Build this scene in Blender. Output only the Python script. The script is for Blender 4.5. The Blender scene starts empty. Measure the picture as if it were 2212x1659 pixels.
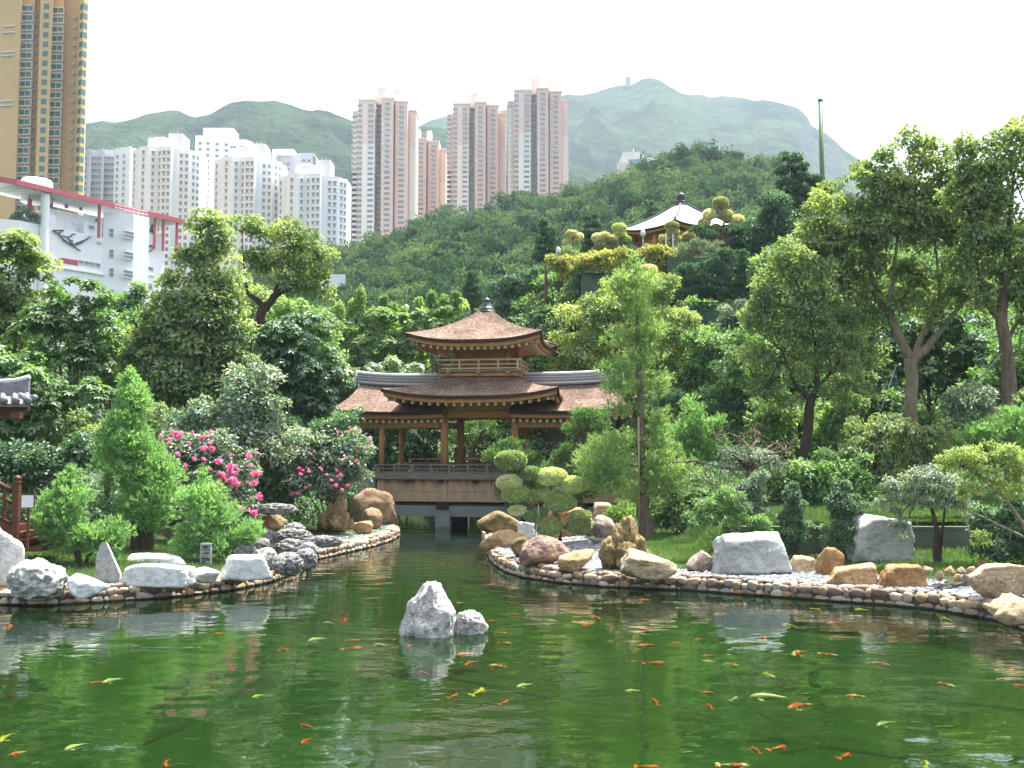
import bpy, math, random
import numpy as np
from mathutils import Vector, Matrix
R = math.radians
S = bpy.context.scene
COL = S.collection
# ------------------------------------------------------------------ camera
F, CX, CY, CAMZ, HORIZ = 2170.0, 1106.0, 829.5, 4.43, 965.0
PITCH = math.atan((HORIZ - CY) / F)
cam = bpy.data.objects.new('camera', bpy.data.cameras.new('camera')); COL.objects.link(cam)
cam.location = (0, 0, CAMZ); cam.rotation_euler = (R(90) + PITCH, 0, 0)
cam.data.sensor_width = 36; cam.data.lens = 36 * F / 2212
cam.data.clip_start = .1; cam.data.clip_end = 9000
S.camera = cam
# ------------------------------------------------------------------ sky, sun, exposure
SUN_EL, SUN_AZ = R(68), R(42)          # azimuth measured from +Y towards +X
wd = bpy.data.worlds.new('World'); S.world = wd; wd.use_nodes = True
nt = wd.node_tree; nt.nodes.clear()
out = nt.nodes.new('ShaderNodeOutputWorld'); bg = nt.nodes.new('ShaderNodeBackground')
sky = nt.nodes.new('ShaderNodeTexSky'); sky.sky_type = 'NISHITA'; sky.sun_disc = False
sky.sun_elevation = SUN_EL; sky.sun_rotation = SUN_AZ
sky.air_density = 1.0; sky.dust_density = 4.0; sky.ozone_density = 1.0
hs = nt.nodes.new('ShaderNodeHueSaturation'); hs.inputs['Saturation'].default_value = .55
hs.inputs['Value'].default_value = 1.0
bg.inputs['Strength'].default_value = 0.13
nt.links.new(sky.outputs[0], hs.inputs['Color']); nt.links.new(hs.outputs[0], bg.inputs[0]); nt.links.new(bg.outputs[0], out.inputs[0])
sun = bpy.data.objects.new('sun', bpy.data.lights.new('sun', 'SUN')); COL.objects.link(sun)
sun.data.energy = 4.4; sun.data.angle = R(.5); sun.data.color = (1, .965, .9)
_d = Vector((math.sin(SUN_AZ) * math.cos(SUN_EL), math.cos(SUN_AZ) * math.cos(SUN_EL), math.sin(SUN_EL)))
sun.rotation_euler = _d.to_track_quat('Z', 'Y').to_euler(); sun.location = (30, 30, 90)
vs = S.view_settings; vs.view_transform = 'Standard'; vs.look = 'None'; vs.exposure = 1.70; vs.gamma = 1; vs.use_curve_mapping = False
cy = S.cycles
cy.max_bounces = 7; cy.diffuse_bounces = 3; cy.glossy_bounces = 3; cy.transmission_bounces = 4; cy.transparent_max_bounces = 8
cy.volume_bounces = 0; cy.caustics_reflective = False; cy.caustics_refractive = False
cy.sample_clamp_indirect = 6; cy.use_denoising = True
# ------------------------------------------------------------------ placing: pixel of the 2212 px wide view + distance
_c, _s = math.cos(PITCH), math.sin(PITCH)
def ray(px, py):
    u, v = (px - CX) / F, (CY - py) / F
    return np.array((u, _c - v * _s, _s + v * _c))
def at(px, py, D):
    d = ray(px, py); return np.array((d[0] * D / d[1], D, CAMZ + d[2] * D / d[1]))
def gnd(px, py, z=0.):
    d = ray(px, py); t = (z - CAMZ) / d[2]; return np.array((d[0] * t, d[1] * t, z))
def ppm(D): return F / D                                   # view pixels per metre
# ------------------------------------------------------------------ noise
def _h(ix, iy, iz, s):
    n = (ix * 374761393 + iy * 668265263 + iz * 1274126177 + s * 974711) & 0xffffffff
    n = ((n ^ (n >> 13)) * 1274126177) & 0xffffffff
    n = ((n ^ (n >> 16)) * 2246822519) & 0xffffffff
    return ((n ^ (n >> 15)) & 0xffff) / 32767.5 - 1
def vnoise(p, s=0):
    p = np.asarray(p, float); i = np.floor(p).astype(np.int64); f = p - i; f = f * f * (3 - 2 * f)
    o = 0
    for a in (0, 1):
        for b in (0, 1):
            for c in (0, 1):
                w = (f[:, 0] if a else 1 - f[:, 0]) * (f[:, 1] if b else 1 - f[:, 1]) * (f[:, 2] if c else 1 - f[:, 2])
                o = o + w * _h(i[:, 0] + a, i[:, 1] + b, i[:, 2] + c, s)
    return o
def fbm(p, s=0, o=4, g=.5):
    p = np.asarray(p, float); r = 0; a = 1; t = 0
    for k in range(o):
        r = r + a * vnoise(p * 2 ** k + 17.3 * k, s + k); t += a; a *= g
    return r / t
def ridged(p, s=0, o=4):
    p = np.asarray(p, float); r = 0; a = 1; t = 0
    for k in range(o):
        r = r + a * (1 - np.abs(vnoise(p * 2 ** k + 9.1 * k, s + k)) * 2); t += a; a *= .5
    return r / t
def unit(v): return v / np.maximum(np.linalg.norm(v, axis=-1, keepdims=True), 1e-9)
# ------------------------------------------------------------------ objects
def tag(o, label=None, cat=None, group=None, kind=None):
    if label: o['label'] = label
    if cat: o['category'] = cat
    if group: o['group'] = group
    if kind or cat: o['kind'] = kind or 'thing'
    return o
def thing(name, label, cat, loc=(0, 0, 0), rz=0, group=None):
    o = bpy.data.objects.new(name, None); COL.objects.link(o)
    o.location = [float(q) for q in loc]; o.rotation_euler = (0, 0, rz); o.empty_display_size = .2
    return tag(o, label, cat, group)
def mesh(name, V, faces, mat=None, smooth=False, tint=None):
    """faces: list of (m,k) index arrays"""
    V = np.ascontiguousarray(V, np.float32).reshape(-1, 3)
    me = bpy.data.meshes.new(name)
    faces = [np.asarray(f, np.int32) for f in faces if len(f)]
    me.vertices.add(len(V)); me.vertices.foreach_set('co', V.ravel())
    li = np.concatenate([f.ravel() for f in faces]); tot = np.concatenate([np.full(len(f), f.shape[1], np.int32) for f in faces])
    me.loops.add(len(li)); me.loops.foreach_set('vertex_index', li)
    me.polygons.add(len(tot)); st = np.zeros(len(tot), np.int32); st[1:] = np.cumsum(tot)[:-1]
    me.polygons.foreach_set('loop_start', st)
    me.polygons.foreach_set('use_smooth', np.full(len(tot), bool(smooth)))
    if tint is not None:
        a = me.attributes.new('tint', 'FLOAT', 'FACE'); a.data.foreach_set('value', np.asarray(tint, np.float32))
    me.update(calc_edges=True)
    if mat: me.materials.append(mat)
    return me
def link(name, me, parent=None, loc=None):
    o = bpy.data.objects.new(name, me); COL.objects.link(o)
    if loc is not None: o.location = [float(q) for q in loc]
    if parent: o.parent = parent
    return o
def copy_tree(o, parent=None):
    c = o.copy(); COL.objects.link(c); c.parent = parent
    for ch in list(o.children): copy_tree(ch, c)
    return c
class MB:
    """collects shapes for one mesh"""
    def __init__(s): s.V = []; s.F = {}; s.n = 0
    def add(s, V, *Fs):
        V = np.asarray(V, float).reshape(-1, 3)
        for f in Fs:
            f = np.asarray(f, np.int64)
            if len(f): s.F.setdefault(f.shape[1], []).append(f + s.n)
        s.V.append(V); s.n += len(V); return s
    def box(s, x0, x1, y0, y1, z0, z1, M=None):
        V = np.array([(x, y, z) for z in (z0, z1) for y in (y0, y1) for x in (x0, x1)], float)
        if M is not None: V = V @ np.array(M.to_3x3()).T + np.array(M.translation)
        return s.add(V, [(0, 2, 3, 1), (4, 5, 7, 6), (0, 1, 5, 4), (2, 6, 7, 3), (0, 4, 6, 2), (1, 3, 7, 5)])
    def hexa(s, P):   # 8 points: bottom four then top four, same winding
        return s.add(P, [(3, 2, 1, 0), (4, 5, 6, 7), (0, 1, 5, 4), (1, 2, 6, 5), (2, 3, 7, 6), (3, 0, 4, 7)])
    def tube(s, pts, rad, n=8, cap=True):
        P = np.asarray(pts, float); m = len(P); rad = np.broadcast_to(np.asarray(rad, float), (m,))
        T = np.gradient(P, axis=0); T = unit(T)
        up = np.array((0, 0, 1.)) if abs(T[:, 2]).mean() < .9 else np.array((0, 1., 0))
        A = unit(np.cross(T, up)); B = np.cross(T, A)
        an = np.linspace(0, 2 * math.pi, n, endpoint=False)
        V = P[:, None] + rad[:, None, None] * (np.cos(an)[None, :, None] * A[:, None] + np.sin(an)[None, :, None] * B[:, None])
        i = np.arange(m - 1)[:, None] * n; j = np.arange(n)[None]; k = (j + 1) % n
        q = np.stack((i + j, i + k, i + n + k, i + n + j), -1).reshape(-1, 4)
        s.add(V.reshape(-1, 3), q)
        if cap and n > 2:
            s.F.setdefault(n, []).append(np.array([np.arange(n)[::-1] + s.n - m * n, np.arange(n) + s.n - n]))
        return s
    def lathe(s, prof, c=(0, 0, 0), n=24):
        an = np.linspace(0, 2 * math.pi, n, endpoint=False); pr = np.asarray(prof, float); m = len(pr)
        V = np.stack((pr[:, None, 0] * np.cos(an), pr[:, None, 0] * np.sin(an), pr[:, None, 1] + 0 * an), -1).reshape(-1, 3) + np.asarray(c, float)
        i = np.arange(m - 1)[:, None] * n; j = np.arange(n)[None]; k = (j + 1) % n
        return s.add(V, np.stack((i + j, i + k, i + n + k, i + n + j), -1).reshape(-1, 4))
    def grid(s, G, flip=False):
        G = np.asarray(G, float); a, b = G.shape[:2]
        i = np.arange(a - 1)[:, None] * b; j = np.arange(b - 1)[None]
        q = np.stack((i + j, i + j + 1, i + b + j + 1, i + b + j), -1).reshape(-1, 4)
        return s.add(G.reshape(-1, 3), q[:, ::-1] if flip else q)
    def mesh(s, name, mat, smooth=False):
        return mesh(name, np.concatenate(s.V), [np.concatenate(f) for f in s.F.values()], mat, smooth)
    def build(s, name, mat, parent=None, smooth=False, loc=None):
        return link(name, s.mesh(name, mat, smooth), parent, loc)
# ------------------------------------------------------------------ materials
def newmat(name):
    m = bpy.data.materials.new(name); m.use_nodes = True; m.node_tree.nodes.clear(); return m, m.node_tree
def N(t, typ, **k):
    n = t.nodes.new('ShaderNode' + typ)
    for a, b in k.items():
        if hasattr(n, a): setattr(n, a, b)
        else: n.inputs[a].default_value = b
    return n
def L(t, a, b): t.links.new(a, b)
def col4(c): return (c[0], c[1], c[2], 1)
def ramp(t, stops):
    r = N(t, 'ValToRGB'); e = r.color_ramp.elements
    while len(e) < len(stops): e.new(.5)
    for x, (p, c) in zip(e, stops): x.position = p; x.color = col4(c)
    return r
def pm(name, cols, scale=3, rough=.8, bump=0, bscale=20, stretch=(1, 1, 1), spec=.3, metal=0, detail=6, coord='Object', dist=.02):
    """noise coloured Principled"""
    m, t = newmat(name)
    o = N(t, 'OutputMaterial'); b = N(t, 'BsdfPrincipled'); L(t, b.outputs[0], o.inputs[0])
    b.inputs['Roughness'].default_value = rough; b.inputs['Specular IOR Level'].default_value = spec; b.inputs['Metallic'].default_value = metal
    tc = N(t, 'TexCoord'); mp = N(t, 'Mapping'); mp.inputs['Scale'].default_value = stretch; L(t, tc.outputs[coord], mp.inputs[0])
    if len(cols) > 1:
        n = N(t, 'TexNoise'); n.inputs['Scale'].default_value = scale; n.inputs['Detail'].default_value = detail; n.inputs['Roughness'].default_value = .62
        L(t, mp.outputs[0], n.inputs['Vector'])
        k = len(cols); r = ramp(t, [(.3 + .4 * i / (k - 1), c) for i, c in enumerate(cols)])
        L(t, n.outputs[0], r.inputs[0]); L(t, r.outputs[0], b.inputs['Base Color'])
    else: b.inputs['Base Color'].default_value = col4(cols[0])
    if bump:
        n2 = N(t, 'TexNoise'); n2.inputs['Scale'].default_value = bscale; n2.inputs['Detail'].default_value = 5; L(t, mp.outputs[0], n2.inputs['Vector'])
        bp = N(t, 'Bump'); bp.inputs['Strength'].default_value = bump; bp.inputs['Distance'].default_value = dist
        L(t, n2.outputs[0], bp.inputs['Height']); L(t, bp.outputs[0], b.inputs['Normal'])
    return m
LEAFGAIN = 2.0
def leafmat(name, dark, mid, light, trans=.4, gloss=.06, grough=.58, tt=(1.3, 1.3, .6)):
    fx = lambda c: (c[0] * 1.16, c[1], c[2] * 1.45 + .006)
    dark, mid, light = fx(dark), fx(mid), fx(light); gloss = gloss + .02 if gloss else 0
    m, t = newmat(name)
    o = N(t, 'OutputMaterial'); a = N(t, 'Attribute'); a.attribute_name = 'tint'
    r = ramp(t, [(.1, tuple(c * LEAFGAIN for c in dark)), (.5, tuple(c * LEAFGAIN for c in mid)), (.95, tuple(min(.9, c * LEAFGAIN) for c in light))]); L(t, a.outputs['Fac'], r.inputs[0])
    oi = N(t, 'ObjectInfo'); mr = N(t, 'MapRange'); mr.inputs['To Min'].default_value = .88; mr.inputs['To Max'].default_value = 1.12; L(t, oi.outputs['Random'], mr.inputs[0])
    h = N(t, 'HueSaturation'); L(t, r.outputs[0], h.inputs['Color']); L(t, mr.outputs[0], h.inputs['Value'])
    d = N(t, 'BsdfDiffuse'); tr = N(t, 'BsdfTranslucent'); L(t, h.outputs[0], d.inputs[0])
    mu = N(t, 'Mix', data_type='RGBA', blend_type='MULTIPLY'); mu.inputs[0].default_value = 1; L(t, h.outputs[0], mu.inputs[6]); mu.inputs[7].default_value = col4(tt)
    L(t, mu.outputs[2], tr.inputs[0])
    mx = N(t, 'MixShader'); mx.inputs[0].default_value = min(.55, trans + .12); L(t, d.outputs[0], mx.inputs[1]); L(t, tr.outputs[0], mx.inputs[2])
    g = N(t, 'BsdfGlossy'); g.inputs['Roughness'].default_value = grough; g.inputs[0].default_value = (.9, .95, .9, 1)
    m2 = N(t, 'MixShader'); m2.inputs[0].default_value = gloss; L(t, mx.outputs[0], m2.inputs[1]); L(t, g.outputs[0], m2.inputs[2])
    L(t, m2.outputs[0], o.inputs[0]); return m
def smooth01(x): x = np.clip(x, 0, 1); return x * x * (3 - 2 * x)
# ------------------------------------------------------------------ pond outline (waterline traced as world points)
LEFT_PX = [(0, 1307), (100, 1309), (230, 1301), (330, 1294), (400, 1288), (500, 1276), (580, 1260), (640, 1238), (664, 1218), (684, 1210), (740, 1197), (800, 1183), (845, 1170), (864, 1158), (858, 1147)]
RIGHT_PX = [(1040, 1160), (1050, 1190), (1056, 1206), (1064, 1219), (1090, 1236), (1130, 1248), (1200, 1259), (1300, 1268), (1400, 1273), (1500, 1277), (1600, 1285), (1700, 1292), (1800, 1300), (1900, 1307), (2000, 1316), (2060, 1325), (2150, 1341), (2212, 1362)]
LWL = [(-34., 26.5), (-24., 27.3)] + [tuple(gnd(a, b)[:2]) for a, b in LEFT_PX]
RWL = [tuple(gnd(a, b)[:2]) for a, b in RIGHT_PX] + [(12.6, 21.5), (14.6, 17.5)]
POND = LWL + [(-6.9, 58), (-7.1, 64.5), (0.3, 64.5), (-.2, 60), (-1.2, 56.5)] + RWL + [(17, 8), (17, -12), (-34, -12)]
POLY = np.array(POND)
def seg_dist(P, poly, closed=True):
    P = np.asarray(P, float)[:, :2]; A = np.asarray(poly, float); B = np.roll(A, -1, 0)
    if not closed: A, B = A[:-1], B[:-1]
    best = np.full(len(P), 1e9)
    for a, b in zip(A, B):
        d = b - a; t = np.clip(((P - a) @ d) / max(d @ d, 1e-9), 0, 1)
        best = np.minimum(best, np.linalg.norm(P - (a + t[:, None] * d), axis=1))
    return best
def in_poly(P, poly):
    x, y = P[:, 0], P[:, 1]; c = np.zeros(len(P), bool); n = len(poly)
    for i in range(n):
        (x1, y1), (x2, y2) = poly[i], poly[i - 1]
        k = ((y1 > y) != (y2 > y)); c ^= k & (x < (x2 - x1) * (y - y1) / ((y2 - y1) if y2 != y1 else 1e-9) + x1)
    return c
def hill_h(x, y):
    """steep planted hill behind the bridge, to the right"""
    t = smooth01((x - 6) / 7); y0 = 64 * (1 - t) + 50 * t
    s = np.clip((y - y0) / (74 - y0), 0, 1.12); s = s + .035 * np.sin(s * 18)
    h = 15.5 * np.clip(s, 0, 1.03) * smooth01((x + 9) / 13)
    return h * (1 - .3 * smooth01((x - 45) / 40)) * (1 - smooth01((y - 98) / 30))
def tz_np(x, y):
    P = np.stack((x, y), -1); d = seg_dist(P, POLY); ins = in_poly(P, POLY); d = np.where(ins, -d, d)
    z = .40 + .55 * smooth01((d - .8) / 9) + .1 * fbm(np.stack((x * .35, y * .35, 0 * x), -1), 3, 3) * smooth01((d - .8) / 3)
    z = z + hill_h(x, y) + (1.0 + .09 * np.clip(y - 35.3, 0, 9)) * smooth01((y - 35.25) / .3) * smooth01((x - 6.6) / 1.2)
    return np.where(d < .28, -1.25, z)
def tz(x, y): return float(tz_np(np.array([float(x)]), np.array([float(y)]))[0])
xs = np.concatenate((-np.geomspace(2600, 33, 26), np.arange(-32, 26, .36), np.geomspace(26.5, 2600, 30)))
ys = np.concatenate((-np.geomspace(120, 13, 8), np.arange(-12, 79, .36), np.geomspace(80, 3400, 34)))
X, Y = np.meshgrid(xs, ys); Z = tz_np(X.ravel(), Y.ravel()).reshape(X.shape)
m_ground = pm('soil_and_moss', [(.018, .034, .010), (.028, .05, .012), (.05, .045, .026)], .6, .95, .5, 9)
tag(MB().grid(np.stack((X, Y, Z), -1)).build('ground', m_ground, smooth=True), 'mossy earth banks around the pond rising to a steep planted hill', None, None, 'structure')
# pond floor with algae and water above it
m_floor = pm('algae_floor', [(.008, .032, .003), (.013, .046, .005), (.020, .062, .008)], .32, 1, 0)
g = np.array([[(-36, -13, -.85), (18, -13, -.85)], [(-36, 77, -.85), (18, 77, -.85)]], float)
tag(MB().grid(g).build('pond_floor', m_floor), 'bright green algae covered pond floor under the water', None, None, 'structure')
m_water, t = newmat('pond_water')
o = N(t, 'OutputMaterial'); tp = N(t, 'BsdfTransparent'); tp.inputs[0].default_value = (.72, .82, .52, 1)
df = N(t, 'BsdfDiffuse'); df.inputs[0].default_value = (.009, .028, .007, 1)
ms = N(t, 'MixShader'); ms.inputs[0].default_value = .32; L(t, tp.outputs[0], ms.inputs[1]); L(t, df.outputs[0], ms.inputs[2])
gl = N(t, 'BsdfGlossy'); gl.inputs['Roughness'].default_value = .015; gl.inputs[0].default_value = (.95, .97, .96, 1)
fr = N(t, 'Fresnel'); fr.inputs[0].default_value = 1.40
tc = N(t, 'TexCoord'); mp = N(t, 'Mapping'); mp.inputs['Scale'].default_value = (.55, 1.0, 1); mp.inputs['Rotation'].default_value = (0, 0, R(-6)); L(t, tc.outputs['Object'], mp.inputs[0])
n1 = N(t, 'TexNoise'); n1.inputs['Scale'].default_value = 3.4; n1.inputs['Detail'].default_value = 2.5; n1.inputs['Roughness'].default_value = .5; n1.inputs['Distortion'].default_value = .6
n2 = N(t, 'TexNoise'); n2.inputs['Scale'].default_value = 1.1; n2.inputs['Detail'].default_value = 1
n3 = N(t, 'TexNoise'); n3.inputs['Scale'].default_value = .16; n3.inputs['Detail'].default_value = 2
for n in (n1, n2, n3): L(t, mp.outputs[0], n.inputs['Vector'])
mr = N(t, 'MapRange'); mr.inputs['From Min'].default_value = .38; mr.inputs['From Max'].default_value = .66; mr.inputs['To Min'].default_value = .25; mr.inputs['To Max'].default_value = 1; L(t, n3.outputs[0], mr.inputs[0])
b1 = N(t, 'Bump'); b1.inputs['Distance'].default_value = .012; L(t, n1.outputs[0], b1.inputs['Height']); L(t, mr.outputs[0], b1.inputs['Strength'])
b2 = N(t, 'Bump'); b2.inputs['Distance'].default_value = .042; b2.inputs['Strength'].default_value = .6; L(t, n2.outputs[0], b2.inputs['Height']); L(t, b1.outputs[0], b2.inputs['Normal'])
L(t, b2.outputs[0], gl.inputs['Normal']); L(t, b2.outputs[0], fr.inputs['Normal'])
mx = N(t, 'MixShader'); L(t, fr.outputs[0], mx.inputs[0]); L(t, ms.outputs[0], mx.inputs[1]); L(t, gl.outputs[0], mx.inputs[2]); L(t, mx.outputs[0], o.inputs[0])
g = np.array([[(-36, -13, 0), (18, -13, 0)], [(-36, 77, 0), (18, 77, 0)]], float)
tag(MB().grid(g).build('water', m_water), 'green rippling pond water reflecting the trees', None, None, 'structure')
# ------------------------------------------------------------------ mountains (polar height fields)
def interp(px, prof): a = np.array(prof, float); return np.interp(px, a[:, 0], a[:, 1])
def mountain(name, label, prof, D0, D1, px0, px1, mat, amp, seed, nx=420, ny=110, back=1.25, sharp=1.0):
    px = np.linspace(px0, px1, nx); q = np.linspace(0, back, ny)
    PX, Q = np.meshgrid(px, q); Dm = D0 + (D1 - D0) * Q
    ridge = interp(PX, prof); zr = CAMZ + (HORIZ - ridge) / F * D1
    f = np.where(Q < 1, np.clip(Q, 0, 1) ** sharp, 1 - (Q - 1) * 1.5)
    Xw = (PX - CX) / F * Dm
    P = np.stack((Xw / (D1 * .10), Dm / (D1 * .16), 0 * Dm), -1).reshape(-1, 3)
    rg = ridged(P, seed, 5).reshape(PX.shape)
    env = np.clip(Q * 2, 0, 1) * np.clip(np.abs(1 - Q) * 2.6 + .07, 0, 1)
    Zw = zr * f + (rg - .35) * amp * env
    return tag(MB().grid(np.stack((Xw, Dm, Zw), -1)).build(name, mat, smooth=True), label, None, None, 'structure')
def mountmat(name, a, b, c, sc):
    m, t = newmat(name); o = N(t, 'OutputMaterial'); d = N(t, 'BsdfPrincipled'); d.inputs['Roughness'].default_value = 1; d.inputs['Specular IOR Level'].default_value = 0
    L(t, d.outputs[0], o.inputs[0]); tc = N(t, 'TexCoord')
    n = N(t, 'TexNoise'); n.inputs['Scale'].default_value = sc; n.inputs['Detail'].default_value = 9; n.inputs['Roughness'].default_value = .68; L(t, tc.outputs['Object'], n.inputs['Vector'])
    r = ramp(t, [(.40, tuple(q * .6 for q in a)), (.5, b), (.62, tuple(q * 1.35 for q in b))]); L(t, n.outputs[0], r.inputs[0])
    ge = N(t, 'NewGeometry'); sp = N(t, 'SeparateXYZ'); L(t, ge.outputs['Normal'], sp.inputs[0])
    r2 = ramp(t, [(.48, (1, 1, 1)), (.62, (0, 0, 0))]); L(t, sp.outputs['Z'], r2.inputs[0])
    mx = N(t, 'Mix', data_type='RGBA'); L(t, r2.outputs[0], mx.inputs[0]); L(t, r.outputs[0], mx.inputs[6]); mx.inputs[7].default_value = col4(c); L(t, mx.outputs[2], d.inputs['Base Color'])
    n2 = N(t, 'TexNoise'); n2.inputs['Scale'].default_value = sc * 6; n2.inputs['Detail'].default_value = 6; L(t, tc.outputs['Object'], n2.inputs['Vector'])
    bp = N(t, 'Bump'); bp.inputs['Strength'].default_value = .8; bp.inputs['Distance'].default_value = 14; L(t, n2.outputs[0], bp.inputs['Height']); L(t, bp.outputs[0], d.inputs['Normal'])
    return m
m_mt1 = mountmat('mountain_green', (.012, .024, .013), (.026, .046, .020), (.022, .034, .018), .012)
m_mt2 = mountmat('mountain_grass', (.010, .022, .012), (.028, .048, .021), (.040, .044, .038), .008)
PROF_L = [(-900, 330), (-300, 275), (60, 258), (162, 250), (205, 241), (235, 244), (275, 240), (300, 234), (340, 230), (372, 227), (395, 237), (410, 240), (440, 231), (468, 215), (490, 203), (520, 200), (560, 203), (582, 203), (610, 214), (640, 224), (662, 228), (680, 226), (700, 231), (724, 240), (757, 250), (800, 254), (860, 262), (950, 268), (1050, 285), (1200, 330), (1400, 400)]
PROF_R = [(760, 330), (840, 290), (900, 262), (930, 248), (980, 240), (1040, 232), (1090, 221), (1140, 212), (1200, 196), (1222, 189), (1260, 185), (1290, 180), (1310, 172), (1342, 164), (1365, 167), (1378, 164), (1394, 157), (1412, 157), (1440, 166), (1478, 183), (1500, 184), (1522, 181), (1545, 189), (1570, 184), (1600, 190), (1640, 203), (1660, 201), (1700, 209), (1738, 222), (1756, 240), (1764, 260), (1776, 268), (1795, 278), (1815, 296), (1835, 318), (1855, 331), (1880, 348), (1920, 366), (1990, 398), (2100, 440), (2500, 560)]
mountain('mountain', 'dark green mountain ridge behind the white towers', PROF_L, 620, 1300, -900, 1400, m_mt1, 75, 5, 460, 110)
mountain('mountain', 'hazy taller mountain with a rocky right shoulder and a mast on its summit', PROF_R, 700, 2000, 760, 2500, m_mt2, 150, 11, 460, 130, sharp=1.15)
# ------------------------------------------------------------------ forested hill in the middle distance
PROF_H = [(300, 640), (600, 596), (700, 566), (745, 548), (800, 530), (850, 512), (900, 484), (960, 478), (1000, 464), (1060, 456), (1120, 441), (1180, 432), (1230, 424), (1270, 414), (1310, 398), (1345, 378), (1390, 356), (1430, 338), (1480, 328), (1540, 326), (1600, 328), (1660, 346), (1700, 362), (1760, 392), (1850, 430), (2000, 470), (2300, 520), (2700, 560)]
HD0, HD1 = 112., 335.
def hill_z(px, D):
    q = (D - HD0) / (HD1 - HD0); zr = CAMZ + (HORIZ - interp(px, PROF_H) - 18) / F * HD1 - 2
    P = np.stack(((px - CX) / F * D / 38, D / 45, 0 * D), -1).reshape(-1, 3)
    return 1 + (zr - 1) * np.where(q < 1, q, 1 - (q - 1) * 1.2) + (fbm(P, 31, 3).reshape(np.shape(D)) * 7) * np.clip(q * 3, 0, 1) * np.clip(np.abs(1 - q) * 4 + .1, 0, 1)
px = np.linspace(300, 2700, 220); q = np.linspace(0, 1.4, 60); PX, Q = np.meshgrid(px, q); Dm = HD0 + (HD1 - HD0) * Q
m_hill = pm('hill_soil', [(.012, .022, .008), (.03, .05, .018)], .08, 1, 0)
tag(MB().grid(np.stack(((PX - CX) / F * Dm, Dm, hill_z(PX, Dm)), -1)).build('hill', m_hill, smooth=True), 'wooded hill rising behind the pavilion', None, None, 'structure')
# ------------------------------------------------------------------ foliage generators (numpy)
def quads(base, axis, nrm, Ln, Wd, fold=.18):
    """one folded diamond leaf per row"""
    axis = unit(axis); side = unit(np.cross(axis, nrm)); n = np.cross(side, axis)
    Ln = np.asarray(Ln)[:, None]; Wd = np.asarray(Wd)[:, None]
    mid = base + axis * Ln * .45
    V = np.stack((base, mid + side * Wd * .5 + n * Wd * fold, base + axis * Ln - n * Ln * .08, mid - side * Wd * .5 + n * Wd * fold), 1)
    return V.reshape(-1, 3), np.arange(len(base) * 4).reshape(-1, 4)
def rdir(g, n): return unit(g.normal(size=(n, 3)))
def shell_points(g, E, n, up=.55, thick=.2, bumpy=.22):
    """n points near the shells of ellipsoids E (m,6: centre, radii), favouring the tops; returns points, outward dirs, clump index"""
    E = np.asarray(E, float); r = E[:, 3:]
    w = (r[:, 0] * r[:, 1] + r[:, 0] * r[:, 2] + r[:, 1] * r[:, 2]); k = g.choice(len(E), n, p=w / w.sum())
    u = rdir(g, n); fl = (u[:, 2] < -.15) & (g.random(n) < up); u[fl, 2] *= -1
    rad = 1 - np.abs(g.normal(0, thick, n))
    if bumpy: rad = rad * (1 + bumpy * vnoise(u * 2.6 + k[:, None] * 7.7, 5))
    rad = np.clip(rad, .15, 1.3)
    return E[k, :3] + u * rad[:, None] * r[k], unit(u / np.maximum(r[k], .01)), k
def subclumps(g, lobes, size, dens=.55, squash=.75):
    """breaks big lobes into small clumps lying on and in them"""
    out = []
    for l in np.asarray(lobes, float):
        rx, ry, rz = l[3:]; area = 4 * math.pi * ((rx * ry + rx * rz + ry * rz) / 3)
        s = min(size, .6 * min(rx, ry, rz)); n = max(5, int(dens * area / (s * s * 2.2)))
        u = rdir(g, n); rad = np.where(g.random(n) < .75, g.uniform(.72, 1.0, n), g.uniform(.2, .7, n))
        rad = rad * (1 + .12 * vnoise(u * 2.2 + len(out), 9))
        c = l[:3] + u * rad[:, None] * np.maximum(l[3:] - s * .25, .1)
        ss = s * g.uniform(.45, 1.3, n)
        out.append(np.concatenate((c, np.stack((ss, ss, ss * squash), -1)), 1))
    return np.concatenate(out)
def leaf_cloud(g, E, n, Ln, Wd, droop=.35, up=.8, thick=.2, bumpy=.22, out=.6, rnd=.7, nu=1.0, nr_=.42, fold=.18):
    p, u, k = shell_points(g, E, n, up, thick, bumpy)
    ax = u * out + rdir(g, n) * rnd + np.array((0, 0, -droop))
    nr = np.array((0, 0, .7)) + u * nu + rdir(g, n) * nr_
    s = g.uniform(.7, 1.3, n); V, Fc = quads(p, ax, nr, Ln * s, Wd * s, fold)
    ct = g.random(len(E)); t = np.clip(.65 * ct[k] + .35 * g.random(n), 0, 1)
    return V, Fc, t
def rosettes(g, E, n, Ln, Wd, k=8, droop=.3, up=.85, thick=.12, bumpy=.2):
    """whorls of k leaves at shoot tips"""
    p, u, c = shell_points(g, E, n, up, thick, bumpy)
    ax0 = unit(u + np.array((0, 0, .9)) + rdir(g, n) * .4); a = unit(np.cross(ax0, rdir(g, n))); b = np.cross(ax0, a)
    an = (np.arange(k) / k * 2 * math.pi)[None] + g.random((n, 1)) * 6; el = g.uniform(-.35, .45, (n, k)) - droop * .6
    d = (np.cos(an)[..., None] * a[:, None] + np.sin(an)[..., None] * b[:, None]) * np.cos(el)[..., None] + ax0[:, None] * np.sin(el)[..., None]
    P = np.repeat(p, k, 0); d = d.reshape(-1, 3); nr = np.repeat(ax0, k, 0) * 1 + rdir(g, n * k) * .25
    s = np.repeat(g.uniform(.75, 1.25, n), k) * g.uniform(.8, 1.15, n * k)
    V, Fc = quads(P + d * (Ln * .12), d, nr, Ln * s, Wd * s)
    ct = g.random(len(E)); t = np.clip(.5 * ct[np.repeat(c, k)] + .25 * np.repeat(g.random(n), k) + .25 * g.random(n * k), 0, 1)
    return V, Fc, t
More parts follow.
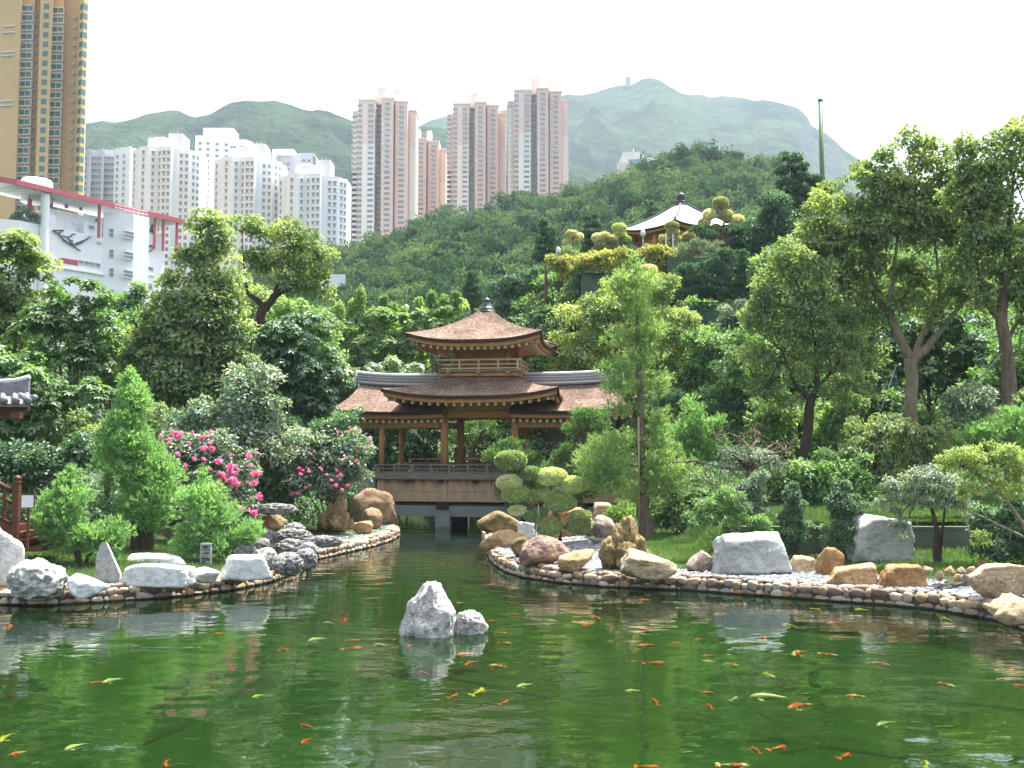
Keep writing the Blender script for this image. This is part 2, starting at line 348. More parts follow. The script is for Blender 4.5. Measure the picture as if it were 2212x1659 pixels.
def feather(g, E, n, Ln, Wd, k=7, up=.35, thick=.25, lift=.55, bumpy=.2):
    """soft plumes: thin blades fanning up and out from twig ends"""
    p, u, c = shell_points(g, E, n, up, thick, bumpy)
    base = unit(u * .9 + np.array((0, 0, lift)) + rdir(g, n) * .45)
    P = np.repeat(p, k, 0); d = unit(np.repeat(base, k, 0) + rdir(g, n * k) * .55)
    s = g.uniform(.6, 1.3, n * k); V, Fc = quads(P - d * Ln * .3, d, rdir(g, n * k), Ln * s, Wd * s, 0)
    ct = g.random(len(E)); t = np.clip(.45 * ct[np.repeat(c, k)] + .55 * g.random(n * k), 0, 1)
    return V, Fc, t
def join(parts):
    V, Fc, T, o = [], [], [], 0
    for v, f, t in parts: V.append(v); Fc.append(f + o); T.append(t); o += len(v)
    return np.concatenate(V), np.concatenate(Fc), np.concatenate(T)
def leafmesh(name, parts, mat):
    V, Fc, T = join(parts if isinstance(parts, list) else [parts]); return mesh(name, V, [Fc], mat, False, T)
# foliage colours: reflectance of the leaves themselves
LM = {
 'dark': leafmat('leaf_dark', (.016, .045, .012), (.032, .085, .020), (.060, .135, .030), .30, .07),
 'green': leafmat('leaf_green', (.026, .066, .013), (.055, .128, .022), (.100, .195, .035), .38, .06),
 'olive': leafmat('leaf_olive', (.044, .084, .019), (.092, .152, .034), (.165, .230, .058), .46, .05),
 'fresh': leafmat('leaf_fresh', (.052, .100, .024), (.105, .175, .045), (.185, .26, .085), .46, .05),
 'silver': leafmat('leaf_silver', (.035, .075, .030), (.075, .135, .055), (.17, .22, .12), .28, .10),
 'bright': leafmat('leaf_bright', (.050, .108, .024), (.092, .178, .038), (.160, .255, .065), .45, .05),
 'yellow': leafmat('leaf_yellowgreen', (.060, .110, .018), (.110, .175, .032), (.185, .245, .060), .42, .05),
 'gold': leafmat('leaf_gold', (.085, .13, .022), (.155, .195, .034), (.25, .25, .050), .38, .05),
 'cream': leafmat('leaf_cream', (.09, .14, .04), (.27, .30, .12), (.48, .47, .28), .25, .05),
 'varie': leafmat('leaf_variegated', (.075, .145, .034), (.23, .31, .09), (.45, .47, .23), .25, .06),
 'pine': leafmat('leaf_pine', (.018, .050, .018), (.034, .088, .032), (.065, .14, .05), .25, .05),
 'feather': leafmat('leaf_feather', (.068, .155, .042), (.118, .245, .072), (.175, .315, .105), .43, .02),
 'feather2': leafmat('leaf_feather_olive', (.080, .148, .040), (.132, .232, .068), (.195, .295, .10), .43, .02),
 'forest': leafmat('leaf_forest', (.008, .024, .007), (.023, .054, .015), (.058, .098, .027), .22, .0),
 'pink': leafmat('petal_pink', (.36, .075, .115), (.43, .13, .17), (.45, .25, .25), .25, .02, .5, (1, 1, 1)),
 'grass': leafmat('grass_blade', (.022, .055, .009), (.045, .10, .016), (.085, .15, .03), .35, .03),
}
# ------------------------------------------------------------------ forest on the middle hill: one uncountable wood
g = np.random.default_rng(7)
tmpl = []
for k in range(6):
    lob = [(0, 0, 1.0, 1.55, 1.55, 1.05)] + [(*(g.uniform(-1.0, 1.0, 2)), g.uniform(.8, 1.9), .95, .95, .75) for _ in range(6)]
    E = subclumps(g, lob, .62, .5)
    tmpl.append(leaf_cloud(g, E, 1150, .24, .18, .1, .92, .10, .2, .3, .6, 1.9, .3))
parts, off = [], 0
n = 2600; pxs = g.uniform(420, 2450, n); qq = g.random(n) ** .75; Ds = HD0 + 8 + (HD1 - HD0 - 4) * qq
keep = [];  cell = set()
for a, b in zip(pxs, Ds):
    x = (a - CX) / F * b; c = (int(x // 4.6), int(b // 5.4))
    if c in cell: continue
    cell.add(c); keep.append((a, b))
keep = np.array(keep); zz = hill_z(keep[:, 0], keep[:, 1])
for (a, b), z in zip(keep, zz):
    V, Fc, T = tmpl[g.integers(6)]; s = g.uniform(1.7, 3.3) * (.85 + .15 * b / 200); an = g.uniform(0, 6.28); ca, sa = math.cos(an), math.sin(an)
    Q = V @ np.array(((ca, sa, 0), (-sa, ca, 0), (0, 0, g.uniform(.85, 1.35)))) * s + np.array(((a - CX) / F * b, b, z - .4))
    parts.append((Q, Fc, np.clip(T * .35 + g.uniform(-.05, .65), 0, 1)))
tag(link('forest', leafmesh('forest', parts, LM['forest'])), 'dense green wood covering the hill behind the pavilion', None, None, 'stuff')
# ------------------------------------------------------------------ buildings
m_glass = pm('window_glass', [(.13, .165, .18), (.21, .25, .26)], .9, .12, 0, spec=.6)
m_glass_t = pm('teal_glass', [(.03, .11, .10), (.07, .19, .17)], .5, .10, 0, spec=.6)
m_white = pm('white_render', [(.82, .83, .84), (.88, .88, .88)], .12, .85, 0)
m_grey = pm('grey_render', [(.54, .54, .57), (.64, .64, .67)], .1, .85, 0)
m_pink = pm('pink_tile', [(.67, .46, .38), (.74, .53, .45)], .1, .8, 0)
m_cream = pm('cream_tile', [(.74, .68, .58), (.80, .76, .68)], .06, .8, 0)
m_pinkpale = pm('pale_pink_tile', [(.72, .54, .48), (.76, .60, .54)], .06, .8, 0)
m_ochre = pm('ochre_tile', [(.62, .40, .17), (.70, .48, .23)], .06, .75, 0)
m_frame = pm('white_frame', [(.74, .75, .75)], 1, .6)
m_acbox = pm('air_conditioner_casing', [(.55, .53, .49)], 1, .6)
m_red = pm('dusty_red_paint', [(.42, .075, .10), (.48, .11, .135)], .3, .7)
m_dgrey = pm('dark_metal', [(.055, .06, .065)], 1, .5)
class Face:
    """vertical wall plane through A with horizontal direction e; measures view pixels on it"""
    def __init__(s, A, B):
        s.A = np.array(A, float)[:2]; d = np.array(B, float)[:2] - s.A; s.len = float(np.linalg.norm(d)); s.e = d / s.len
        s.n = np.array((s.e[1], -s.e[0]))        # outward: to the camera side
    def sz(s, px, py):
        d = ray(px, py); M = np.array(((d[0], -s.e[0]), (d[1], -s.e[1]))); t, q = np.linalg.solve(M, s.A)
        return q, CAMZ + d[2] * t
    def p(s, q, z, o=0.): return np.array((*(s.A + s.e * q + s.n * o), z))
    def box(s, mb, q0, q1, z0, z1, o0, o1):
        P = [s.p(q, z0, o) for q, o in ((q0, o1), (q1, o1), (q1, o0), (q0, o0))]
        P += [s.p(q, z1, o) for q, o in ((q0, o1), (q1, o1), (q1, o0), (q0, o0))]
        return mb.hexa(P)
def tower_from_faces(root, foot, z0, z1, mat_wall, cap=.9, parapet=None):
    """closed footprint (ccw) extruded as the wall part"""
    n = len(foot); P = [(*p, z0) for p in foot] + [(*p, z1) for p in foot]
    mb = MB(); mb.add(P, [(i, (i + 1) % n, n + (i + 1) % n, n + i) for i in range(n)]); mb.F.setdefault(n, []).append(np.array([np.arange(n) + n]))
    return mb.build('wall', mat_wall, root)
def window_set(root, spots, w, h, matg, style, limit=100):
    """spots: list of (pos xyz, angle, key, width); the largest `limit` become parts, the rest one part of kind stuff"""
    spots = sorted(spots, key=lambda s: s[2]); mb = MB()
    base = style(w, h).mesh('window', m_frame); pane = MB().box(-w / 2 + .1, w / 2 - .1, -.10, -.06, .1, h - .1).mesh('pane', matg)
    for i, (p, a, _k) in enumerate(spots):
        if i < limit:
            o = link('window', base, root, p); o.rotation_euler = (0, 0, a); q = link('pane', pane, o)
        else:
            M = Matrix.Translation([float(v) for v in p]) @ Matrix.Rotation(a, 4, 'Z'); mb.box(-w / 2, w / 2, -.10, .05, 0, h, M)
    if mb.n: tag(mb.build('window_field', matg, root), None, None, None, 'stuff')
def style_plain(w, h):
    b = MB(); b.box(-w / 2 - .05, w / 2 + .05, -.05, .04, 0, h); b.box(-w / 2 - .15, w / 2 + .15, -.42, .0, -.14, 0); b.box(-.04, .04, -.13, -.05, .05, h - .05); return b
def style_ac(w, h):
    b = style_plain(w, h); b.box(-w / 2 - .1, -w / 2 + .7, -.6, -.05, -.75, -.2); return b
def style_hood(w, h):
    b = style_plain(w, h); b.box(-w / 2 - .15, w / 2 + .15, -.5, 0, h, h + .14); return b
def foot_at(D, pts):
    """footprint from (view px, extra depth) corners"""
    return [((px - CX) / F * (D + dd), D + dd) for px, dd in pts]
def facade_spots(foot, cols, z0, z1, pitch, key=lambda p: -p[2]):
    """cols: list of (edge index, fraction along the edge)"""
    out = []; fl = np.arange(z1 - pitch * .86, z0, -pitch)
    for e, f in cols:
        a = np.array(foot[e]); b = np.array(foot[(e + 1) % len(foot)]); d = b - a; ang = math.atan2(d[1], d[0]); p = a + d * f
        for z in fl: out.append(((p[0], p[1], z), ang, key((p[0], p[1], z))))
    return out
def ztop(py, D): return CAMZ + (HORIZ - py) / F * D
# --- five pink towers: built once at the origin (34 m wide, 26 m deep), then copied
def pink_tower(name, label, pxc, D, ytop, scale=1.0, proto=None, rz=0):
    H = 140.
    zt = ztop(ytop, D); x = (pxc - CX) / F * D
    if proto is not None:
        r = copy_tree(proto); r.location = (x, D, zt - H * scale); r.scale = (scale,) * 3; r['label'] = label; r.rotation_euler = (0, 0, rz); return r
    r = thing(name, label, 'tower', (0, 0, 0), 0, 'pink housing towers on the hill')
    b = MB(); c = MB(); k = MB(); cor = MB(); tk = MB(); pale = MB()
    # wings: x0,x1,front y,back y,top
    wings = [(-17.0, -13.3, -2, 12, H - 5.2), (-13.2, -4.4, -8, 10, H - .8), (-4.3, -1.0, 1.5, 14, H - .4), (-.9, 5.3, -8.5, 10, H), (6.1, 12.6, -6, 12, H - .9), (12.7, 16.6, -1, 13, H - 4.2)]
    for i, (x0, x1, y0, y1, t) in enumerate(wings):
        (b if i not in (2,) else c).box(x0, x1, y0, y1, 0, t); cor.box(x0 - .35, x1 + .35, y0 - .4, y1 + .3, t + .004, t + .75)
    b.box(5.31, 6.09, -2, 9, 0, H - 2)
    # blank end panels: pale pink above, cream below
    for x0, x1, y in ((-11.0, -8.3, -8), (13.4, 16.5, -1)):
        MB().box(x0, x1, y - .12, y - .003, H - 24, H - (2 if y == -8 else 5.5)).build('pale_panel', m_pinkpale, r); k.box(x0, x1, y - .12, y - .003, 0, H - 24.1)
    k.box(-8.2, -4.5, -8.10, -8.003, 0, H - 24); k.box(-16.9, -14.9, -2.1, -2.003, 0, H - 8)
    for x0, x1, h in ((-10.5, -4.2, 6.2), (-4.0, 1.0, 8.6), (5.0, 7.8, 7.6)): tk.box(x0, x1, -1.5, 5, H - .8, H + h - (2.5 if h < 7 else 0))
    wl = b.build('wall', m_pink, r); c.build('recess_wall', m_cream, r); k.build('cream_panel', m_cream, r);
    cor.build('cornice', m_cream, r); tk.build('roof_block', m_pinkpale, r)
    sp = []
    for xc, y, off in ((-12.2, -8, .8), (-6.6, -8.1, .8), (-2.7, 1.5, .4), (2.2, -8.5, 0), (9.4, -6, .9), (-16.0, -2, 5)):
        for z in np.arange(H - 3.4 - off, 6, -2.83): sp.append(((xc, y, z), 0, -z + abs(xc - 2) * .01))
    # the side walls facing the recess
    for z in np.arange(H - 3.8, 6, -2.83): sp.append(((-4.3, -4, z), R(90), -z + .4)); sp.append(((-.95, -4.5, z), R(-90), -z + .4))
    window_set(r, sp, 2.9, 1.35, m_glass, style_ac)
    r.location = (x, D, zt - H); return r
pt = pink_tower('pink_tower', 'pink and cream housing tower, leftmost and tallest in view of the row', 827, 530, 212)
pink_tower('', 'pink housing tower half hidden right behind the leftmost pink tower', 901, 600, 300, 1.0, pt)
pink_tower('', 'narrow sliver of a lower pink tower left of the middle pink tower', 926, 690, 350, 1.0, pt)
pink_tower('', 'middle pink housing tower standing alone between two gaps of mountain', 1029, 575, 220, 1.0, pt)
pink_tower('', 'rightmost pink housing tower in front of the high mountain', 1164, 560, 190, 1.02, pt)
# --- white towers (front group of three alike) and the ones behind
def white_tower(label, pxc, D, ytop, proto=None):
    zt = ztop(ytop, D); x = (pxc - CX) / F * D; H = 78.
    if proto is not None:
        r = copy_tree(proto); r.location = (x, D, zt - H); r['label'] = label; return r
    r = thing('white_tower', label, 'tower', (0, 0, 0), 0, 'white towers with arched windows')
    foot = [(-13.2, 1), (-13.2, -1.5), (-10.5, -4.0), (-8.8, -4.0), (-8.8, -6.5), (-4.4, -8.2), (-1.4, -5.6), (.8, -7.4), (4.6, -7.4), (4.6, -3.6), (6.0, -3.6), (10.4, -2.6), (13.4, 1.2), (13.4, 12), (-13.2, 12)]
    tower_from_faces(r, foot, 0, H, m_white)
    rb = MB(); rb.box(-5.8, 1.8, -5, 6, H, H + 4.2); rb.box(1.81, 7.4, -3, 6, H, H + 6.6); rb.box(-5.0, -1.0, 0, 5, H + 4.204, H + 6.0)
    for q in np.arange(-5, 7, 1.5): rb.box(q, q + .08, -2.9 if q > 1.8 else -4.9, -2.82 if q > 1.8 else -4.82, H + 4.2, H + (7.5 if q > 1.8 else 5.2))
    rb.build('roof_block', m_white, r)
    st = MB()
    for q in (-12.8, -8.4, 4.4, 5.6): st.box(q, q + .25, -1.7 if q < -12 else (-6.9 if q < 0 else -7.6), 0, H, H + .9)
    sp = facade_spots(foot, [(5 - 1, .5), (5, .5), (6, .5), (7, .25), (7, .72), (10, .3), (10, .75), (11, .4), (1, .5), (11, .8)], 0, H - 1, 2.8)
    window_set(r, sp, 1.15, 1.45, m_glass, style_hood)
    r.location = (x, D, zt - H); return r
wt = white_tower('white tower with a stepped roof, left one of the front white towers', 347, 405, 318)
white_tower('middle one of the three front white towers', 527, 400, 341, wt)
white_tower('rightmost front white tower, just above the umbrella shaped tree', 669, 392, 378, wt)
def slab(label, D, foot_px, ytop, ybase_z, mat, cols, name='apartment_block', blocks=(), w=1.5, pitch=2.8, limit=80, gl=None, style=style_plain):
    foot = foot_at(D, foot_px); zt = ztop(ytop, D); r = thing(name, label, 'building', (foot[0][0], D, ybase_z))
    f2 = [(a - foot[0][0], b - D) for a, b in foot]
    tower_from_faces(r, f2, 0, zt - ybase_z, mat)
    sp = facade_spots(f2, cols, zt - ybase_z - 62, zt - ybase_z - 2, pitch)
    window_set(r, sp, w, 1.35, gl or m_glass, style, limit)
    for (a, b, ya, m) in blocks:
        xa = (a - CX) / F * D - foot[0][0]; xb = (b - CX) / F * D - foot[0][0]; zb = zt - ybase_z
        MB().box(xa, xb, 4, 14, zb - .05, ztop(ya, D) - ybase_z).build('roof_block', m, r)
    return r
def cs(e, *fr): return [(e, f) for f in fr]
slab('grey slab block beside the ochre tower', 440, [(150, 0), (177, 0), (177, -2), (183, -2), (183, 0), (205, 0), (205, -2), (211, -2), (211, 0), (232, 0), (232, 20), (150, 20)], 314, 1, m_grey, cs(0, .25, .7) + cs(4, .2, .5, .8) + cs(8, .2, .5, .8), w=2.2)
slab('white block with a sloping side wall next to the grey slab', 425, [(233, 0), (268, -3), (288, 8), (288, 25), (233, 25)], 311, 1, m_white, cs(0, .2, .62) + cs(1, .3, .7), blocks=[(246, 272, 305, m_white)])
slab('tall white block rising highest behind the front white towers', 455, [(410, 0), (446, 0), (470, 2), (487, 2), (487, 22), (410, 22)], 282, 1, m_white, cs(0, .3, .78) + cs(2, .5) + cs(1, .5), blocks=[(421, 487, 259, m_white)])
slab('white block with balconies just right of the tallest white block', 450, [(488, 2), (520, 2), (536, 6), (536, 24), (488, 24)], 288, 1, m_white, cs(0, .2, .75) + cs(1, .5), w=2.6)
slab('greyish white block behind, between the middle and right front towers', 470, [(549, 0), (580, 0), (596, 5), (622, 5), (640, 0), (669, 0), (669, 24), (549, 24)], 321, 1, m_grey, cs(0, .3, .75) + cs(2, .3, .7) + cs(4, .3, .7), blocks=[(575, 622, 307, m_white), (628, 668, 319, m_white)], w=1.8)
slab('small white building low beside the wooded hill, right of the umbrella tree', 230, [(690, 0), (743, 0), (743, 14), (690, 14)], 590, 1, m_white, cs(0, .55, .88), w=1.6, pitch=4.2)
# --- ochre tower at the left edge
def ochre_tower():
    D = 296.; pitch = 2.92; zt = 150.; g0 = -40
    foot = foot_at(D, [(-60, 0), (18, -2), (22, 1.5), (48, 1.5), (50, 4), (60, 4), (61, -1), (88, -1), (89, 3), (113, 3), (116, 6), (147, 6), (148, 0), (157, -1.5), (166, 0), (168, 5), (168, 30), (-60, 30)])
    r = thing('ochre_tower', 'very tall ochre tower with teal bay windows at the left edge', 'tower', (0, 0, 0))
    tower_from_faces(r, foot, 1, zt, m_ochre)
    bay = MB(); bay.box(-1.75, 1.75, -.75, 0, 0, .28); bay.box(-1.75, 1.75, -.75, 0, 1.85, 2.1); bay.box(-.06, .06, -.72, -.6, .28, 1.85); bay.box(-1.75, -1.63, -.72, 0, .28, 1.85); bay.box(1.63, 1.75, -.72, 0, .28, 1.85); bay.box(-1.9, -1.2, -1.1, -.76, -.35, .2)
    bm = bay.mesh('bay_window', m_frame); gm = MB().box(-1.62, 1.62, -.62, -.58, .29, 1.84).mesh('pane', m_glass_t)
    pl = MB(); pl.box(-.8, .8, -.06, .05, 0, 1.7); plm = pl.mesh('window', m_glass_t)
    ac = MB(); ac.box(-.45, .45, -.7, 0, 0, .6); ac.box(-.5, .5, -.75, 0, -.1, -.02); acm = ac.mesh('air_conditioner', m_acbox)
    rest = MB()
    for i, z in enumerate(np.arange(zt - 4 - 10, 20, -pitch)):
        vis = z > ztop(470, D)
        for e, f, kind in ((2, .5, 'b'), (6, .5, 'p'), (8, .55, 'b'), (10, .75, 'a'), (4, .5, 'a'), (13, .5, 'p'), (12, .5, 'p')):
            if not vis: continue
            a = np.array(foot[e]); b = np.array(foot[e + 1]); d = b - a; p = a + d * f; an = math.atan2(d[1], d[0])
            o = link({'b': 'bay_window', 'p': 'window', 'a': 'air_conditioner'}[kind], {'b': bm, 'p': plm, 'a': acm}[kind], r, (p[0], p[1], z)); o.rotation_euler = (0, 0, an)
            if kind == 'b': link('pane', gm, o)
    led = MB()
    for z in (ztop(42, D), ztop(56, D), ztop(100, D), ztop(108, D), ztop(210, D), ztop(220, D)):
        a, b = np.array(foot[0]), np.array(foot[1]); d = unit((b - a)[None])[0]; p = a + d * ((0 + 60) / 78 * np.linalg.norm(b - a)); an = math.atan2(d[1], d[0])
        led.box(-3, 1.0, -.5, -.003, 0, .3, Matrix.Translation((p[0], p[1], z)) @ Matrix.Rotation(an, 4, 'Z'))
    led.build('ledge', m_frame, r)
ochre_tower()
# --- white school building with the red canopy
def school():
    A = at(57, 403, 190.); B = at(386, 480, 221.); f = Face(A, B); r = thing('school_building', 'white school building with a long red roof canopy and wall sculptures', 'building', (0, 0, 0))
    q = lambda x, y: f.sz(x * .30645, 372.7 + y * .30645)
    za = q(185, 340)[1]; L1 = q(1160, 500)[0]; zroof = q(160, 342)[1]
    w = MB(); f.box(w, -1.2, L1, 1, zroof, -14, 0)
    qa, qb = q(765, 290)[0], q(965, 290)[0]; zst = q(800, 290)[1]
    # left return of the block, seen past the tall column
    w.hexa([f.p(-1.2, 1, -14), f.p(-1.2, 1, 0.0), f.p(-9.5, 1, -2.0), f.p(-9.5, 1, -16), f.p(-1.2, zroof, -14), f.p(-1.2, zroof, 0.0), f.p(-9.5, zroof - .6, -2.0), f.p(-9.5, zroof - .6, -16)])
    w.build('wall', m_white, r)
    st = MB(); P = [f.p(qa - 1.2, 1, .0), f.p(qa + 3.6, 1, 3.3), f.p(qb + .6, 1, 3.3), f.p(qb + .6, 1, -.5), ]
    st.hexa([p for p in P] + [np.array((p[0], p[1], zst)) for p in P])
    z1 = q(500, 215)[1]; f.box(st, q(400, 300)[0], q(720, 300)[0], zroof, zroof + 4.2, -8, -2.2); f.box(st, q(600, 330)[0], q(730, 330)[0], zroof, zroof + 2.7, -2.1, -.3)
    f.box(st, qb + .62, L1, zroof - .02, 50.4, -10, .004)
    st.build('stair_tower', m_white, r)
    col = MB()
    for x0, o in ((303, .55), ): 
        c = f.p(q(303, 300)[0], 0, .6); col.tube([(c[0], c[1], 1), (c[0], c[1], q(303, 150)[1])], [.82, .82], 16)
    for x0, o in ((75, -3.0), ): 
        c = f.p(-8.3, 0, -2.6); col.tube([(c[0], c[1], zroof - 1), (c[0], c[1], q(303, 150)[1])], [.8, .8], 12)
    col.build('column', m_white, r)
    rc = MB(); zc = q(185, 120)[1]; zc0 = q(185, 84)[1]; Lc = q(1262, 345)[0]
    f.box(rc, -3.2, Lc, zc, zc0, 1.6, 1.95)
    rc.hexa([f.p(-3.2, zc, 1.6), f.p(-3.2, zc, 1.95), f.p(-14, zc, -1.2), f.p(-14, zc, -1.55), f.p(-3.2, zc0, 1.6), f.p(-3.2, zc0, 1.95), f.p(-14, zc0, -1.2), f.p(-14, zc0, -1.55)])
    for x in (675, 1068, 1130, 1225): 
        qq = q(x, 300)[0]; f.box(rc, qq - .22, qq + .22, zroof - .5, zc + .05, .9, 1.3)
    for x in (265, 415): 
        qq = q(x, 300)[0]; f.box(rc, qq - .3, qq + .3, zroof - .5, zc + .05, -3, -2.4)
    rc.build('canopy', m_red, r)
    sf = MB(); f.box(sf, -3.0, Lc - .2, zc + .25, zc + .45, -9, 1.55)
    for i in range(9): qq = -2.6 + i * .9; f.box(sf, qq - .12, qq + .12, zc - .25, zc + .24, -6, 1.2)
    sf.hexa([f.p(-3.0, zc + .25, -9), f.p(-3.0, zc + .25, 1.55), f.p(-13.5, zc + .25, -1.6), f.p(-13.5, zc + .25, -10), f.p(-3.0, zc + .45, -9), f.p(-3.0, zc + .45, 1.55), f.p(-13.5, zc + .45, -1.6), f.p(-13.5, zc + .45, -10)])
    sf.build('canopy_soffit', m_white, r)
    tank = MB(); c = f.p(q(345, 100)[0], 0, -4); tank.lathe([(0, zc0 + 2.6), (2.6, zc0 + 2.5), (2.9, zc0 + 2.1), (2.9, zc0 - 2.0), (0, zc0 - 2)], (c[0], c[1], 0), 28)
    c2 = f.p(q(350, 300)[0], 0, -3.2); tank.tube([(c2[0], c2[1], zroof - 1), (c2[0], c2[1], zroof + 2.6)], [3.0, 3.0], 24); tank.build('water_tank', m_white, r, True)
    # windows: view-pixel rectangles on the facade
    def win(x0, x1, y0, y1, o=0., bars=3, rm=None, nm='window'):
        q0, zt = q(x0, y0); q1, zb = q(x1, y1); fr = MB()
        f.box(fr, q0 - .12, q1 + .12, zb - .1, zb, -.05 + o, .14 + o); f.box(fr, q0 - .12, q1 + .12, zt, zt + .1, -.05 + o, .14 + o)
        for i in range(bars + 1): c = q0 + (q1 - q0) * i / bars; f.box(fr, c - .07, c + .07, zb, zt, -.05 + o, .10 + o)
        f.box(fr, q0, q1, (zb + zt) / 2 - .06 + .35, (zb + zt) / 2 + .06 + .35, -.05 + o, .085 + o)
        fo = fr.build(nm, m_frame, r); pn = MB(); f.box(pn, q0 + .07, q1 - .07, zb, zt, .003 + o, .05 + o); pn.build('pane', rm or m_glass, fo)
    win(316, 428, 590, 640, bars=4); win(550, 706, 616, 668, bars=4); win(310, 372, 720, 780, bars=2); win(962, 1078, 648, 694, bars=3); win(1000, 1072, 776, 825, bars=3)
    win(503, 525, 210, 243, -2.15, 1); win(606, 624, 234, 256, -2.15, 1); win(632, 668, 370, 400, -.25, 2); win(500, 560, 357, 374, .0, 2); win(680, 713, 492, 506, 0, 1)
    pr = MB(); q0, zt = q(430, 600); q1, zb = q(547, 656); f.box(pr, q0, q1, zb, zt, .003, .10); pr.build('red_panel', m_red, r)
    sl = MB(); q0, zb = q(310, 646); q1 = q(735, 690)[0]; f.box(sl, q0, q1, zb - .3, zb - .02, .0, .45); q0, zb = q(955, 700); q1 = q(1092, 700)[0]; f.box(sl, q0, q1, zb - .3, zb - .05, .0, .4); sl.build('sill_band', m_white, r)
    # glazed corner of the stair tower
    fs = Face(f.p(qa + 3.6, 0, 3.3), f.p(qb + .6, 0, 3.3)); fl = Face(f.p(qa - 1.2, 0, 0), f.p(qa + 3.6, 0, 3.3))
    for yt, yb in ((392, 458), (540, 606), (672, 738), (822, 880)):
        for fc, x0, x1 in ((fs, 812, 868), (fl, 768, 803)):
            q0, zt = fc.sz(x0 * .30645, 372.7 + yt * .30645); q1, zb = fc.sz(x1 * .30645, 372.7 + yb * .30645)
            q1 = min(q1, fc.len - .05); q0 = max(q0, .05)
            fr = MB(); fc.box(fr, q0, q1, zb, zb + .12, -.05, .12); fc.box(fr, q0, q1, zt - .12, zt, -.05, .12); fc.box(fr, q0, q0 + .12, zb + .12, zt - .12, -.05, .12); fc.box(fr, q1 - .12, q1, zb + .12, zt - .12, -.05, .12); fc.box(fr, q0 + .12, q1 - .12, (zb + zt) / 2, (zb + zt) / 2 + .1, -.05, .11)
            fo = fr.build('window', m_frame, r); pn = MB(); fc.box(pn, q0 + .12, q1 - .12, zb + .12, zt - .12, .004, .05); pn.build('pane', m_glass, fo)
    rl = MB(); 
    for i in range(8): qq = qa - .5 + (qb - qa + 1) * i / 7; rl.tube([f.p(qq, zst, 2.8), f.p(qq, zst + 1.3, 2.8)], .04, 5)
    for h in (.65, 1.3): rl.tube([f.p(qa - .5, zst + h, 2.8), f.p(qb + .5, zst + h, 2.8)], .04, 5)
    rl.build('roof_railing', m_frame, r)
    # wall sculptures: dark bent bars
    def sculpture(lines, nm):
        mb = MB()
        for ln in lines: mb.tube([f.p(*q(x, y), .28) for x, y in ln], .13, 6)
        mb.build(nm, m_dgrey, r)
    sculpture([[(366, 408), (400, 430), (450, 480), (505, 515), (562, 552)], [(366, 408), (445, 408), (414, 424), (412, 438)], [(430, 446), (470, 456), (498, 448), (502, 436), (525, 434)], [(470, 458), (500, 500), (522, 512), (530, 500), (590, 478), (634, 452)], [(522, 512), (560, 500), (608, 470)], [(488, 480), (508, 482), (506, 498)], [(437, 476), (500, 512)]], 'wall_sculpture')
    sculpture([[(986, 464), (1012, 510), (1022, 545)], [(986, 464), (1030, 500), (1048, 522), (1028, 545), (1018, 570), (974, 594)], [(1018, 545), (1022, 528), (1048, 522)], [(1030, 512), (1082, 528)], [(1060, 512), (1084, 526)], [(1018, 568), (1062, 550), (1070, 543)]], 'wall_sculpture')
    return r, f, q, zroof
SCH = school()
def hospital():
    D = 430.; P = lambda px, d=0: ((px - CX) / F * (D + d))
    r = thing('hilltop_building', 'beige and pale blue building peeking over the wooded hilltop', 'building', (0, 0, 0))
    b = MB(); b.box(P(1349), P(1386), D, D + 14, 60, ztop(319, D)); b.box(P(1386) + .01, P(1402), D - 2, D + 12, 60, ztop(330, D)); b.box(P(1402) + .01, P(1455), D + 4, D + 15, 60, ztop(326, D)); b.box(P(1336), P(1352), D - 4, D - .01, 60, ztop(348, D)); b.box(P(1660), P(1720), D + 4, D + 15, 60, ztop(352, D)); b.build('wall', m_cream, r)
    g = MB(); g.box(P(1360), P(1400), D - 3.2, D - 2.01, ztop(352, D), ztop(340, D)); g.build('glazed_front', pm('pale_blue_glass', [(.25, .42, .52)], 1, .2), r)
    for px, yt in ((1376, 305), (1432, 312), (1516, 317), (1606, 318), (1654, 322)):
        MB().tube([(P(px), D + 5, 60), (P(px), D + 5, ztop(yt, D))], .22, 6).build('mast', m_frame, r)
    rl = MB()
    for i in range(16): rl.tube([(P(1606 + 3.2 * i), D + 5, ztop(342, D)), (P(1606 + 3.2 * i), D + 5, ztop(334, D))], .1, 4)
    for y in (334, 338): rl.tube([(P(1606), D + 5, ztop(y, D)), (P(1654), D + 5, ztop(y, D))], .1, 4)
    rl.build('railing', m_frame, r)
hospital()
def summit_mast():
    D = 1985.; x = (1362 - CX) / F * D; r = thing('summit_mast', 'slim transmission mast on a blue grey block at the mountain summit', 'mast', (x, D, ztop(168, D)))
    m = pm('blue_grey_steel', [(.22, .30, .42)], 1, .6); z0 = -6
    MB().box(-5.5, 5.5, -4, 4, z0, 15).build('base_block', m, r)
    b = MB(); 
    for sx in (-2.2, 2.2):
        for sy in (-2.2, 2.2): b.tube([(sx, sy, 15), (sx * .2, sy * .2, 34)], .7, 5)
    for z in (18, 21, 24, 27, 30): b.box(-2.2 + (z - 15) * .09, 2.2 - (z - 15) * .09, -.4, .4, z, z + .6)
    b.tube([(0, 0, 32), (0, 0, 42)], .8, 6); b.build('lattice_mast', m, r)
summit_mast()
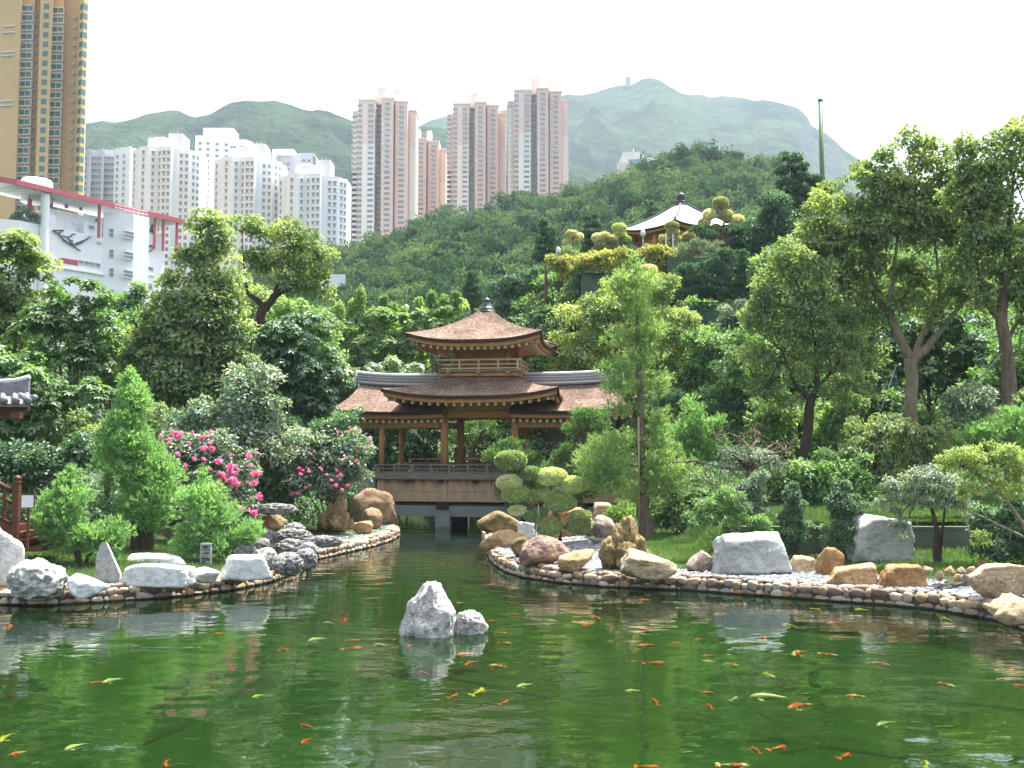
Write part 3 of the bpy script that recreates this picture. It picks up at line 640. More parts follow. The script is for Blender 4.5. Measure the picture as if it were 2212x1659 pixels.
# ------------------------------------------------------------------ timber pavilion on the bridge
def shingle_mat(name, cols, rows=9., rough=.9):
    m, t = newmat(name); o = N(t, 'OutputMaterial'); b = N(t, 'BsdfPrincipled'); b.inputs['Roughness'].default_value = rough; b.inputs['Specular IOR Level'].default_value = .15; L(t, b.outputs[0], o.inputs[0])
    tc = N(t, 'TexCoord'); n = N(t, 'TexNoise'); n.inputs['Scale'].default_value = 6.5; n.inputs['Detail'].default_value = 3; n.inputs['Roughness'].default_value = .85
    mp = N(t, 'Mapping'); mp.inputs['Scale'].default_value = (1, 1, 2.2); L(t, tc.outputs['Object'], mp.inputs[0]); L(t, mp.outputs[0], n.inputs['Vector'])
    n2 = N(t, 'TexNoise'); n2.inputs['Scale'].default_value = .9; n2.inputs['Detail'].default_value = 3; L(t, tc.outputs['Object'], n2.inputs['Vector'])
    ad = N(t, 'Math', operation='ADD'); mu = N(t, 'Math', operation='MULTIPLY'); mu.inputs[1].default_value = .35; L(t, n2.outputs[0], mu.inputs[0]); L(t, n.outputs[0], ad.inputs[0]); L(t, mu.outputs[0], ad.inputs[1])
    k = len(cols); r = ramp(t, [(.45 + .42 * i / (k - 1), c) for i, c in enumerate(cols)]); L(t, ad.outputs[0], r.inputs[0]); L(t, r.outputs[0], b.inputs['Base Color'])
    w = N(t, 'TexWave', wave_type='BANDS', bands_direction='Z', wave_profile='SAW'); w.inputs['Scale'].default_value = rows / 3.1; w.inputs['Distortion'].default_value = .6; w.inputs['Detail Scale'].default_value = 3; L(t, tc.outputs['Object'], w.inputs['Vector'])
    a2 = N(t, 'Math', operation='ADD'); L(t, w.outputs['Fac'], a2.inputs[0]); L(t, n.outputs[0], a2.inputs[1])
    bp = N(t, 'Bump'); bp.inputs['Strength'].default_value = .7; bp.inputs['Distance'].default_value = .03; L(t, a2.outputs[0], bp.inputs['Height']); L(t, bp.outputs[0], b.inputs['Normal'])
    return m
def woodmat(name, cols, stretch=(1, 1, 8), rough=.6, scale=2.0):
    return pm(name, cols, scale, rough, .25, 18, stretch, .25)
m_shingle = shingle_mat('cedar_shingles', [(.05, .032, .024), (.165, .108, .080), (.37, .27, .215)])
m_wood = woodmat('warm_timber', [(.38, .175, .068), (.50, .25, .105), (.57, .305, .14)], (6, 6, 1))
m_woodh = woodmat('warm_timber_beam', [(.37, .165, .062), (.48, .235, .095), (.54, .28, .125)], (1, 6, 6))
m_woodg = woodmat('weathered_timber', [(.18, .15, .13), (.26, .22, .19), (.33, .28, .25)], (1, 6, 6), .8)
m_wooddk = woodmat('dark_timber', [(.035, .022, .016), (.06, .038, .026)], (1, 5, 5), .8)
m_raft = woodmat('pale_timber_ends', [(.60, .44, .28), (.70, .54, .36)], (1, 4, 1), .7)
m_ridge = pm('grey_ridge_tiles', [(.20, .20, .21), (.30, .30, .31)], 4, .45, .2, 30)
m_ridgehi = pm('pale_ridge_caps', [(.50, .50, .52), (.62, .62, .63)], 3, .45, 0)
m_finial = pm('bronze_finial', [(.055, .06, .06), (.10, .11, .105)], 4, .4, .2, 10, metal=.4)
m_conc = pm('grey_concrete', [(.24, .255, .25), (.32, .335, .33)], 1.2, .9, .2, 30)
def stainedmat():
    m, t = newmat('stained_boards'); o = N(t, 'OutputMaterial'); b = N(t, 'BsdfPrincipled'); b.inputs['Roughness'].default_value = .8; b.inputs['Specular IOR Level'].default_value = .2; L(t, b.outputs[0], o.inputs[0])
    tc = N(t, 'TexCoord'); mp = N(t, 'Mapping'); mp.inputs['Scale'].default_value = (1.6, 1, .5); L(t, tc.outputs['Object'], mp.inputs[0])
    n = N(t, 'TexNoise'); n.inputs['Scale'].default_value = 1.7; n.inputs['Detail'].default_value = 7; n.inputs['Roughness'].default_value = .7; L(t, mp.outputs[0], n.inputs['Vector'])
    r = ramp(t, [(.3, (.42, .27, .165)), (.5, (.55, .38, .25)), (.7, (.62, .47, .34))]); L(t, n.outputs[0], r.inputs[0])
    # rust coloured run-off marks hanging from the upper edge
    sx = N(t, 'SeparateXYZ'); L(t, tc.outputs['Object'], sx.inputs[0]); mp2 = N(t, 'Mapping'); mp2.inputs['Scale'].default_value = (3.0, 1, .15); L(t, tc.outputs['Object'], mp2.inputs[0])
    n2 = N(t, 'TexNoise'); n2.inputs['Scale'].default_value = 2.0; n2.inputs['Detail'].default_value = 5; L(t, mp2.outputs[0], n2.inputs['Vector'])
    m1 = N(t, 'MapRange'); m1.inputs['From Min'].default_value = 2.05; m1.inputs['From Max'].default_value = 2.6; L(t, sx.outputs['Z'], m1.inputs[0])
    ad = N(t, 'Math', operation='ADD'); L(t, n2.outputs[0], ad.inputs[0]); mu = N(t, 'Math', operation='MULTIPLY'); mu.inputs[1].default_value = .45; L(t, m1.outputs[0], mu.inputs[0]); L(t, mu.outputs[0], ad.inputs[1])
    r2 = ramp(t, [(.68, (0, 0, 0)), (1, (1, 1, 1))]); L(t, ad.outputs[0], r2.inputs[0])
    mx = N(t, 'Mix', data_type='RGBA'); L(t, r2.outputs[0], mx.inputs[0]); L(t, r.outputs[0], mx.inputs[6]); mx.inputs[7].default_value = (.30, .155, .08, 1); L(t, mx.outputs[2], b.inputs['Base Color'])
    return m
m_stain = stainedmat()
def poly_roof(n, apo_e, apo_t, ze, zt, lift=.35, sag=.3, na=25, nb=15, rot=0., depth=1.0, flare=.05, thick=.10):
    """curved n-sided roof: returns grids (sides) for top surface; apo = apothem at eave and top"""
    half = math.tan(math.pi / n); G = []
    s = np.linspace(-1, 1, na); t = np.linspace(0, 1, nb); Sg, T = np.meshgrid(s, t)
    for k in range(n):
        w = apo_e + (apo_t - apo_e) * T; cor = np.abs(Sg) ** 3.2 * (1 - T) ** 1.6
        w2 = w * (1 + flare * cor)
        x = Sg * half * w2; y = -w2; z = ze + (zt - ze) * ((1 - sag) * T + sag * T ** 2.2) + lift * cor
        a = rot + 2 * math.pi * k / n; ca, sa = math.cos(a), math.sin(a)
        G.append(np.stack((ca * x - sa * y, (sa * x + ca * y) * depth, z), -1))
    return G
def roof_parts(root, G, thick=.16, board=.22, mat=None, raft=None, inset=.30, rn=17, rl=.9):
    top = MB(); edge = MB(); brd = MB(); under = MB()
    for g in G:
        top.grid(g)
        e = g[0]; c = g.mean(axis=(0, 1)); cc = np.array((0, 0, 0.))
        def ins(e, d, dz):
            r = e.copy(); h = np.linalg.norm(r[:, :2], axis=1, keepdims=True); r[:, :2] *= (h - d) / h; r[:, 2] += dz; return r
        edge.grid(np.stack((ins(e, .0, -thick), e)))
        edge.grid(np.stack((ins(e, inset * .6, -thick - .01), ins(e, 0, -thick))))
        b0 = ins(e, inset * .6, -thick - .012); b1 = ins(e, inset * .6, -thick - board)
        brd.grid(np.stack((b1, b0))); brd.grid(np.stack((ins(e, inset * .6 + .12, -thick - board), b1)))
        # soffit follows the roof slope up to the wall
        rows = [ins(e, inset * .6 + .12, -thick - board + .03)]
        for j in (3, 7):
            q = g[j].copy(); q[:, 2] -= .34; rows.append(q)
        under.grid(np.stack(rows), True)
    top.build('shingle_roof', mat or m_shingle, root, True); edge.build('eave_edge', m_wooddk, root); brd.build('eave_board', m_woodh, root); under.build('soffit', m_woodh, root)
    if raft is not None:
        for g in G[:raft]:
            e = g[0]; d = g[4].mean(0) - g[0].mean(0); d[2] = 0; d = unit(d[None])[0]; ang = math.atan2(d[1], d[0])
            me = MB().box(0, rl, -.075, .075, -.085, .085).mesh('rafter', m_raft)
            L0 = np.linspace(.06, .94, rn)
            for f in L0:
                i = f * (len(e) - 1); a = int(i); p = e[a] + (e[min(a + 1, len(e) - 1)] - e[a]) * (i - a)
                p = p.copy(); p += d * (inset + .02); p[2] -= thick + board + .075
                o = link('rafter', me, root, p); o.rotation_euler = (0, -.16, ang)
def cyl(mb, x, y, z0, z1, r, n=18): mb.tube([(x, y, z0), (x, y, z1)], [r, r * .97], n)
PHI = R(-10); PC = np.array((-1.47, 58.0))
def pav_pt(u, v, z=0): c, s = math.cos(PHI), math.sin(PHI); return np.array((PC[0] + c * u - s * v, PC[1] + s * u + c * v, z))
def pavilion():
    r = thing('bridge_pavilion', 'two tiered brown timber pavilion standing on the bridge, with curved shingle roofs', 'pavilion', pav_pt(0, 0, 2.95), PHI)
    zb = 2.95; Zo = -zb
    P = bpy.data.objects.new('tmp', None)      # local frame helper: meshes are written with world z and shifted
    def B(mb, name, mat, smooth=False): return mb.build(name, mat, r, smooth, (0, 0, Zo))
    class RR:  # parts created by roof_parts need the same shift
        pass
    before = set(bpy.data.objects)
    # upper roof
    G = poly_roof(4, 3.62, .42, 10.28, 12.25, .42, .34); roof_parts(r, G, raft=2, rn=18)
    # skirt roof
    G = poly_roof(4, 4.62, 2.15, 7.16, 8.30, .42, .25, nb=9); roof_parts(r, G, raft=1, rn=19)
    # wings: gable roofs with flared ends
    for sg in (-1, 1):
        s = np.linspace(0, 1, 22); t = np.linspace(0, 1, 9); top = MB(); edge = MB(); brd = MB(); und = MB(); gab = MB()
        for sv in (-1, 1):
            Sg, T = np.meshgrid(s, t)
            u_in = 1.85; u_out = 7.55 + .75 * (1 - T) ** 1.5
            u = sg * (u_in + (u_out - u_in) * Sg); v = sv * (2.95 * (1 - T)); endl = Sg ** 4 * .22 + (1 - Sg) ** 6 * .06
            z = 6.36 + (7.98 - 6.36) * (.72 * T + .28 * T ** 2) + endl
            g = np.stack((u, v, z), -1); fl = (sg * sv) > 0
            top.grid(g, fl)
            e = g[0]; lo = e - np.array((0, 0, .17)); edge.grid(np.stack((lo, e)), fl)
            i1 = lo + np.array((0, -sv * .2, -.008)); edge.grid(np.stack((i1, lo)), fl); b1 = i1 - np.array((0, 0, .21)); brd.grid(np.stack((b1, i1)), fl)
            b2 = b1 + np.array((0, -sv * .14, 0)); brd.grid(np.stack((b2, b1)), fl)
            rows = [b2 + np.array((0, 0, .03))] + [g[j] - np.array((0, 0, .36)) for j in (3, 6, 8)]; und.grid(np.stack(rows), not fl)
            # rake edges at both ends
            for col in (-1, 0):
                mb = MB(); q = g[:, col]; mb.grid(np.stack((q - np.array((0, 0, .42)), q - np.array((0, 0, .16)))), True); mb.grid(np.stack((q - np.array((0, 0, .16)), q)), True); mb.build('bargeboard', m_woodh, r)
            me = MB().box(-.075, .075, -.45, .45, -.085, .085).mesh('rafter', m_raft)
            if sv < 0:
                for f in np.linspace(.03, .95, 17):
                    k = f * 21; a = int(k); p = e[a] + (e[min(a + 1, 21)] - e[a]) * (k - a); o = link('rafter', me, r, (p[0], p[1] + .76, p[2] - .47)); o.rotation_euler = (.16, 0, 0)
        top.build('wing_roof', m_shingle, r, True); edge.build('eave_edge', m_wooddk, r); brd.build('eave_board', m_woodh, r); und.build('soffit', m_woodh, r)
        # ridge of grey tiles with pale bands
        rg = MB(); hi = MB(); uu = sg * np.linspace(1.4, 7.75, 14); lift = .02 + .22 * (np.abs(uu) / 7.75) ** 5
        def band(mb, w, z0, z1, ext=0):
            a = np.stack((uu + 0, 0 * uu - w, 7.93 + lift + z0), -1); b = np.stack((uu, 0 * uu - w, 7.93 + lift + z1), -1); c = np.stack((uu, 0 * uu + w, 7.93 + lift + z1), -1); d = np.stack((uu, 0 * uu + w, 7.93 + lift + z0), -1)
            mb.grid(np.stack((a, b, c, d, a)), sg < 0); 
            for i in (0, -1): mb.add([a[i], b[i], c[i], d[i]], [(0, 1, 2, 3)])
        band(rg, .19, 0, .60); band(hi, .24, .08, .17); band(hi, .225, .30, .345); band(hi, .225, .44, .485)
        pth = np.stack((uu, 0 * uu, 7.93 + lift + .62), -1); hi.tube(pth, .135, 10)
        rg.build('ridge', m_ridge, r); hi.build('ridge_cap', m_ridgehi, r)
        en = MB(); x = sg * 7.80; en.box(min(x, x + sg * .10), max(x, x + sg * .10), -.3, .3, 8.0, 8.98); en.build('ridge_end_tile', m_ridgehi, r)
        # gable wall
        gw = MB(); x = sg * 6.9; gw.add([(x, -2.1, 6.5), (x, 2.1, 6.5), (x, 0, 7.75), (x + .12 * sg, -2.1, 6.5), (x + .12 * sg, 2.1, 6.5), (x + .12 * sg, 0, 7.75)], [(0, 1, 2), (3, 5, 4)], [(0, 3, 4, 1), (1, 4, 5, 2), (2, 5, 3, 0)]); gw.build('gable_wall', m_woodh, r)
    for o in set(bpy.data.objects) - before:
        if o.parent is r: o.location.z += Zo
    fin = MB(); fin.lathe([(0, 12.15), (.50, 12.15), (.55, 12.22), (.50, 12.30), (.44, 12.33), (.47, 12.41), (.40, 12.48), (.33, 12.52), (.30, 12.66), (.24, 12.74), (.21, 12.86), (.25, 12.92), (.20, 12.99), (.10, 13.03), (.045, 13.1), (.02, 13.35), (0, 13.42)], n=20); B(fin, 'finial', m_finial, True)
    # upper storey walls, framing
    w = MB(); w.box(-1.50, 1.50, -1.50, 1.50, 8.3, 10.55); B(w, 'upper_wall', m_woodh)
    for x in (-1.5, 1.5):
        for y in (-1.5, 1.5): c = MB(); cyl(c, x, y, 8.3, 10.6, .15, 14); B(c, 'corner_post', m_wood, True)
    b = MB()
    for z0, z1, o in ((9.95, 10.22, .10), (9.34, 9.44, .08), (8.72, 8.86, .08)):
        for s in (-1, 1): b.box(-1.33, 1.33, s * 1.5 - o if s < 0 else 1.5, -1.5 if s < 0 else 1.5 + o, z0, z1); b.box(s * 1.5 - o if s < 0 else 1.5, -1.5 if s < 0 else 1.5 + o, -1.33, 1.33, z0, z1)
    for x in (-.55, .55): b.box(x - .05, x + .05, -1.56, -1.5, 8.87, 9.33)
    B(b, 'wall_beam', m_wood)
    # corner brackets under both eaves
    for a, z, l in ((3.30, 10.12, .62), (4.25, 7.03, .62)):
        for sx in (-1, 1):
            for sy in (-1, 1):
                br = MB(); M = Matrix.Translation((sx * a, sy * a, z)) @ Matrix.Rotation(math.atan2(sy, sx), 4, 'Z'); br.box(-1.6, .35, -.10, .10, -.12, .12, M); B(br, 'hip_rafter', m_woodg)
    # balcony: floor, brackets, rail
    fl = MB(); fl.box(-2.3, 2.3, -2.3, 2.3, 8.60, 8.70); B(fl, 'balcony_floor', m_woodg)
    fl = MB(); fl.box(-2.18, 2.18, -2.18, 2.18, 8.36, 8.56); B(fl, 'balcony_base', m_woodh)
    br = MB().box(-.09, .09, -.28, .28, -.11, 0.).mesh('balcony_bracket', m_wood)
    for q in (-1.7, 0, 1.7):
        for (x, y, a) in ((q, -2.22, 0), (2.22, q, 90), (q, 2.22, 0), (-2.22, q, 90)): o = link('balcony_bracket', br, r, (x, y, 8.60 + Zo - .004)); o.rotation_euler = (0, 0, R(a))
    rl = MB()
    for z, t in ((9.28, .045), (9.02, .035), (8.80, .035)):
        e = 2.45 if z > 9.2 else 2.2
        for s in (-1, 1): rl.box(-e, e, s * 2.2 - t, s * 2.2 + t, z - t, z + t); rl.box(s * 2.2 - t, s * 2.2 + t, -2.2 + t, 2.2 - t, z - t - .003, z + t - .003)
    B(rl, 'balcony_rail', m_raft)
    ps = MB().box(-.05, .05, -.05, .05, 8.70, 9.26).mesh('baluster', m_raft)
    for q in np.linspace(-2.2, 2.2, 5):
        for p in ((q, -2.2), (2.2, q), (q, 2.2), (-2.2, q)):
            if abs(p[0]) == abs(p[1]) and p[0] != q: continue
            link('baluster', ps, r, (p[0], p[1], Zo))
    # core between skirt and columns
    c = MB(); c.box(-2.05, 2.05, -2.1, 2.1, 6.42, 7.5); B(c, 'upper_frieze', m_woodh)
    c = MB()
    for s in (-1, 1): c.box(-1.78, 1.78, s * 2.0 - .16, s * 2.0 + .16, 6.04, 6.40); c.box(s * 2.02 - .14, s * 2.02 + .14, -1.78, 1.78, 6.0, 6.38)
    B(c, 'portal_beam', m_woodh)
    c = MB()
    for s in (-1, 1):
        for v in (-2, 2): c.box(min(s * 2.25, s * 7.0), max(s * 2.25, s * 7.0), v - .12, v + .12, 5.50, 5.86)
        c.box(s * 5.65 - .1, s * 5.65 + .1, -1.87, 1.87, 5.6, 5.9); c.box(min(s * 2.0, s * 7.1), max(s * 2.0, s * 7.1), -2.2, 2.2, 6.3, 6.36)
    B(c, 'wing_beam', m_woodh)
    for x in (-2, 2):
        for y in (-2, 2): c = MB(); cyl(c, x, y, 2.95, 6.5, .225); B(c, 'column', m_wood, True)
    for x in (-5.65, 5.65):
        for y in (-2, 2): c = MB(); cyl(c, x, y, 2.95, 6.0, .165); B(c, 'column', m_wood, True)
    return r
pavilion()
def bridge():
    r = thing('bridge', 'weathered timber and concrete bridge carrying the pavilion across the channel', 'bridge', pav_pt(0, 0, 0), PHI)
    u0, u1 = -5.85, 9.5
    d = MB(); d.box(u0, u1, -2.35, 2.35, 2.80, 2.95); d.build('deck', m_woodg, r)
    d = MB(); d.box(u0 - .05, u1, -2.48, -2.36, 2.62, 2.97); d.box(u0 - .05, u1, 2.36, 2.48, 2.62, 2.97); d.box(u0 - .05, u0 - .004, -2.36, 2.36, 2.62, 2.97); d.build('fascia', m_woodg, r)
    for v in (-2.42, 2.42):
        rl = MB(); rl.tube([(u0 - .15, v, 3.42), (u1, v, 3.42)], .045, 8); rl.box(u0, u1, v - .03, v + .03, 3.17, 3.23); rl.box(u0, u1, v - .035, v + .035, 3.0, 3.05); rl.build('rail', m_woodg, r)
        pb = MB().box(-.05, .05, -.045, .045, 2.97, 3.41).mesh('baluster', m_woodg)
        for i, u in enumerate(np.arange(u0, u1, 1.06)): link('baluster', pb, r, (u, v, 0))
    c = MB().box(-.14, .14, -.16, .1, 2.44, 2.617).mesh('bracket', m_wooddk)
    for u in np.arange(-4.0, 9, 1.93): link('bracket', c, r, (u, -2.45, 0))
    b = MB(); b.box(u0 + .1, u1, -2.25, -2.1, 1.95, 2.615); b.box(u0 + .1, u1, -2.262, -2.1, 1.38, 1.935); b.box(u0 + .1, u1, 2.1, 2.25, 1.38, 2.615); b.build('side_boards', m_stain, r)
    for u in (-5.6, -1.98, 2.0, 5.7): p = MB(); p.box(u - .2, u + .2, -2.36, -2.262, 1.40, 2.6); p.build('post', m_stain, r)
    for u in (-1.98, 2.0, 5.7): p = MB(); p.box(u - .34, u + .34, -2.55, -1.7, .98, 1.375); p.build('beam_seat', m_wooddk, r)
    b = MB(); b.box(u0 - .4, u1, -2.2, 2.2, 1.18, 1.27); b.build('underside', m_wooddk, r)
    b = MB(); b.box(u0 - .8, u1, -2.32, -1.9, .56, 1.16); b.box(u0 - .8, u1, 1.9, 2.3, .56, 1.16); b.build('cross_beam', m_conc, r)
    for u in (-1.98, 2.0):
        for v in (-2.1, 2.1): p = MB(); p.box(u - .42, u + .42, v - .36, v + .34, -1.2, .977); p.build('pier', m_conc, r)
    a = MB(); a.box(u0 - 1.1, u0 - .06, -2.3, 2.3, .2, 2.78); a.build('abutment', m_conc, r)
bridge()
# ------------------------------------------------------------------ second, golden pavilion on the hill
def hill_pavilion():
    D = 80.; c = at(1472, 515, D); zf = 18.2
    r = thing('hill_pavilion', 'golden timber pavilion with a pale grey tiled roof on top of the hill', 'pavilion', (c[0], D, zf))
    m_til = shingle_mat('pale_grey_tiles', [(.36, .38, .385), (.48, .50, .505), (.58, .60, .60)], 14, .4)
    m_gold = woodmat('golden_timber', [(.36, .15, .035), (.50, .24, .065), (.58, .30, .09)], (1, 1, 5), .45)
    ze = 21.62 - zf; zt = 23.85 - zf; apo = 4.85 * math.cos(math.pi / 6)
    G = poly_roof(6, apo, .5, ze - .25, zt, .30, .16, rot=R(15) )
    before = set(bpy.data.objects); roof_parts(r, G, mat=m_til, thick=.12, board=.2)
    for o in set(bpy.data.objects) - before:
        if o.name.startswith(('eave_board', 'soffit')): o.data.materials[0] = m_gold
    h = MB()
    for g in G: h.tube(g[:, 0] + np.array((0, 0, .05)), .09, 6)
    h.build('hip_ridge', m_finial, r)
    f = MB(); f.lathe([(0, zt - .1), (.62, zt - .1), (.62, zt + .06), (.5, zt + .1), (.5, zt + .22), (.55, zt + .25), (.4, zt + .33), (.3, zt + .37), (.3, zt + .46), (.36, zt + .49), (.15, zt + .55), (.30, zt + .64), (.36, zt + .78), (.30, zt + .92), (.12, zt + 1.02), (0, zt + 1.06)], n=24); f.build('finial', m_finial, r, True)
    w = MB(); w.lathe([(3.4, -1), (3.4, ze - .1)], n=6); b = w.build('wall', m_gold, r); b.rotation_euler = (0, 0, R(45))
    for k in range(6):
        a = R(45 + 60 * k); cy = MB(); cyl(cy, 3.5 * math.cos(a), 3.5 * math.sin(a), -1, ze + .05, .2); cy.build('column', m_gold, r, True)
    w = MB(); w.lathe([(3.62, ze - .75), (3.62, ze - .35), (3.75, ze - .3), (4.0, ze - .1)], n=6); b = w.build('eave_bracket', m_gold, r); b.rotation_euler = (0, 0, R(45))
    # framed name board under the eave, characters gilded
    a = R(-90 - 15); a = R(-105); 
    M = Matrix.Rotation(a + R(90), 4, 'Z')
    pl = MB(); pl.box(-.75, .75, -3.45, -3.36, ze - 1.05, ze - .55, M); o = pl.build('name_board', m_raft, r)
    pl = MB(); pl.box(-.68, .68, -3.5, -3.452, ze - 1.0, ze - .6, M); pl.build('board_face', m_gold, o)
hill_pavilion()
# ------------------------------------------------------------------ trees and shrubs
m_bark = pm('grey_brown_bark', [(.085, .062, .042), (.15, .115, .08), (.22, .175, .13)], 3, .95, .6, 14, (3, 3, .6))
m_barkd = pm('dark_bark', [(.030, .022, .016), (.06, .045, .032), (.10, .078, .056)], 3, .95, .6, 14, (3, 3, .6))
m_barkp = pm('pale_bark', [(.17, .13, .085), (.25, .20, .14), (.32, .265, .19)], 3, .95, .5, 14, (3, 3, .6))
def lobes_at(D, Lb, deep=.9):
    o = []
    for l in Lb:
        d = D + (l[4] if len(l) > 4 else 0); k = ppm(d); c = at(l[0], l[1], d); o.append((*c, l[2] / k * 1.08, l[2] / k * deep, l[3] / k * 1.08))
    return np.array(o)
_seed = [100]
def plant(name, label, cat, D, base, lobes, mat, kind='broad', Ln=.2, Wd=.09, clump=.7, cover=6., trunk=None, limbs=True, group=None, bark=None, dens=.6, deep=.9, droop=.35, extra=None, z0=None, tr=6, crown='crown', squash=.75):
    """lobes: view px ellipses (x, y, rx, ry[, extra depth]); trunk: list of polylines of (x, y, half width px[, extra depth])"""
    _seed[0] += 1; g = np.random.default_rng(_seed[0]); E = lobes_at(D, lobes, deep)
    bx = (base - CX) / F * D; bz = tz(bx, D) if z0 is None else z0
    O = np.array((bx, D, bz - .05)); r = thing(name, label, cat, O, 0, group)
    E[:, :3] -= O
    if kind in ('broad', 'rosette') and D > 38: Ln, Wd, cover = Ln * 1.22, Wd * 1.65, cover * .85
    area = (math.pi * E[:, 3] * E[:, 5]).sum()
    if kind == 'broad':
        C = subclumps(g, E, clump * 1.3, dens, squash); n = int(cover * area / (.5 * Ln * Wd)); p = leaf_cloud(g, C, n, Ln, Wd, droop)
    elif kind == 'rosette':
        C = subclumps(g, E, clump * 1.25, dens, squash); n = int(cover * area / (.5 * Ln * Wd) / 8); p = rosettes(g, C, n, Ln, Wd)
    elif kind == 'feather':
        C = subclumps(g, E, clump, 1.0, .9); n = int(cover * area / (.5 * Ln * Wd) / 7); p = feather(g, C, n, Ln, Wd)
    elif kind == 'pads':
        C = subclumps(g, E, clump, .9, .5); n = int(cover * area / (.5 * Ln * Wd) / 7); p = feather(g, C, n, Ln, Wd, lift=1.1, thick=.15)
    elif kind == 'ball':
        n = int(cover * area / (.5 * Ln * Wd)); p = leaf_cloud(g, E, n, Ln, Wd, .05, .2, .05, .10, .8, .8)
    link(crown, leafmesh(crown, p, LM[mat]), r)
    tb = MB()
    if trunk is None and limbs:
        top = E[np.argmax(E[:, 2])]; w = max(.06, .012 * (top[2] + 2)); trunk = []
        ax = np.array([(0, 0, 0), (E[:, 0].mean() * .5, E[:, 1].mean() * .5, top[2] * .5), (top[0], top[1], top[2])]); tb.tube(ax, [w * 1.3, w, w * .3], tr)
        for e in E[:8]:
            h = max(.1, e[2] * .55); tb.tube([(e[0] * .25, e[1] * .25, h * .8), (e[0] * .6, e[1] * .6, (h + e[2]) * .48), tuple(e[:3])], [w * .55, w * .4, w * .12], 5)
    elif trunk:
        for k, pl in enumerate(trunk):
            P = np.array([at(q[0], q[1], D + (q[3] if len(q) > 3 else 0)) - O for q in pl]); rr = np.array([q[2] / ppm(D) for q in pl])
            if k == 0: P[0, 2] = min(P[0, 2], -.05)
            t0 = np.linspace(0, 1, len(P)); t1 = np.linspace(0, 1, (len(P) - 1) * 4 + 1)
            Q = np.stack([np.interp(t1, t0, P[:, i]) for i in range(3)], -1); q2 = np.interp(t1, t0, rr)
            Q[1:-1] = .25 * Q[:-2] + .5 * Q[1:-1] + .25 * Q[2:]
            Q[1:-1] += (vnoise(Q[1:-1] * 1.7, 3)[:, None] * q2[1:-1, None] * np.array((.5, .5, 0)))
            tb.tube(Q, q2, 10)
        tip = np.array([at(pl[-1][0], pl[-1][1], D + (pl[-1][3] if len(pl[-1]) > 3 else 0)) - O for pl in trunk])
        if limbs:
            for e in E:
                s = tip[np.argmin(np.linalg.norm(tip - e[:3], axis=1))]; mid = (s + e[:3]) / 2 + g.normal(0, .12, 3) + np.array((0, 0, -.1))
                w = max(.02, .028 * np.linalg.norm(e[:3] - s) ** .5); tb.tube([s, mid, e[:3]], [w, w * .7, w * .25], 5)
    if tb.n: tb.build('trunk', bark or m_bark, r, True)
    if extra: extra(r, E, O, g)
    return r
T = plant
# ---- left bank, back rows
T('broadleaf_tree', 'olive green tree at the left edge, in front of the school and highest there', 'tree', 50, 20, [(20, 575, 70, 70), (60, 640, 60, 65), (-40, 650, 80, 100), (48, 535, 40, 28), (20, 700, 80, 60), (-40, 760, 70, 80)], 'olive', 'rosette', .26, .10, .8, 6)
T('broadleaf_tree', 'leafy green tree with whorled leaves just below the white school', 'tree', 46, 165, [(190, 640, 40, 42), (140, 645, 30, 40), (110, 690, 60, 55), (200, 705, 45, 50), (160, 765, 70, 50), (70, 750, 60, 55)], 'green', 'rosette', .24, .09, .7, 6)
T('broadleaf_tree', 'dark leafy tree behind the grey tiled roof corner', 'tree', 43, 80, [(40, 850, 80, 65), (115, 885, 70, 65), (60, 930, 80, 60), (185, 870, 50, 60), (20, 790, 60, 40)], 'green', 'rosette', .22, .085, .6, 6)
T('shrub', 'bright sunlit yellow green bush between two dark trees', 'shrub', 50, 235, [(240, 745, 38, 42), (222, 790, 45, 36), (255, 800, 35, 40)], 'bright', 'broad', .18, .085, .5, 6)
T('broadleaf_tree', 'small fresh green tree in front of the foot of the school', 'tree', 70, 300, [(300, 655, 26, 38), (255, 680, 40, 40), (330, 690, 35, 40), (290, 730, 60, 50)], 'green', 'broad', .26, .12, .8, 6)
T('broadleaf_tree', 'tall pyramid shaped tree, widest at its base, right of the school', 'tree', 48, 428, [(440, 482, 36, 30), (470, 510, 25, 30), (440, 545, 52, 46), (402, 560, 22, 28), (462, 600, 60, 50), (420, 640, 58, 50), (470, 690, 75, 55), (375, 722, 72, 50), (440, 770, 92, 56), (335, 775, 55, 48), (400, 838, 98, 55), (480, 850, 78, 55), (325, 842, 52, 55), (305, 790, 50, 44), (525, 800, 50, 50), (352, 700, 40, 40), (495, 745, 50, 44), (366, 612, 22, 28), (352, 655, 28, 32), (335, 705, 34, 34), (500, 650, 36, 38), (312, 745, 40, 40), (290, 800, 36, 40), (415, 700, 60, 60), (440, 660, 60, 60), (390, 790, 80, 60)], 'fresh', 'broad', .20, .085, .62, 5.2, trunk=[[(428, 960, 9), (425, 840, 8), (430, 700, 6), (432, 560, 3), (433, 490, 1.5)]], limbs=False)
T('broadleaf_tree', 'silvery leaved tree below the pyramid shaped tree', 'tree', 43.5, 510, [(520, 860, 78, 52), (450, 905, 65, 45), (580, 905, 58, 48), (505, 940, 88, 40), (545, 820, 50, 36), (610, 950, 50, 40)], 'silver', 'broad', .17, .075, .5, 5.5)
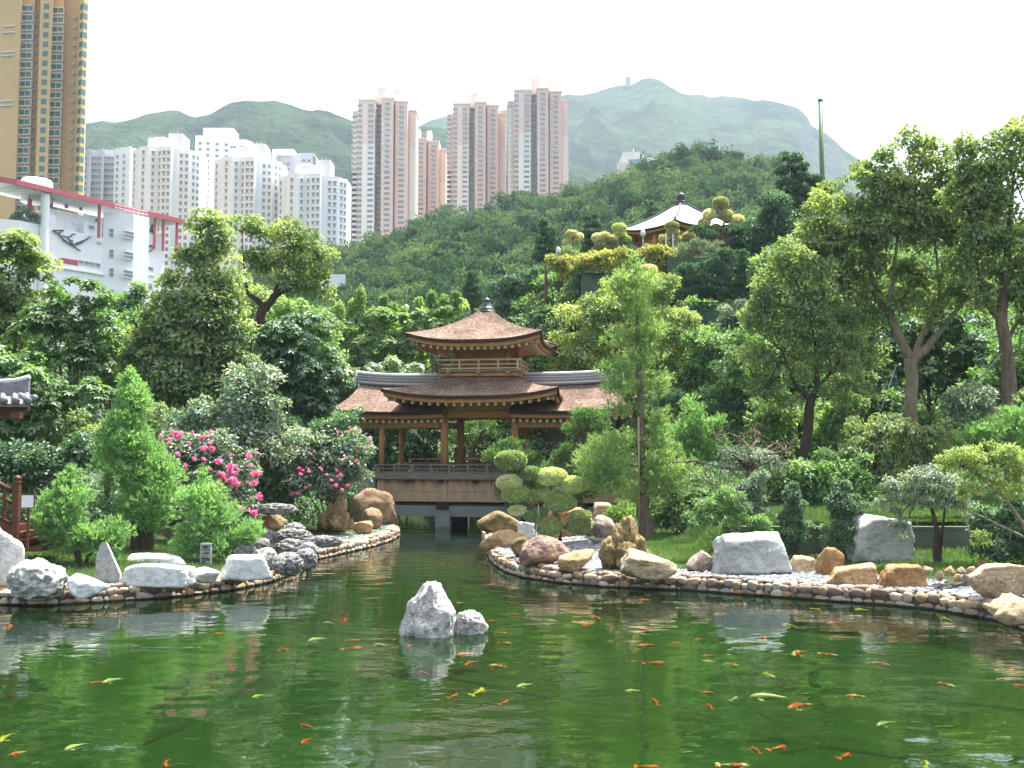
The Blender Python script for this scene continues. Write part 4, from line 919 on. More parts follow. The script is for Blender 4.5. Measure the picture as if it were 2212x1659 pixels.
T('umbrella_tree', 'umbrella shaped tree with a dark forked trunk below its open crown', 'tree', 55, 572, [(522, 488, 38, 22), (555, 500, 30, 22), (600, 505, 50, 32), (655, 520, 40, 36), (622, 560, 70, 36), (560, 560, 45, 34), (682, 570, 42, 34), (708, 598, 24, 22), (640, 612, 60, 28), (692, 636, 32, 20)], 'olive', 'broad', .20, .085, .6, 4.6, trunk=[[(572, 800, 13), (572, 715, 12), (566, 690, 10), (574, 664, 11)], [(574, 668, 8), (556, 646, 6), (536, 636, 5), (528, 590, 3)], [(574, 668, 9), (592, 640, 8), (612, 628, 7), (644, 618, 5), (672, 608, 3)], [(592, 640, 4), (606, 600, 3), (612, 560, 2)]], bark=m_barkd)
T('broadleaf_tree', 'dark green dense tree under the umbrella shaped tree', 'tree', 49, 630, [(600, 745, 75, 52), (665, 725, 55, 45), (640, 805, 85, 55), (560, 805, 55, 55), (695, 805, 46, 62), (625, 875, 95, 55), (702, 885, 46, 55)], 'dark', 'rosette', .22, .09, .6, 6)
T('shrub', 'lime green sunlit shrub peeking between the dark tree and the pavilion roof', 'shrub', 56, 690, [(700, 720, 36, 36), (665, 690, 40, 22), (720, 770, 30, 36)], 'bright', 'broad', .19, .09, .5, 6)
def shoots(spec, D):
    def f(r, E, O, g):
        C = np.array([(*(at(a, b, D) - O), w / ppm(D), w / ppm(D), h / ppm(D)) for a, b, w, h in spec]); p = leaf_cloud(g, C, 420 * len(C), .24, .11, -.2, .2, .3, .1, .5, .5)
        link('leafy_shoots', leafmesh('leafy_shoots', p, LM['bright']), r)
    return f
for i, (lab, base, lob, sh) in enumerate([
    ('bright green tree with upright leafy shoots, left of the pavilion roof', 745, [(712, 712, 36, 42), (760, 715, 42, 45), (740, 770, 55, 50), (790, 780, 45, 45), (720, 800, 40, 46)], [(734, 676, 8, 24), (780, 648, 7, 30), (762, 668, 8, 22), (712, 686, 7, 20), (788, 700, 8, 30)]),
    ('bright green tree with many pale upright tips, nearest the left ridge end of the pavilion', 835, [(830, 705, 40, 38), (870, 725, 40, 42), (835, 760, 55, 40), (800, 730, 30, 35), (890, 770, 40, 40)], [(829, 660, 7, 24), (850, 675, 7, 22), (806, 690, 7, 26), (872, 684, 7, 22), (893, 694, 7, 20)]),
    ('bright green tree right behind the pavilion\'s upper roof on its left', 940, [(930, 690, 36, 38), (975, 668, 32, 24), (945, 735, 50, 40), (905, 720, 34, 40)], [(905, 664, 7, 22), (932, 648, 8, 18), (985, 646, 8, 16), (960, 655, 7, 18)])]):
    T('broadleaf_tree', lab, 'tree', 70, base, lob, 'bright', 'rosette', .27, .10, .7, 5.5, extra=shoots(sh, 70), group='bright trees behind the pavilion')
T('broadleaf_tree', 'silver green tree just left of the pavilion\'s left wing', 'tree', 64, 750, [(775, 815, 55, 36), (725, 840, 42, 40), (760, 870, 50, 30), (700, 890, 36, 40), (855, 800, 50, 26)], 'silver', 'rosette', .26, .10, .7, 5.5)
T('shrub', 'dark shrub mass left of the bright cypress, beside the red stair', 'shrub', 40, 100, [(60, 985, 66, 46), (130, 1005, 56, 46), (185, 970, 46, 40), (30, 1040, 40, 36), (120, 1060, 60, 30), (-30, 1000, 50, 60)], 'dark', 'broad', .16, .07, .45, 6, limbs=False)
T('shrub', 'brownish green shrub directly left behind the tallest bright cypress', 'shrub', 42, 200, [(190, 930, 36, 36), (165, 960, 34, 30), (215, 980, 30, 40), (330, 930, 30, 60), (345, 1000, 30, 50)], 'olive', 'broad', .15, .06, .45, 5, limbs=False)
T('shrub', 'dark understorey shrub behind the pink blossom', 'shrub', 47, 560, [(430, 960, 60, 50), (500, 990, 50, 60), (580, 1000, 60, 60), (640, 960, 60, 50), (600, 1060, 60, 40), (700, 950, 50, 46), (760, 930, 44, 50), (690, 1040, 50, 46)], 'dark', 'broad', .17, .07, .5, 6, limbs=False)
# ---- left bank, clipped feathery cypresses
CYP = dict(kind='feather', Ln=.20, Wd=.026, clump=.40, cover=10.5)
T('cypress', 'tall bright green feathery cypress clipped into stacked cones, with a fat gnarled base', 'tree', 36.5, 305, [(284, 850, 28, 42), (282, 905, 50, 50), (268, 960, 58, 46), (262, 1010, 64, 40), (310, 1000, 44, 52), (330, 1040, 48, 58), (320, 1085, 64, 46), (322, 1112, 56, 30), (282, 815, 10, 20)], 'feather', trunk=[[(300, 1196, 26), (306, 1160, 24), (310, 1120, 16), (308, 1060, 10), (285, 960, 6), (282, 840, 2)]], bark=m_barkd, group='clipped feathery cypresses on the left bank', limbs=False, **CYP)
T('cypress', 'small bright cypress nearest the red stair, with a low side cushion', 'tree', 33, 165, [(150, 1048, 24, 30), (140, 1080, 44, 34), (128, 1115, 56, 36), (150, 1150, 54, 34), (190, 1170, 36, 26), (235, 1158, 42, 30), (225, 1190, 34, 18), (152, 1022, 8, 16)], 'feather', trunk=[[(172, 1228, 7), (166, 1190, 7), (160, 1140, 5), (150, 1060, 2)], [(184, 1228, 4), (192, 1200, 4), (230, 1170, 2)]], bark=m_barkd, group='clipped feathery cypresses on the left bank', limbs=False, **CYP)
T('cypress', 'small bright cypress behind the stone sign, spreading to the right', 'tree', 35, 440, [(440, 1050, 20, 26), (440, 1085, 50, 34), (455, 1110, 56, 26), (440, 1150, 52, 30), (415, 1180, 44, 22), (470, 1180, 44, 22), (545, 1150, 32, 20), (515, 1165, 30, 18), (440, 1022, 7, 16)], 'feather', trunk=[[(438, 1216, 6), (442, 1170, 6), (442, 1100, 4), (440, 1040, 1.5)]], bark=m_barkd, group='clipped feathery cypresses on the left bank', limbs=False, **CYP)
# ---- crape myrtles with pink panicles
def blossoms(spots, D):
    def f(r, E, O, g):
        C = []
        for a, b, s in spots:
            c = at(a, b, D) - O; c[1] += g.uniform(-1.2, .2)
            for _ in range(max(2, int(s))): C.append((*(c + g.normal(0, s * .27 / ppm(D) , 3)), s * .13 / ppm(D), s * .13 / ppm(D), s * .13 / ppm(D)))
        C = np.array(C); p = leaf_cloud(g, C, 18 * len(C), .06, .055, 0, 0, .2, .2, .4, 1)
        link('blossoms', leafmesh('blossoms', p, LM['pink']), r)
    return f
b6 = lambda L: [((x / 2.074) / 1.4756, (1150 + y / 2.074) / 1.4756, s * .85) for x, y, s in L]
T('crape_myrtle', 'crape myrtle shrub full of pink flower clusters, right of the tallest bright cypress', 'flowering shrub', 40, 450, [(400, 1000, 50, 50), (450, 1010, 60, 50), (400, 960, 40, 30), (470, 960, 46, 30), (510, 1030, 50, 50), (440, 1060, 60, 36), (500, 1080, 50, 30), (535, 1000, 30, 40)], 'silver', 'broad', .13, .075, .4, 4.0, extra=blossoms(b6([(1095, 505, 8), (1135, 515, 10), (1210, 480, 8), (1250, 500, 16), (1255, 540, 8), (1310, 475, 8), (1350, 510, 12), (1410, 470, 7), (1180, 620, 11), (1090, 560, 8), (1095, 610, 6), (1385, 580, 14), (1440, 580, 12), (1450, 545, 8), (1385, 655, 10), (1290, 650, 8), (1265, 690, 9), (1460, 665, 13), (1520, 695, 14), (1530, 745, 22), (1500, 760, 16), (1550, 785, 18), (1580, 810, 12), (1460, 745, 8), (1410, 715, 9), (1660, 625, 12), (1685, 615, 9), (1560, 620, 7), (1710, 745, 14), (1720, 805, 14), (1200, 830, 9), (1170, 865, 7), (1530, 885, 11), (1470, 825, 10), (1735, 900, 12), (1710, 895, 8), (1675, 1005, 14), (1625, 970, 11), (1690, 980, 8), (1400, 810, 7), (1710, 690, 8)]), 38.6), group='crape myrtles in flower')
b7 = lambda L: [((800 + x / 3.017) / 1.4756, (1300 + y / 3.017) / 1.4756, s * .46) for x, y, s in L]
T('crape_myrtle', 'crape myrtle with scattered pink flowers beside the bridge', 'flowering shrub', 46, 710, [(660, 1000, 40, 40), (710, 960, 50, 40), (700, 1010, 60, 40), (750, 1000, 46, 40), (680, 1050, 50, 36), (740, 1045, 50, 30), (770, 960, 34, 36), (640, 1040, 34, 34), (775, 1020, 24, 26)], 'silver', 'broad', .14, .075, .42, 4.4, extra=blossoms(b7([(490, 390, 9), (450, 480, 9), (465, 590, 14), (500, 600, 12), (525, 630, 9), (605, 600, 11), (620, 435, 6), (830, 225, 8), (955, 190, 7), (1015, 220, 9), (1140, 295, 8), (1160, 310, 9), (1110, 380, 8), (1180, 375, 7), (1030, 505, 9), (940, 480, 6), (755, 640, 8), (780, 695, 10), (820, 745, 15), (900, 645, 12), (945, 740, 11), (895, 790, 11), (1105, 805, 12), (530, 770, 8), (390, 825, 12), (470, 820, 8), (600, 905, 8), (710, 570, 7), (680, 590, 7), (870, 590, 6)]), 44.8), group='crape myrtles in flower')
# ---- behind and around the bridge
T('shrub', 'dark leafy shrub seen between the left columns of the pavilion', 'shrub', 68, 880, [(840, 950, 40, 46), (895, 965, 40, 40), (940, 950, 36, 46), (870, 1000, 50, 26), (800, 970, 30, 46), (930, 1000, 40, 22)], 'dark', 'broad', .22, .10, .6, 6, limbs=False)
T('pine_tree', 'slanting pine with flat pads seen through the pavilion\'s middle opening', 'tree', 66, 1010, [(1000, 925, 30, 14), (1045, 915, 32, 16), (1070, 940, 26, 12), (985, 950, 22, 12), (1020, 950, 26, 12)], 'green', 'pads', .22, .04, .5, 6, trunk=[[(1008, 1040, 6), (1016, 985, 6), (1030, 950, 5), (1050, 925, 3)], [(1028, 955, 3), (1060, 945, 2)]], bark=m_barkp)
T('shrub', 'green shrub behind the slanting pine under the pavilion', 'shrub', 73, 1040, [(985, 990, 30, 30), (1080, 970, 40, 36), (1130, 960, 40, 50), (1100, 1010, 50, 30), (1000, 960, 40, 40), (1180, 960, 40, 50), (960, 940, 30, 50)], 'green', 'broad', .22, .10, .6, 6, limbs=False)
T('shrub', 'bright green mounded shrub rising in front of the bridge railing', 'shrub', 52, 1100, [(1095, 985, 46, 32), (1075, 975, 24, 20), (1130, 1000, 36, 34), (1155, 1040, 40, 40), (1120, 1060, 40, 50)], 'green', 'pads', .20, .035, .45, 7, limbs=False)
T('pine_tree', 'fresh yellow green pine with layered clumps hiding the right end of the bridge', 'tree', 50, 1250, [(1270, 900, 40, 20), (1240, 930, 26, 18), (1295, 930, 26, 24), (1250, 970, 40, 26), (1290, 985, 34, 26), (1215, 990, 22, 22), (1255, 1020, 46, 28), (1190, 1020, 24, 22), (1230, 1060, 50, 34), (1285, 1050, 34, 40)], 'green', 'pads', .20, .036, .42, 7.5, trunk=[[(1255, 1130, 5), (1255, 1000, 4), (1265, 910, 2)]])
T('shrub', 'small bright tufted bush beside the tall cypress trunk', 'shrub', 43, 1345, [(1345, 1105, 26, 22), (1330, 1115, 20, 14), (1365, 1112, 16, 14)], 'bright', 'pads', .22, .03, .3, 7, limbs=False)
# ---- right bank, tall soft cypress
T('cypress', 'tall slender feathery cypress in front of the pavilion\'s right end', 'tree', 40.5, 1392, [(1372, 568, 12, 26), (1366, 610, 40, 34), (1402, 612, 30, 28), (1362, 655, 38, 26), (1390, 690, 34, 26), (1345, 730, 42, 22), (1412, 725, 32, 26), (1375, 780, 50, 28), (1325, 800, 34, 20), (1355, 840, 52, 20), (1425, 830, 30, 24), (1340, 885, 36, 16), (1420, 900, 32, 24), (1330, 955, 50, 24), (1420, 955, 30, 30), (1300, 1005, 56, 34), (1285, 1030, 30, 24), (1475, 1020, 30, 26), (1360, 1010, 46, 40), (1430, 1010, 46, 40), (1300, 1045, 36, 26), (1450, 1045, 34, 24), (1380, 1060, 50, 24)], 'feather2', 'feather', .30, .024, .55, 4.6, trunk=[[(1397, 1175, 20), (1394, 1120, 16), (1390, 1060, 11), (1386, 960, 9), (1384, 860, 7), (1380, 760, 5), (1376, 660, 3), (1372, 580, 1.2)], [(1388, 1010, 3), (1340, 1000, 2), (1300, 1010, 1)], [(1388, 1020, 3), (1430, 1000, 2), (1470, 1005, 1)], [(1384, 840, 2), (1350, 835, 1)], [(1384, 960, 2), (1330, 950, 1)]], limbs=False, bark=m_bark)
T('cypress', 'young bright feathery cypress cluster, right of the tall slender cypress', 'tree', 47, 1500, [(1495, 905, 26, 40), (1475, 945, 40, 36), (1520, 930, 34, 36), (1455, 985, 46, 36), (1510, 985, 50, 40), (1552, 970, 26, 34), (1440, 1020, 34, 28), (1550, 920, 18, 24)], 'feather', 'feather', .26, .028, .5, 6.5)
T('broadleaf_tree', 'yellow green weeping tree behind the tall slender cypress', 'tree', 60, 1330, [(1325, 640, 46, 42), (1275, 680, 52, 48), (1345, 700, 70, 50), (1235, 750, 52, 44), (1300, 770, 74, 50), (1398, 645, 46, 42), (1432, 700, 54, 52), (1465, 765, 36, 46), (1400, 790, 66, 46), (1440, 620, 36, 30), (1220, 800, 36, 30), (1480, 710, 24, 36)], 'yellow', 'broad', .20, .075, .6, 5.2, droop=.7)
T('broadleaf_tree', 'dark bushy tree with light green tips, in the middle of the right slope', 'tree', 55, 1570, [(1572, 800, 32, 26), (1605, 850, 34, 32), (1550, 850, 36, 28), (1540, 884, 38, 24), (1590, 885, 38, 24)], 'dark', 'pads', .22, .05, .5, 7)
T('pine_tree', 'small dark cloud pruned tree with one flat pad, near the cypress cluster', 'tree', 52, 1450, [(1448, 856, 34, 14), (1430, 866, 24, 10), (1468, 866, 20, 10)], 'pine', 'pads', .20, .04, .4, 7, trunk=[[(1452, 960, 4), (1450, 900, 4), (1448, 865, 3)]])
T('shrub', 'sunny green shrub left above the dark bushy tree', 'shrub', 57, 1520, [(1520, 740, 32, 26), (1545, 760, 36, 26), (1500, 780, 30, 30), (1510, 820, 34, 24), (1475, 830, 24, 30), (1440, 900, 30, 30), (1400, 870, 36, 40), (1380, 930, 40, 30)], 'green', 'broad', .20, .09, .5, 6, limbs=False)
T('broadleaf_tree', 'airy pale green tree with a leaning dark trunk, right of the centre', 'tree', 45, 1738, [(1680, 570, 40, 26), (1655, 612, 36, 36), (1718, 590, 40, 32), (1765, 630, 44, 36), (1700, 660, 52, 42), (1755, 690, 54, 42), (1675, 730, 54, 42), (1735, 745, 56, 42), (1800, 722, 46, 42), (1828, 680, 36, 34), (1690, 795, 54, 36), (1745, 785, 54, 38), (1806, 778, 46, 34), (1640, 690, 40, 40), (1648, 650, 36, 36), (1650, 840, 40, 30), (1830, 830, 40, 30), (1700, 545, 30, 24), (1738, 560, 26, 30), (1790, 590, 28, 26), (1620, 700, 26, 30), (1850, 740, 26, 34), (1632, 770, 30, 34), (1655, 845, 36, 28), (1692, 872, 34, 22), (1802, 850, 36, 22), (1835, 800, 30, 30)], 'fresh', 'broad', .17, .06, .5, 3.3, trunk=[[(1734, 1010, 11), (1738, 960, 11), (1746, 905, 11), (1752, 860, 10)], [(1752, 862, 8), (1728, 842, 6), (1715, 825, 4), (1690, 760, 2)], [(1752, 862, 7), (1766, 836, 6), (1764, 770, 4), (1750, 680, 2)], [(1766, 838, 4), (1806, 790, 3), (1850, 740, 2)]], bark=m_barkd)
T('shrub', 'sunlit leafy shrub around the foot of the leaning dark trunk', 'shrub', 48, 1670, [(1660, 880, 40, 36), (1700, 900, 40, 30), (1640, 930, 34, 40), (1700, 950, 34, 30), (1780, 900, 40, 34), (1790, 950, 40, 40), (1640, 990, 30, 30), (1830, 880, 40, 30)], 'bright', 'broad', .17, .08, .45, 5, limbs=False)
# ---- the two big trees on the right
T('broadleaf_tree', 'largest tree on the right, with a pale trunk forking into spreading limbs', 'tree', 46, 1969, [(1968, 306, 36, 28), (1996, 322, 32, 30), (1908, 335, 30, 18), (1862, 382, 44, 30), (1940, 374, 56, 44), (2008, 386, 50, 44), (1808, 440, 46, 30), (1878, 448, 56, 36), (1950, 448, 56, 40), (2020, 452, 46, 40), (1778, 489, 42, 30), (1838, 507, 56, 36), (1914, 507, 56, 36), (1986, 516, 52, 40), (2053, 516, 46, 40), (1806, 560, 46, 36), (1878, 570, 46, 30), (1941, 582, 40, 26), (2008, 597, 46, 30), (2076, 579, 42, 36), (1826, 612, 44, 26), (2060, 628, 36, 24), (1900, 632, 40, 30), (1972, 640, 44, 28), (1846, 655, 36, 26), (2030, 665, 36, 24), (1790, 615, 34, 30), (1765, 540, 30, 30), (1930, 420, 60, 50), (2000, 480, 60, 50), (1860, 520, 60, 50), (1792, 672, 30, 26), (1930, 668, 36, 22), (2090, 640, 36, 30), (2075, 500, 44, 40), (1840, 690, 30, 20), (1775, 585, 34, 30), (2040, 350, 30, 30), (2060, 410, 40, 40), (1890, 690, 34, 22), (2010, 690, 34, 22), (1745, 545, 26, 30), (1752, 500, 24, 28), (2100, 600, 36, 34)], 'olive', 'broad', .21, .08, .62, 4.3, trunk=[[(1966, 1010, 15), (1968, 890, 13), (1969, 805, 13), (1967, 776, 14)], [(1967, 778, 11), (1942, 724, 10), (1916, 672, 9), (1896, 648, 7), (1878, 580, 5), (1860, 480, 2.5)], [(1967, 778, 10), (1990, 764, 9), (2010, 742, 7), (2053, 687, 5), (2100, 628, 3.5)], [(1980, 768, 7), (1984, 735, 6), (2016, 682, 5), (2032, 640, 4), (2020, 520, 2)], [(1916, 672, 6), (1924, 640, 6), (1930, 610, 4), (1945, 450, 2)], [(1896, 650, 4), (1850, 630, 3), (1815, 605, 2)]], bark=m_barkp, limbs=True)
T('broadleaf_tree', 'tall tree at the right edge with a thick brown trunk', 'tree', 42.5, 2182, [(2096, 320, 38, 30), (2152, 318, 42, 38), (2204, 310, 40, 44), (2122, 372, 52, 40), (2182, 372, 48, 40), (2100, 418, 42, 36), (2152, 428, 42, 30), (2245, 380, 40, 60), (2190, 516, 52, 44), (2134, 507, 50, 40), (2216, 574, 40, 36), (2160, 572, 42, 30), (2215, 690, 26, 34), (2100, 470, 36, 30), (2240, 480, 40, 40), (2150, 460, 60, 50), (2200, 600, 50, 50), (2100, 545, 40, 40), (2120, 610, 30, 30), (2075, 430, 40, 44), (2070, 560, 36, 40), (2135, 650, 34, 24), (2225, 640, 36, 40), (2085, 375, 34, 36)], 'olive', 'broad', .20, .078, .58, 4.4, trunk=[[(2188, 1010, 18), (2184, 902, 16), (2173, 731, 13), (2162, 686, 12), (2172, 610, 10), (2180, 500, 7), (2190, 380, 3)], [(2164, 690, 8), (2143, 673, 7), (2122, 630, 5), (2110, 560, 3), (2120, 420, 2)], [(2184, 870, 6), (2205, 845, 4), (2230, 830, 3)], [(2175, 740, 5), (2200, 690, 3), (2225, 640, 2)]], bark=m_bark)
T('broadleaf_tree', 'dense glossy dark tree filling the space behind the forked pale trunk', 'tree', 54, 2010, [(1905, 722, 42, 52), (1922, 780, 54, 44), (2000, 742, 54, 52), (2060, 722, 54, 54), (2112, 742, 42, 50), (2042, 800, 66, 40), (1980, 820, 54, 36), (1880, 840, 50, 40), (2090, 840, 50, 40)], 'dark', 'rosette', .28, .12, .7, 6)
T('shrub', 'grey green shrub right of the forked pale trunk', 'shrub', 44, 2095, [(2098, 858, 42, 30), (2070, 880, 36, 26), (2130, 880, 30, 26)], 'silver', 'broad', .16, .05, .4, 5.5, limbs=False)
T('cypress', 'low feathery green bush at the right edge under the thick brown trunk', 'shrub', 38, 2165, [(2165, 925, 50, 30), (2200, 900, 36, 36), (2130, 945, 44, 24), (2210, 950, 40, 30)], 'feather', 'feather', .24, .028, .4, 5.5, limbs=False)
T('weeping_tree', 'weeping small leaved tree with dark crooked branches under the big pale trunk', 'tree', 40, 1895, [(1870, 935, 48, 30), (1925, 920, 48, 28), (1975, 945, 50, 30), (1845, 980, 34, 36), (1900, 985, 44, 36), (1960, 1000, 44, 34), (2010, 985, 34, 36), (1880, 1030, 40, 30), (2030, 930, 44, 28), (2060, 970, 30, 28)], 'olive', 'broad', .13, .05, .42, 4.2, droop=1.1, trunk=[[(1894, 1110, 6), (1896, 1040, 6), (1890, 985, 7), (1884, 950, 6)], [(1884, 955, 4), (1900, 930, 4), (1930, 925, 3), (1950, 940, 2), (1975, 935, 2)], [(1886, 965, 4), (1860, 950, 3), (1845, 970, 2)], [(1890, 985, 3), (1930, 985, 3), (1960, 970, 2), (1990, 1010, 1.5)]], bark=m_barkd)
T('shrub', 'leafy green shrub mass behind the pair of dark columnar shrubs', 'shrub', 39, 1780, [(1770, 1010, 50, 40), (1720, 1030, 40, 30), (1840, 1020, 40, 40), (1770, 1060, 50, 36), (1660, 1030, 40, 36), (1690, 1070, 36, 26), (1860, 1075, 40, 30)], 'green', 'broad', .15, .065, .42, 5.5, limbs=False)
T('columnar_shrub', 'dark upright columnar shrub next to the wide grey boulder', 'shrub', 34.3, 1718, [(1716, 1095, 26, 34), (1718, 1130, 33, 34), (1716, 1165, 32, 28), (1714, 1070, 15, 26)], 'dark', 'broad', .10, .045, .3, 7.5, group='pair of dark columnar shrubs')
T('columnar_shrub', 'dark upright columnar shrub next to the tall pale standing stone', 'shrub', 34.0, 1818, [(1822, 1085, 30, 34), (1818, 1125, 38, 38), (1816, 1165, 36, 34), (1822, 1058, 16, 22), (1850, 1100, 24, 26)], 'dark', 'broad', .10, .045, .3, 7.5, group='pair of dark columnar shrubs')
T('small_tree', 'small thin stemmed tree hanging its leaves over the tall pale standing stone', 'tree', 32.6, 2026, [(1950, 1045, 40, 20), (1998, 1034, 44, 24), (2048, 1052, 36, 24), (1922, 1082, 28, 16), (1975, 1078, 40, 18), (2030, 1088, 36, 14), (1938, 1122, 16, 26), (1955, 1140, 14, 22), (2080, 1085, 30, 16)], 'silver', 'broad', .12, .048, .34, 3.6, droop=.8, trunk=[[(2027, 1220, 10), (2022, 1185, 8), (2026, 1150, 6), (2016, 1108, 4), (1995, 1060, 2)], [(2030, 1200, 4), (2036, 1150, 3), (2040, 1110, 2.5), (2046, 1060, 1.5)]], bark=m_barkd)
T('small_tree', 'yellow green feathery branches reaching in from the right edge', 'tree', 30, 2230, [(2080, 985, 46, 18), (2150, 975, 46, 20), (2202, 1000, 36, 34), (2112, 1022, 36, 16), (2182, 1052, 36, 28), (2092, 1062, 26, 14), (2120, 1165, 22, 14), (2050, 1000, 26, 14)], 'yellow', 'broad', .12, .05, .34, 3.8, droop=.6, trunk=[[(2240, 1250, 6), (2222, 1150, 5), (2180, 1085, 3), (2140, 1050, 2), (2090, 1010, 1)], [(2222, 1165, 3), (2180, 1145, 3), (2130, 1120, 2), (2080, 1098, 1.4)]], bark=m_barkp)
T('shrub', 'very dark shrub at the right edge above the big tan boulder', 'shrub', 31.5, 2160, [(2125, 1135, 40, 40), (2190, 1130, 46, 52), (2150, 1185, 54, 30), (2225, 1180, 44, 40)], 'dark', 'broad', .13, .06, .4, 6, limbs=False)
T('shrub', 'dense mixed shrub at the foot of the cypress cluster', 'shrub', 41, 1480, [(1480, 1085, 40, 30), (1440, 1100, 30, 28), (1525, 1090, 40, 34), (1490, 1120, 50, 24), (1560, 1070, 34, 34), (1440, 1130, 30, 18), (1545, 1125, 36, 20)], 'green', 'broad', .13, .055, .38, 6, limbs=False)
T('shrub', 'pinnate leaved sapling climbing the trunk of the twisted weeping tree', 'shrub', 37, 1605, [(1605, 1070, 26, 30), (1590, 1110, 32, 28), (1630, 1105, 28, 32), (1600, 1135, 34, 18), (1640, 1030, 14, 26), (1630, 1060, 20, 24)], 'silver', 'broad', .15, .045, .34, 5, limbs=False)
T('shrub', 'leafy shrub hiding the left end of the low wall, behind the wide grey boulder', 'shrub', 34.6, 1560, [(1545, 1110, 36, 34), (1590, 1120, 36, 30), (1505, 1125, 26, 24), (1640, 1130, 24, 22), (1570, 1080, 26, 24)], 'green', 'broad', .11, .05, .34, 5.5, limbs=False)
# twisted weeping tree with bare contorted branches
def contorted():
    D = 39.; g = np.random.default_rng(5); b = at(1616, 1150, D); O = np.array((b[0], D, tz(b[0], D)))
    r = thing('twisted_tree', 'twisted tree with bare contorted branches and a thin sparse canopy', 'tree', O)
    tb = MB(); P = lambda x, y, d=0: at(x, y, D + d) - O
    tb.tube([(0, 0, -.1), P(1618, 1090), P(1617, 1030), P(1620, 1012)], [.17, .14, .13, .14], 9)
    def twist(p, d, n, w, dep):
        pts = [p]; d = np.array(d, float)
        for i in range(n):
            d = unit((d + g.normal(0, .55, 3) + np.array((0, 0, -.07 * i)))[None])[0]; pts.append(pts[-1] + d * .17)
        tb.tube(pts, np.linspace(w, w * .35, len(pts)), 5)
        if dep:
            for q in pts[2::2]: twist(q, d + g.normal(0, .8, 3), n - 2, w * .55, dep - 1)
    for tgt in ((1540, 1005), (1500, 995), (1560, 960), (1600, 945), (1640, 945), (1670, 960), (1690, 975), (1655, 1000), (1590, 990)):
        s = P(1620, 1014); e = P(*tgt, g.uniform(-.9, .9)); m = (s + e) / 2 + g.normal(0, .12, 3) + np.array((0, 0, .18)); tb.tube([s, m, e], [.085, .06, .04], 6)
        for _ in range(2): twist(e, e - s + g.normal(0, .6, 3), 7, .032, 1)
        for _ in range(1): twist(m, e - s + g.normal(0, .8, 3), 6, .032, 1)
    tb.build('trunk', m_bark, r, True)
    E = lobes_at(D, [(1590, 985, 40, 20), (1640, 990, 40, 20), (1560, 1010, 36, 14), (1670, 1010, 30, 20)]); E[:, :3] -= O
    link('crown', leafmesh('crown', leaf_cloud(g, E, 2600, .11, .045, .6), LM['silver']), r)
contorted()
# ---- hill planting
def hit(px, py):
    d = ray(px, py); D = np.arange(24, 130, .25); X = d[0] * D / d[1]; Z = CAMZ + d[2] * D / d[1]; H = tz_np(X, D); k = np.argmax(H > Z); return float(D[k]) if (H > Z).any() else 76.
def cone_tiers(px, yt, yb, hw, n=5):
    return [(px + (3 if k % 2 else -3), yt + (yb - yt) * (k + .5) / n, hw * (.48 + .62 * (k + .5) / n), (yb - yt) / n * .55) for k in range(n)]
PADS = dict(kind='pads', Ln=.22, Wd=.07, clump=.42, cover=17)
for lab, px, yt, yb, hw, D in [('dark tiered conical pine left of the cream topiaries', 1180, 475, 566, 28, 73), ('dark tiered pine rising between cream topiaries, left of the hilltop pavilion', 1278, 458, 556, 31, 74), ('dark rounded conical pine behind the finial of the bridge pavilion', 1021, 586, 664, 26, 80), ('small dark pine tip showing left behind the hilltop pavilion', 1408, 432, 500, 22, 88)]:
    T('pine_tree', lab, 'tree', D, px, cone_tiers(px, yt, yb, hw), 'pine', group='tiered pines on the hill', **PADS)
T('pine_tree', 'dark irregular cloud pine against the hazy mountain, left of the green pole', 'tree', 72, 1715, [(1708, 344, 26, 13), (1688, 370, 22, 9), (1722, 364, 24, 11), (1738, 386, 28, 11), (1703, 397, 28, 10), (1762, 390, 18, 11), (1715, 416, 34, 13), (1768, 404, 20, 18), (1745, 422, 32, 12), (1702, 434, 30, 12), (1740, 445, 34, 14)], 'pine', trunk=[[(1720, 470, 5), (1722, 420, 4), (1718, 380, 3), (1710, 345, 2)]], bark=m_barkd, **PADS)
T('broadleaf_tree', 'dark dense tree on the hill below the irregular cloud pine', 'tree', 70, 1680, [(1668, 440, 32, 26), (1700, 470, 40, 30), (1660, 490, 34, 30), (1700, 515, 44, 28), (1650, 530, 34, 24), (1680, 548, 40, 20)], 'pine', 'broad', .24, .09, .5, 6)
T('shrub', 'dark low spreading pine right of the tall cream topiary', 'shrub', 71, 1615, [(1590, 500, 26, 12), (1625, 510, 30, 16), (1600, 525, 30, 14), (1640, 540, 34, 16), (1610, 552, 30, 12), (1510, 498, 22, 10), (1530, 510, 26, 10)], 'pine', limbs=False, **PADS)
T('podocarpus', 'broad dark green layered podocarpus on the hill wall below the hilltop pavilion', 'tree', 67, 1530, [(1492, 592, 32, 22), (1532, 570, 26, 22), (1568, 556, 16, 20), (1512, 620, 36, 18), (1480, 636, 26, 14), (1552, 626, 32, 18), (1560, 595, 20, 20)], 'pine', **PADS)
T('podocarpus', 'narrow dark layered podocarpus right of the broad one', 'tree', 67, 1604, [(1604, 556, 12, 16), (1602, 585, 18, 20), (1602, 615, 24, 18), (1592, 640, 28, 12)], 'pine', **PADS)
T('conical_bush', 'smooth mid green conical bush in front of the golden hedge', 'shrub', 69, 1251, [(1251, 582, 13, 18), (1251, 610, 21, 24), (1251, 636, 22, 20)], 'green', 'broad', .16, .07, .3, 8, limbs=False)
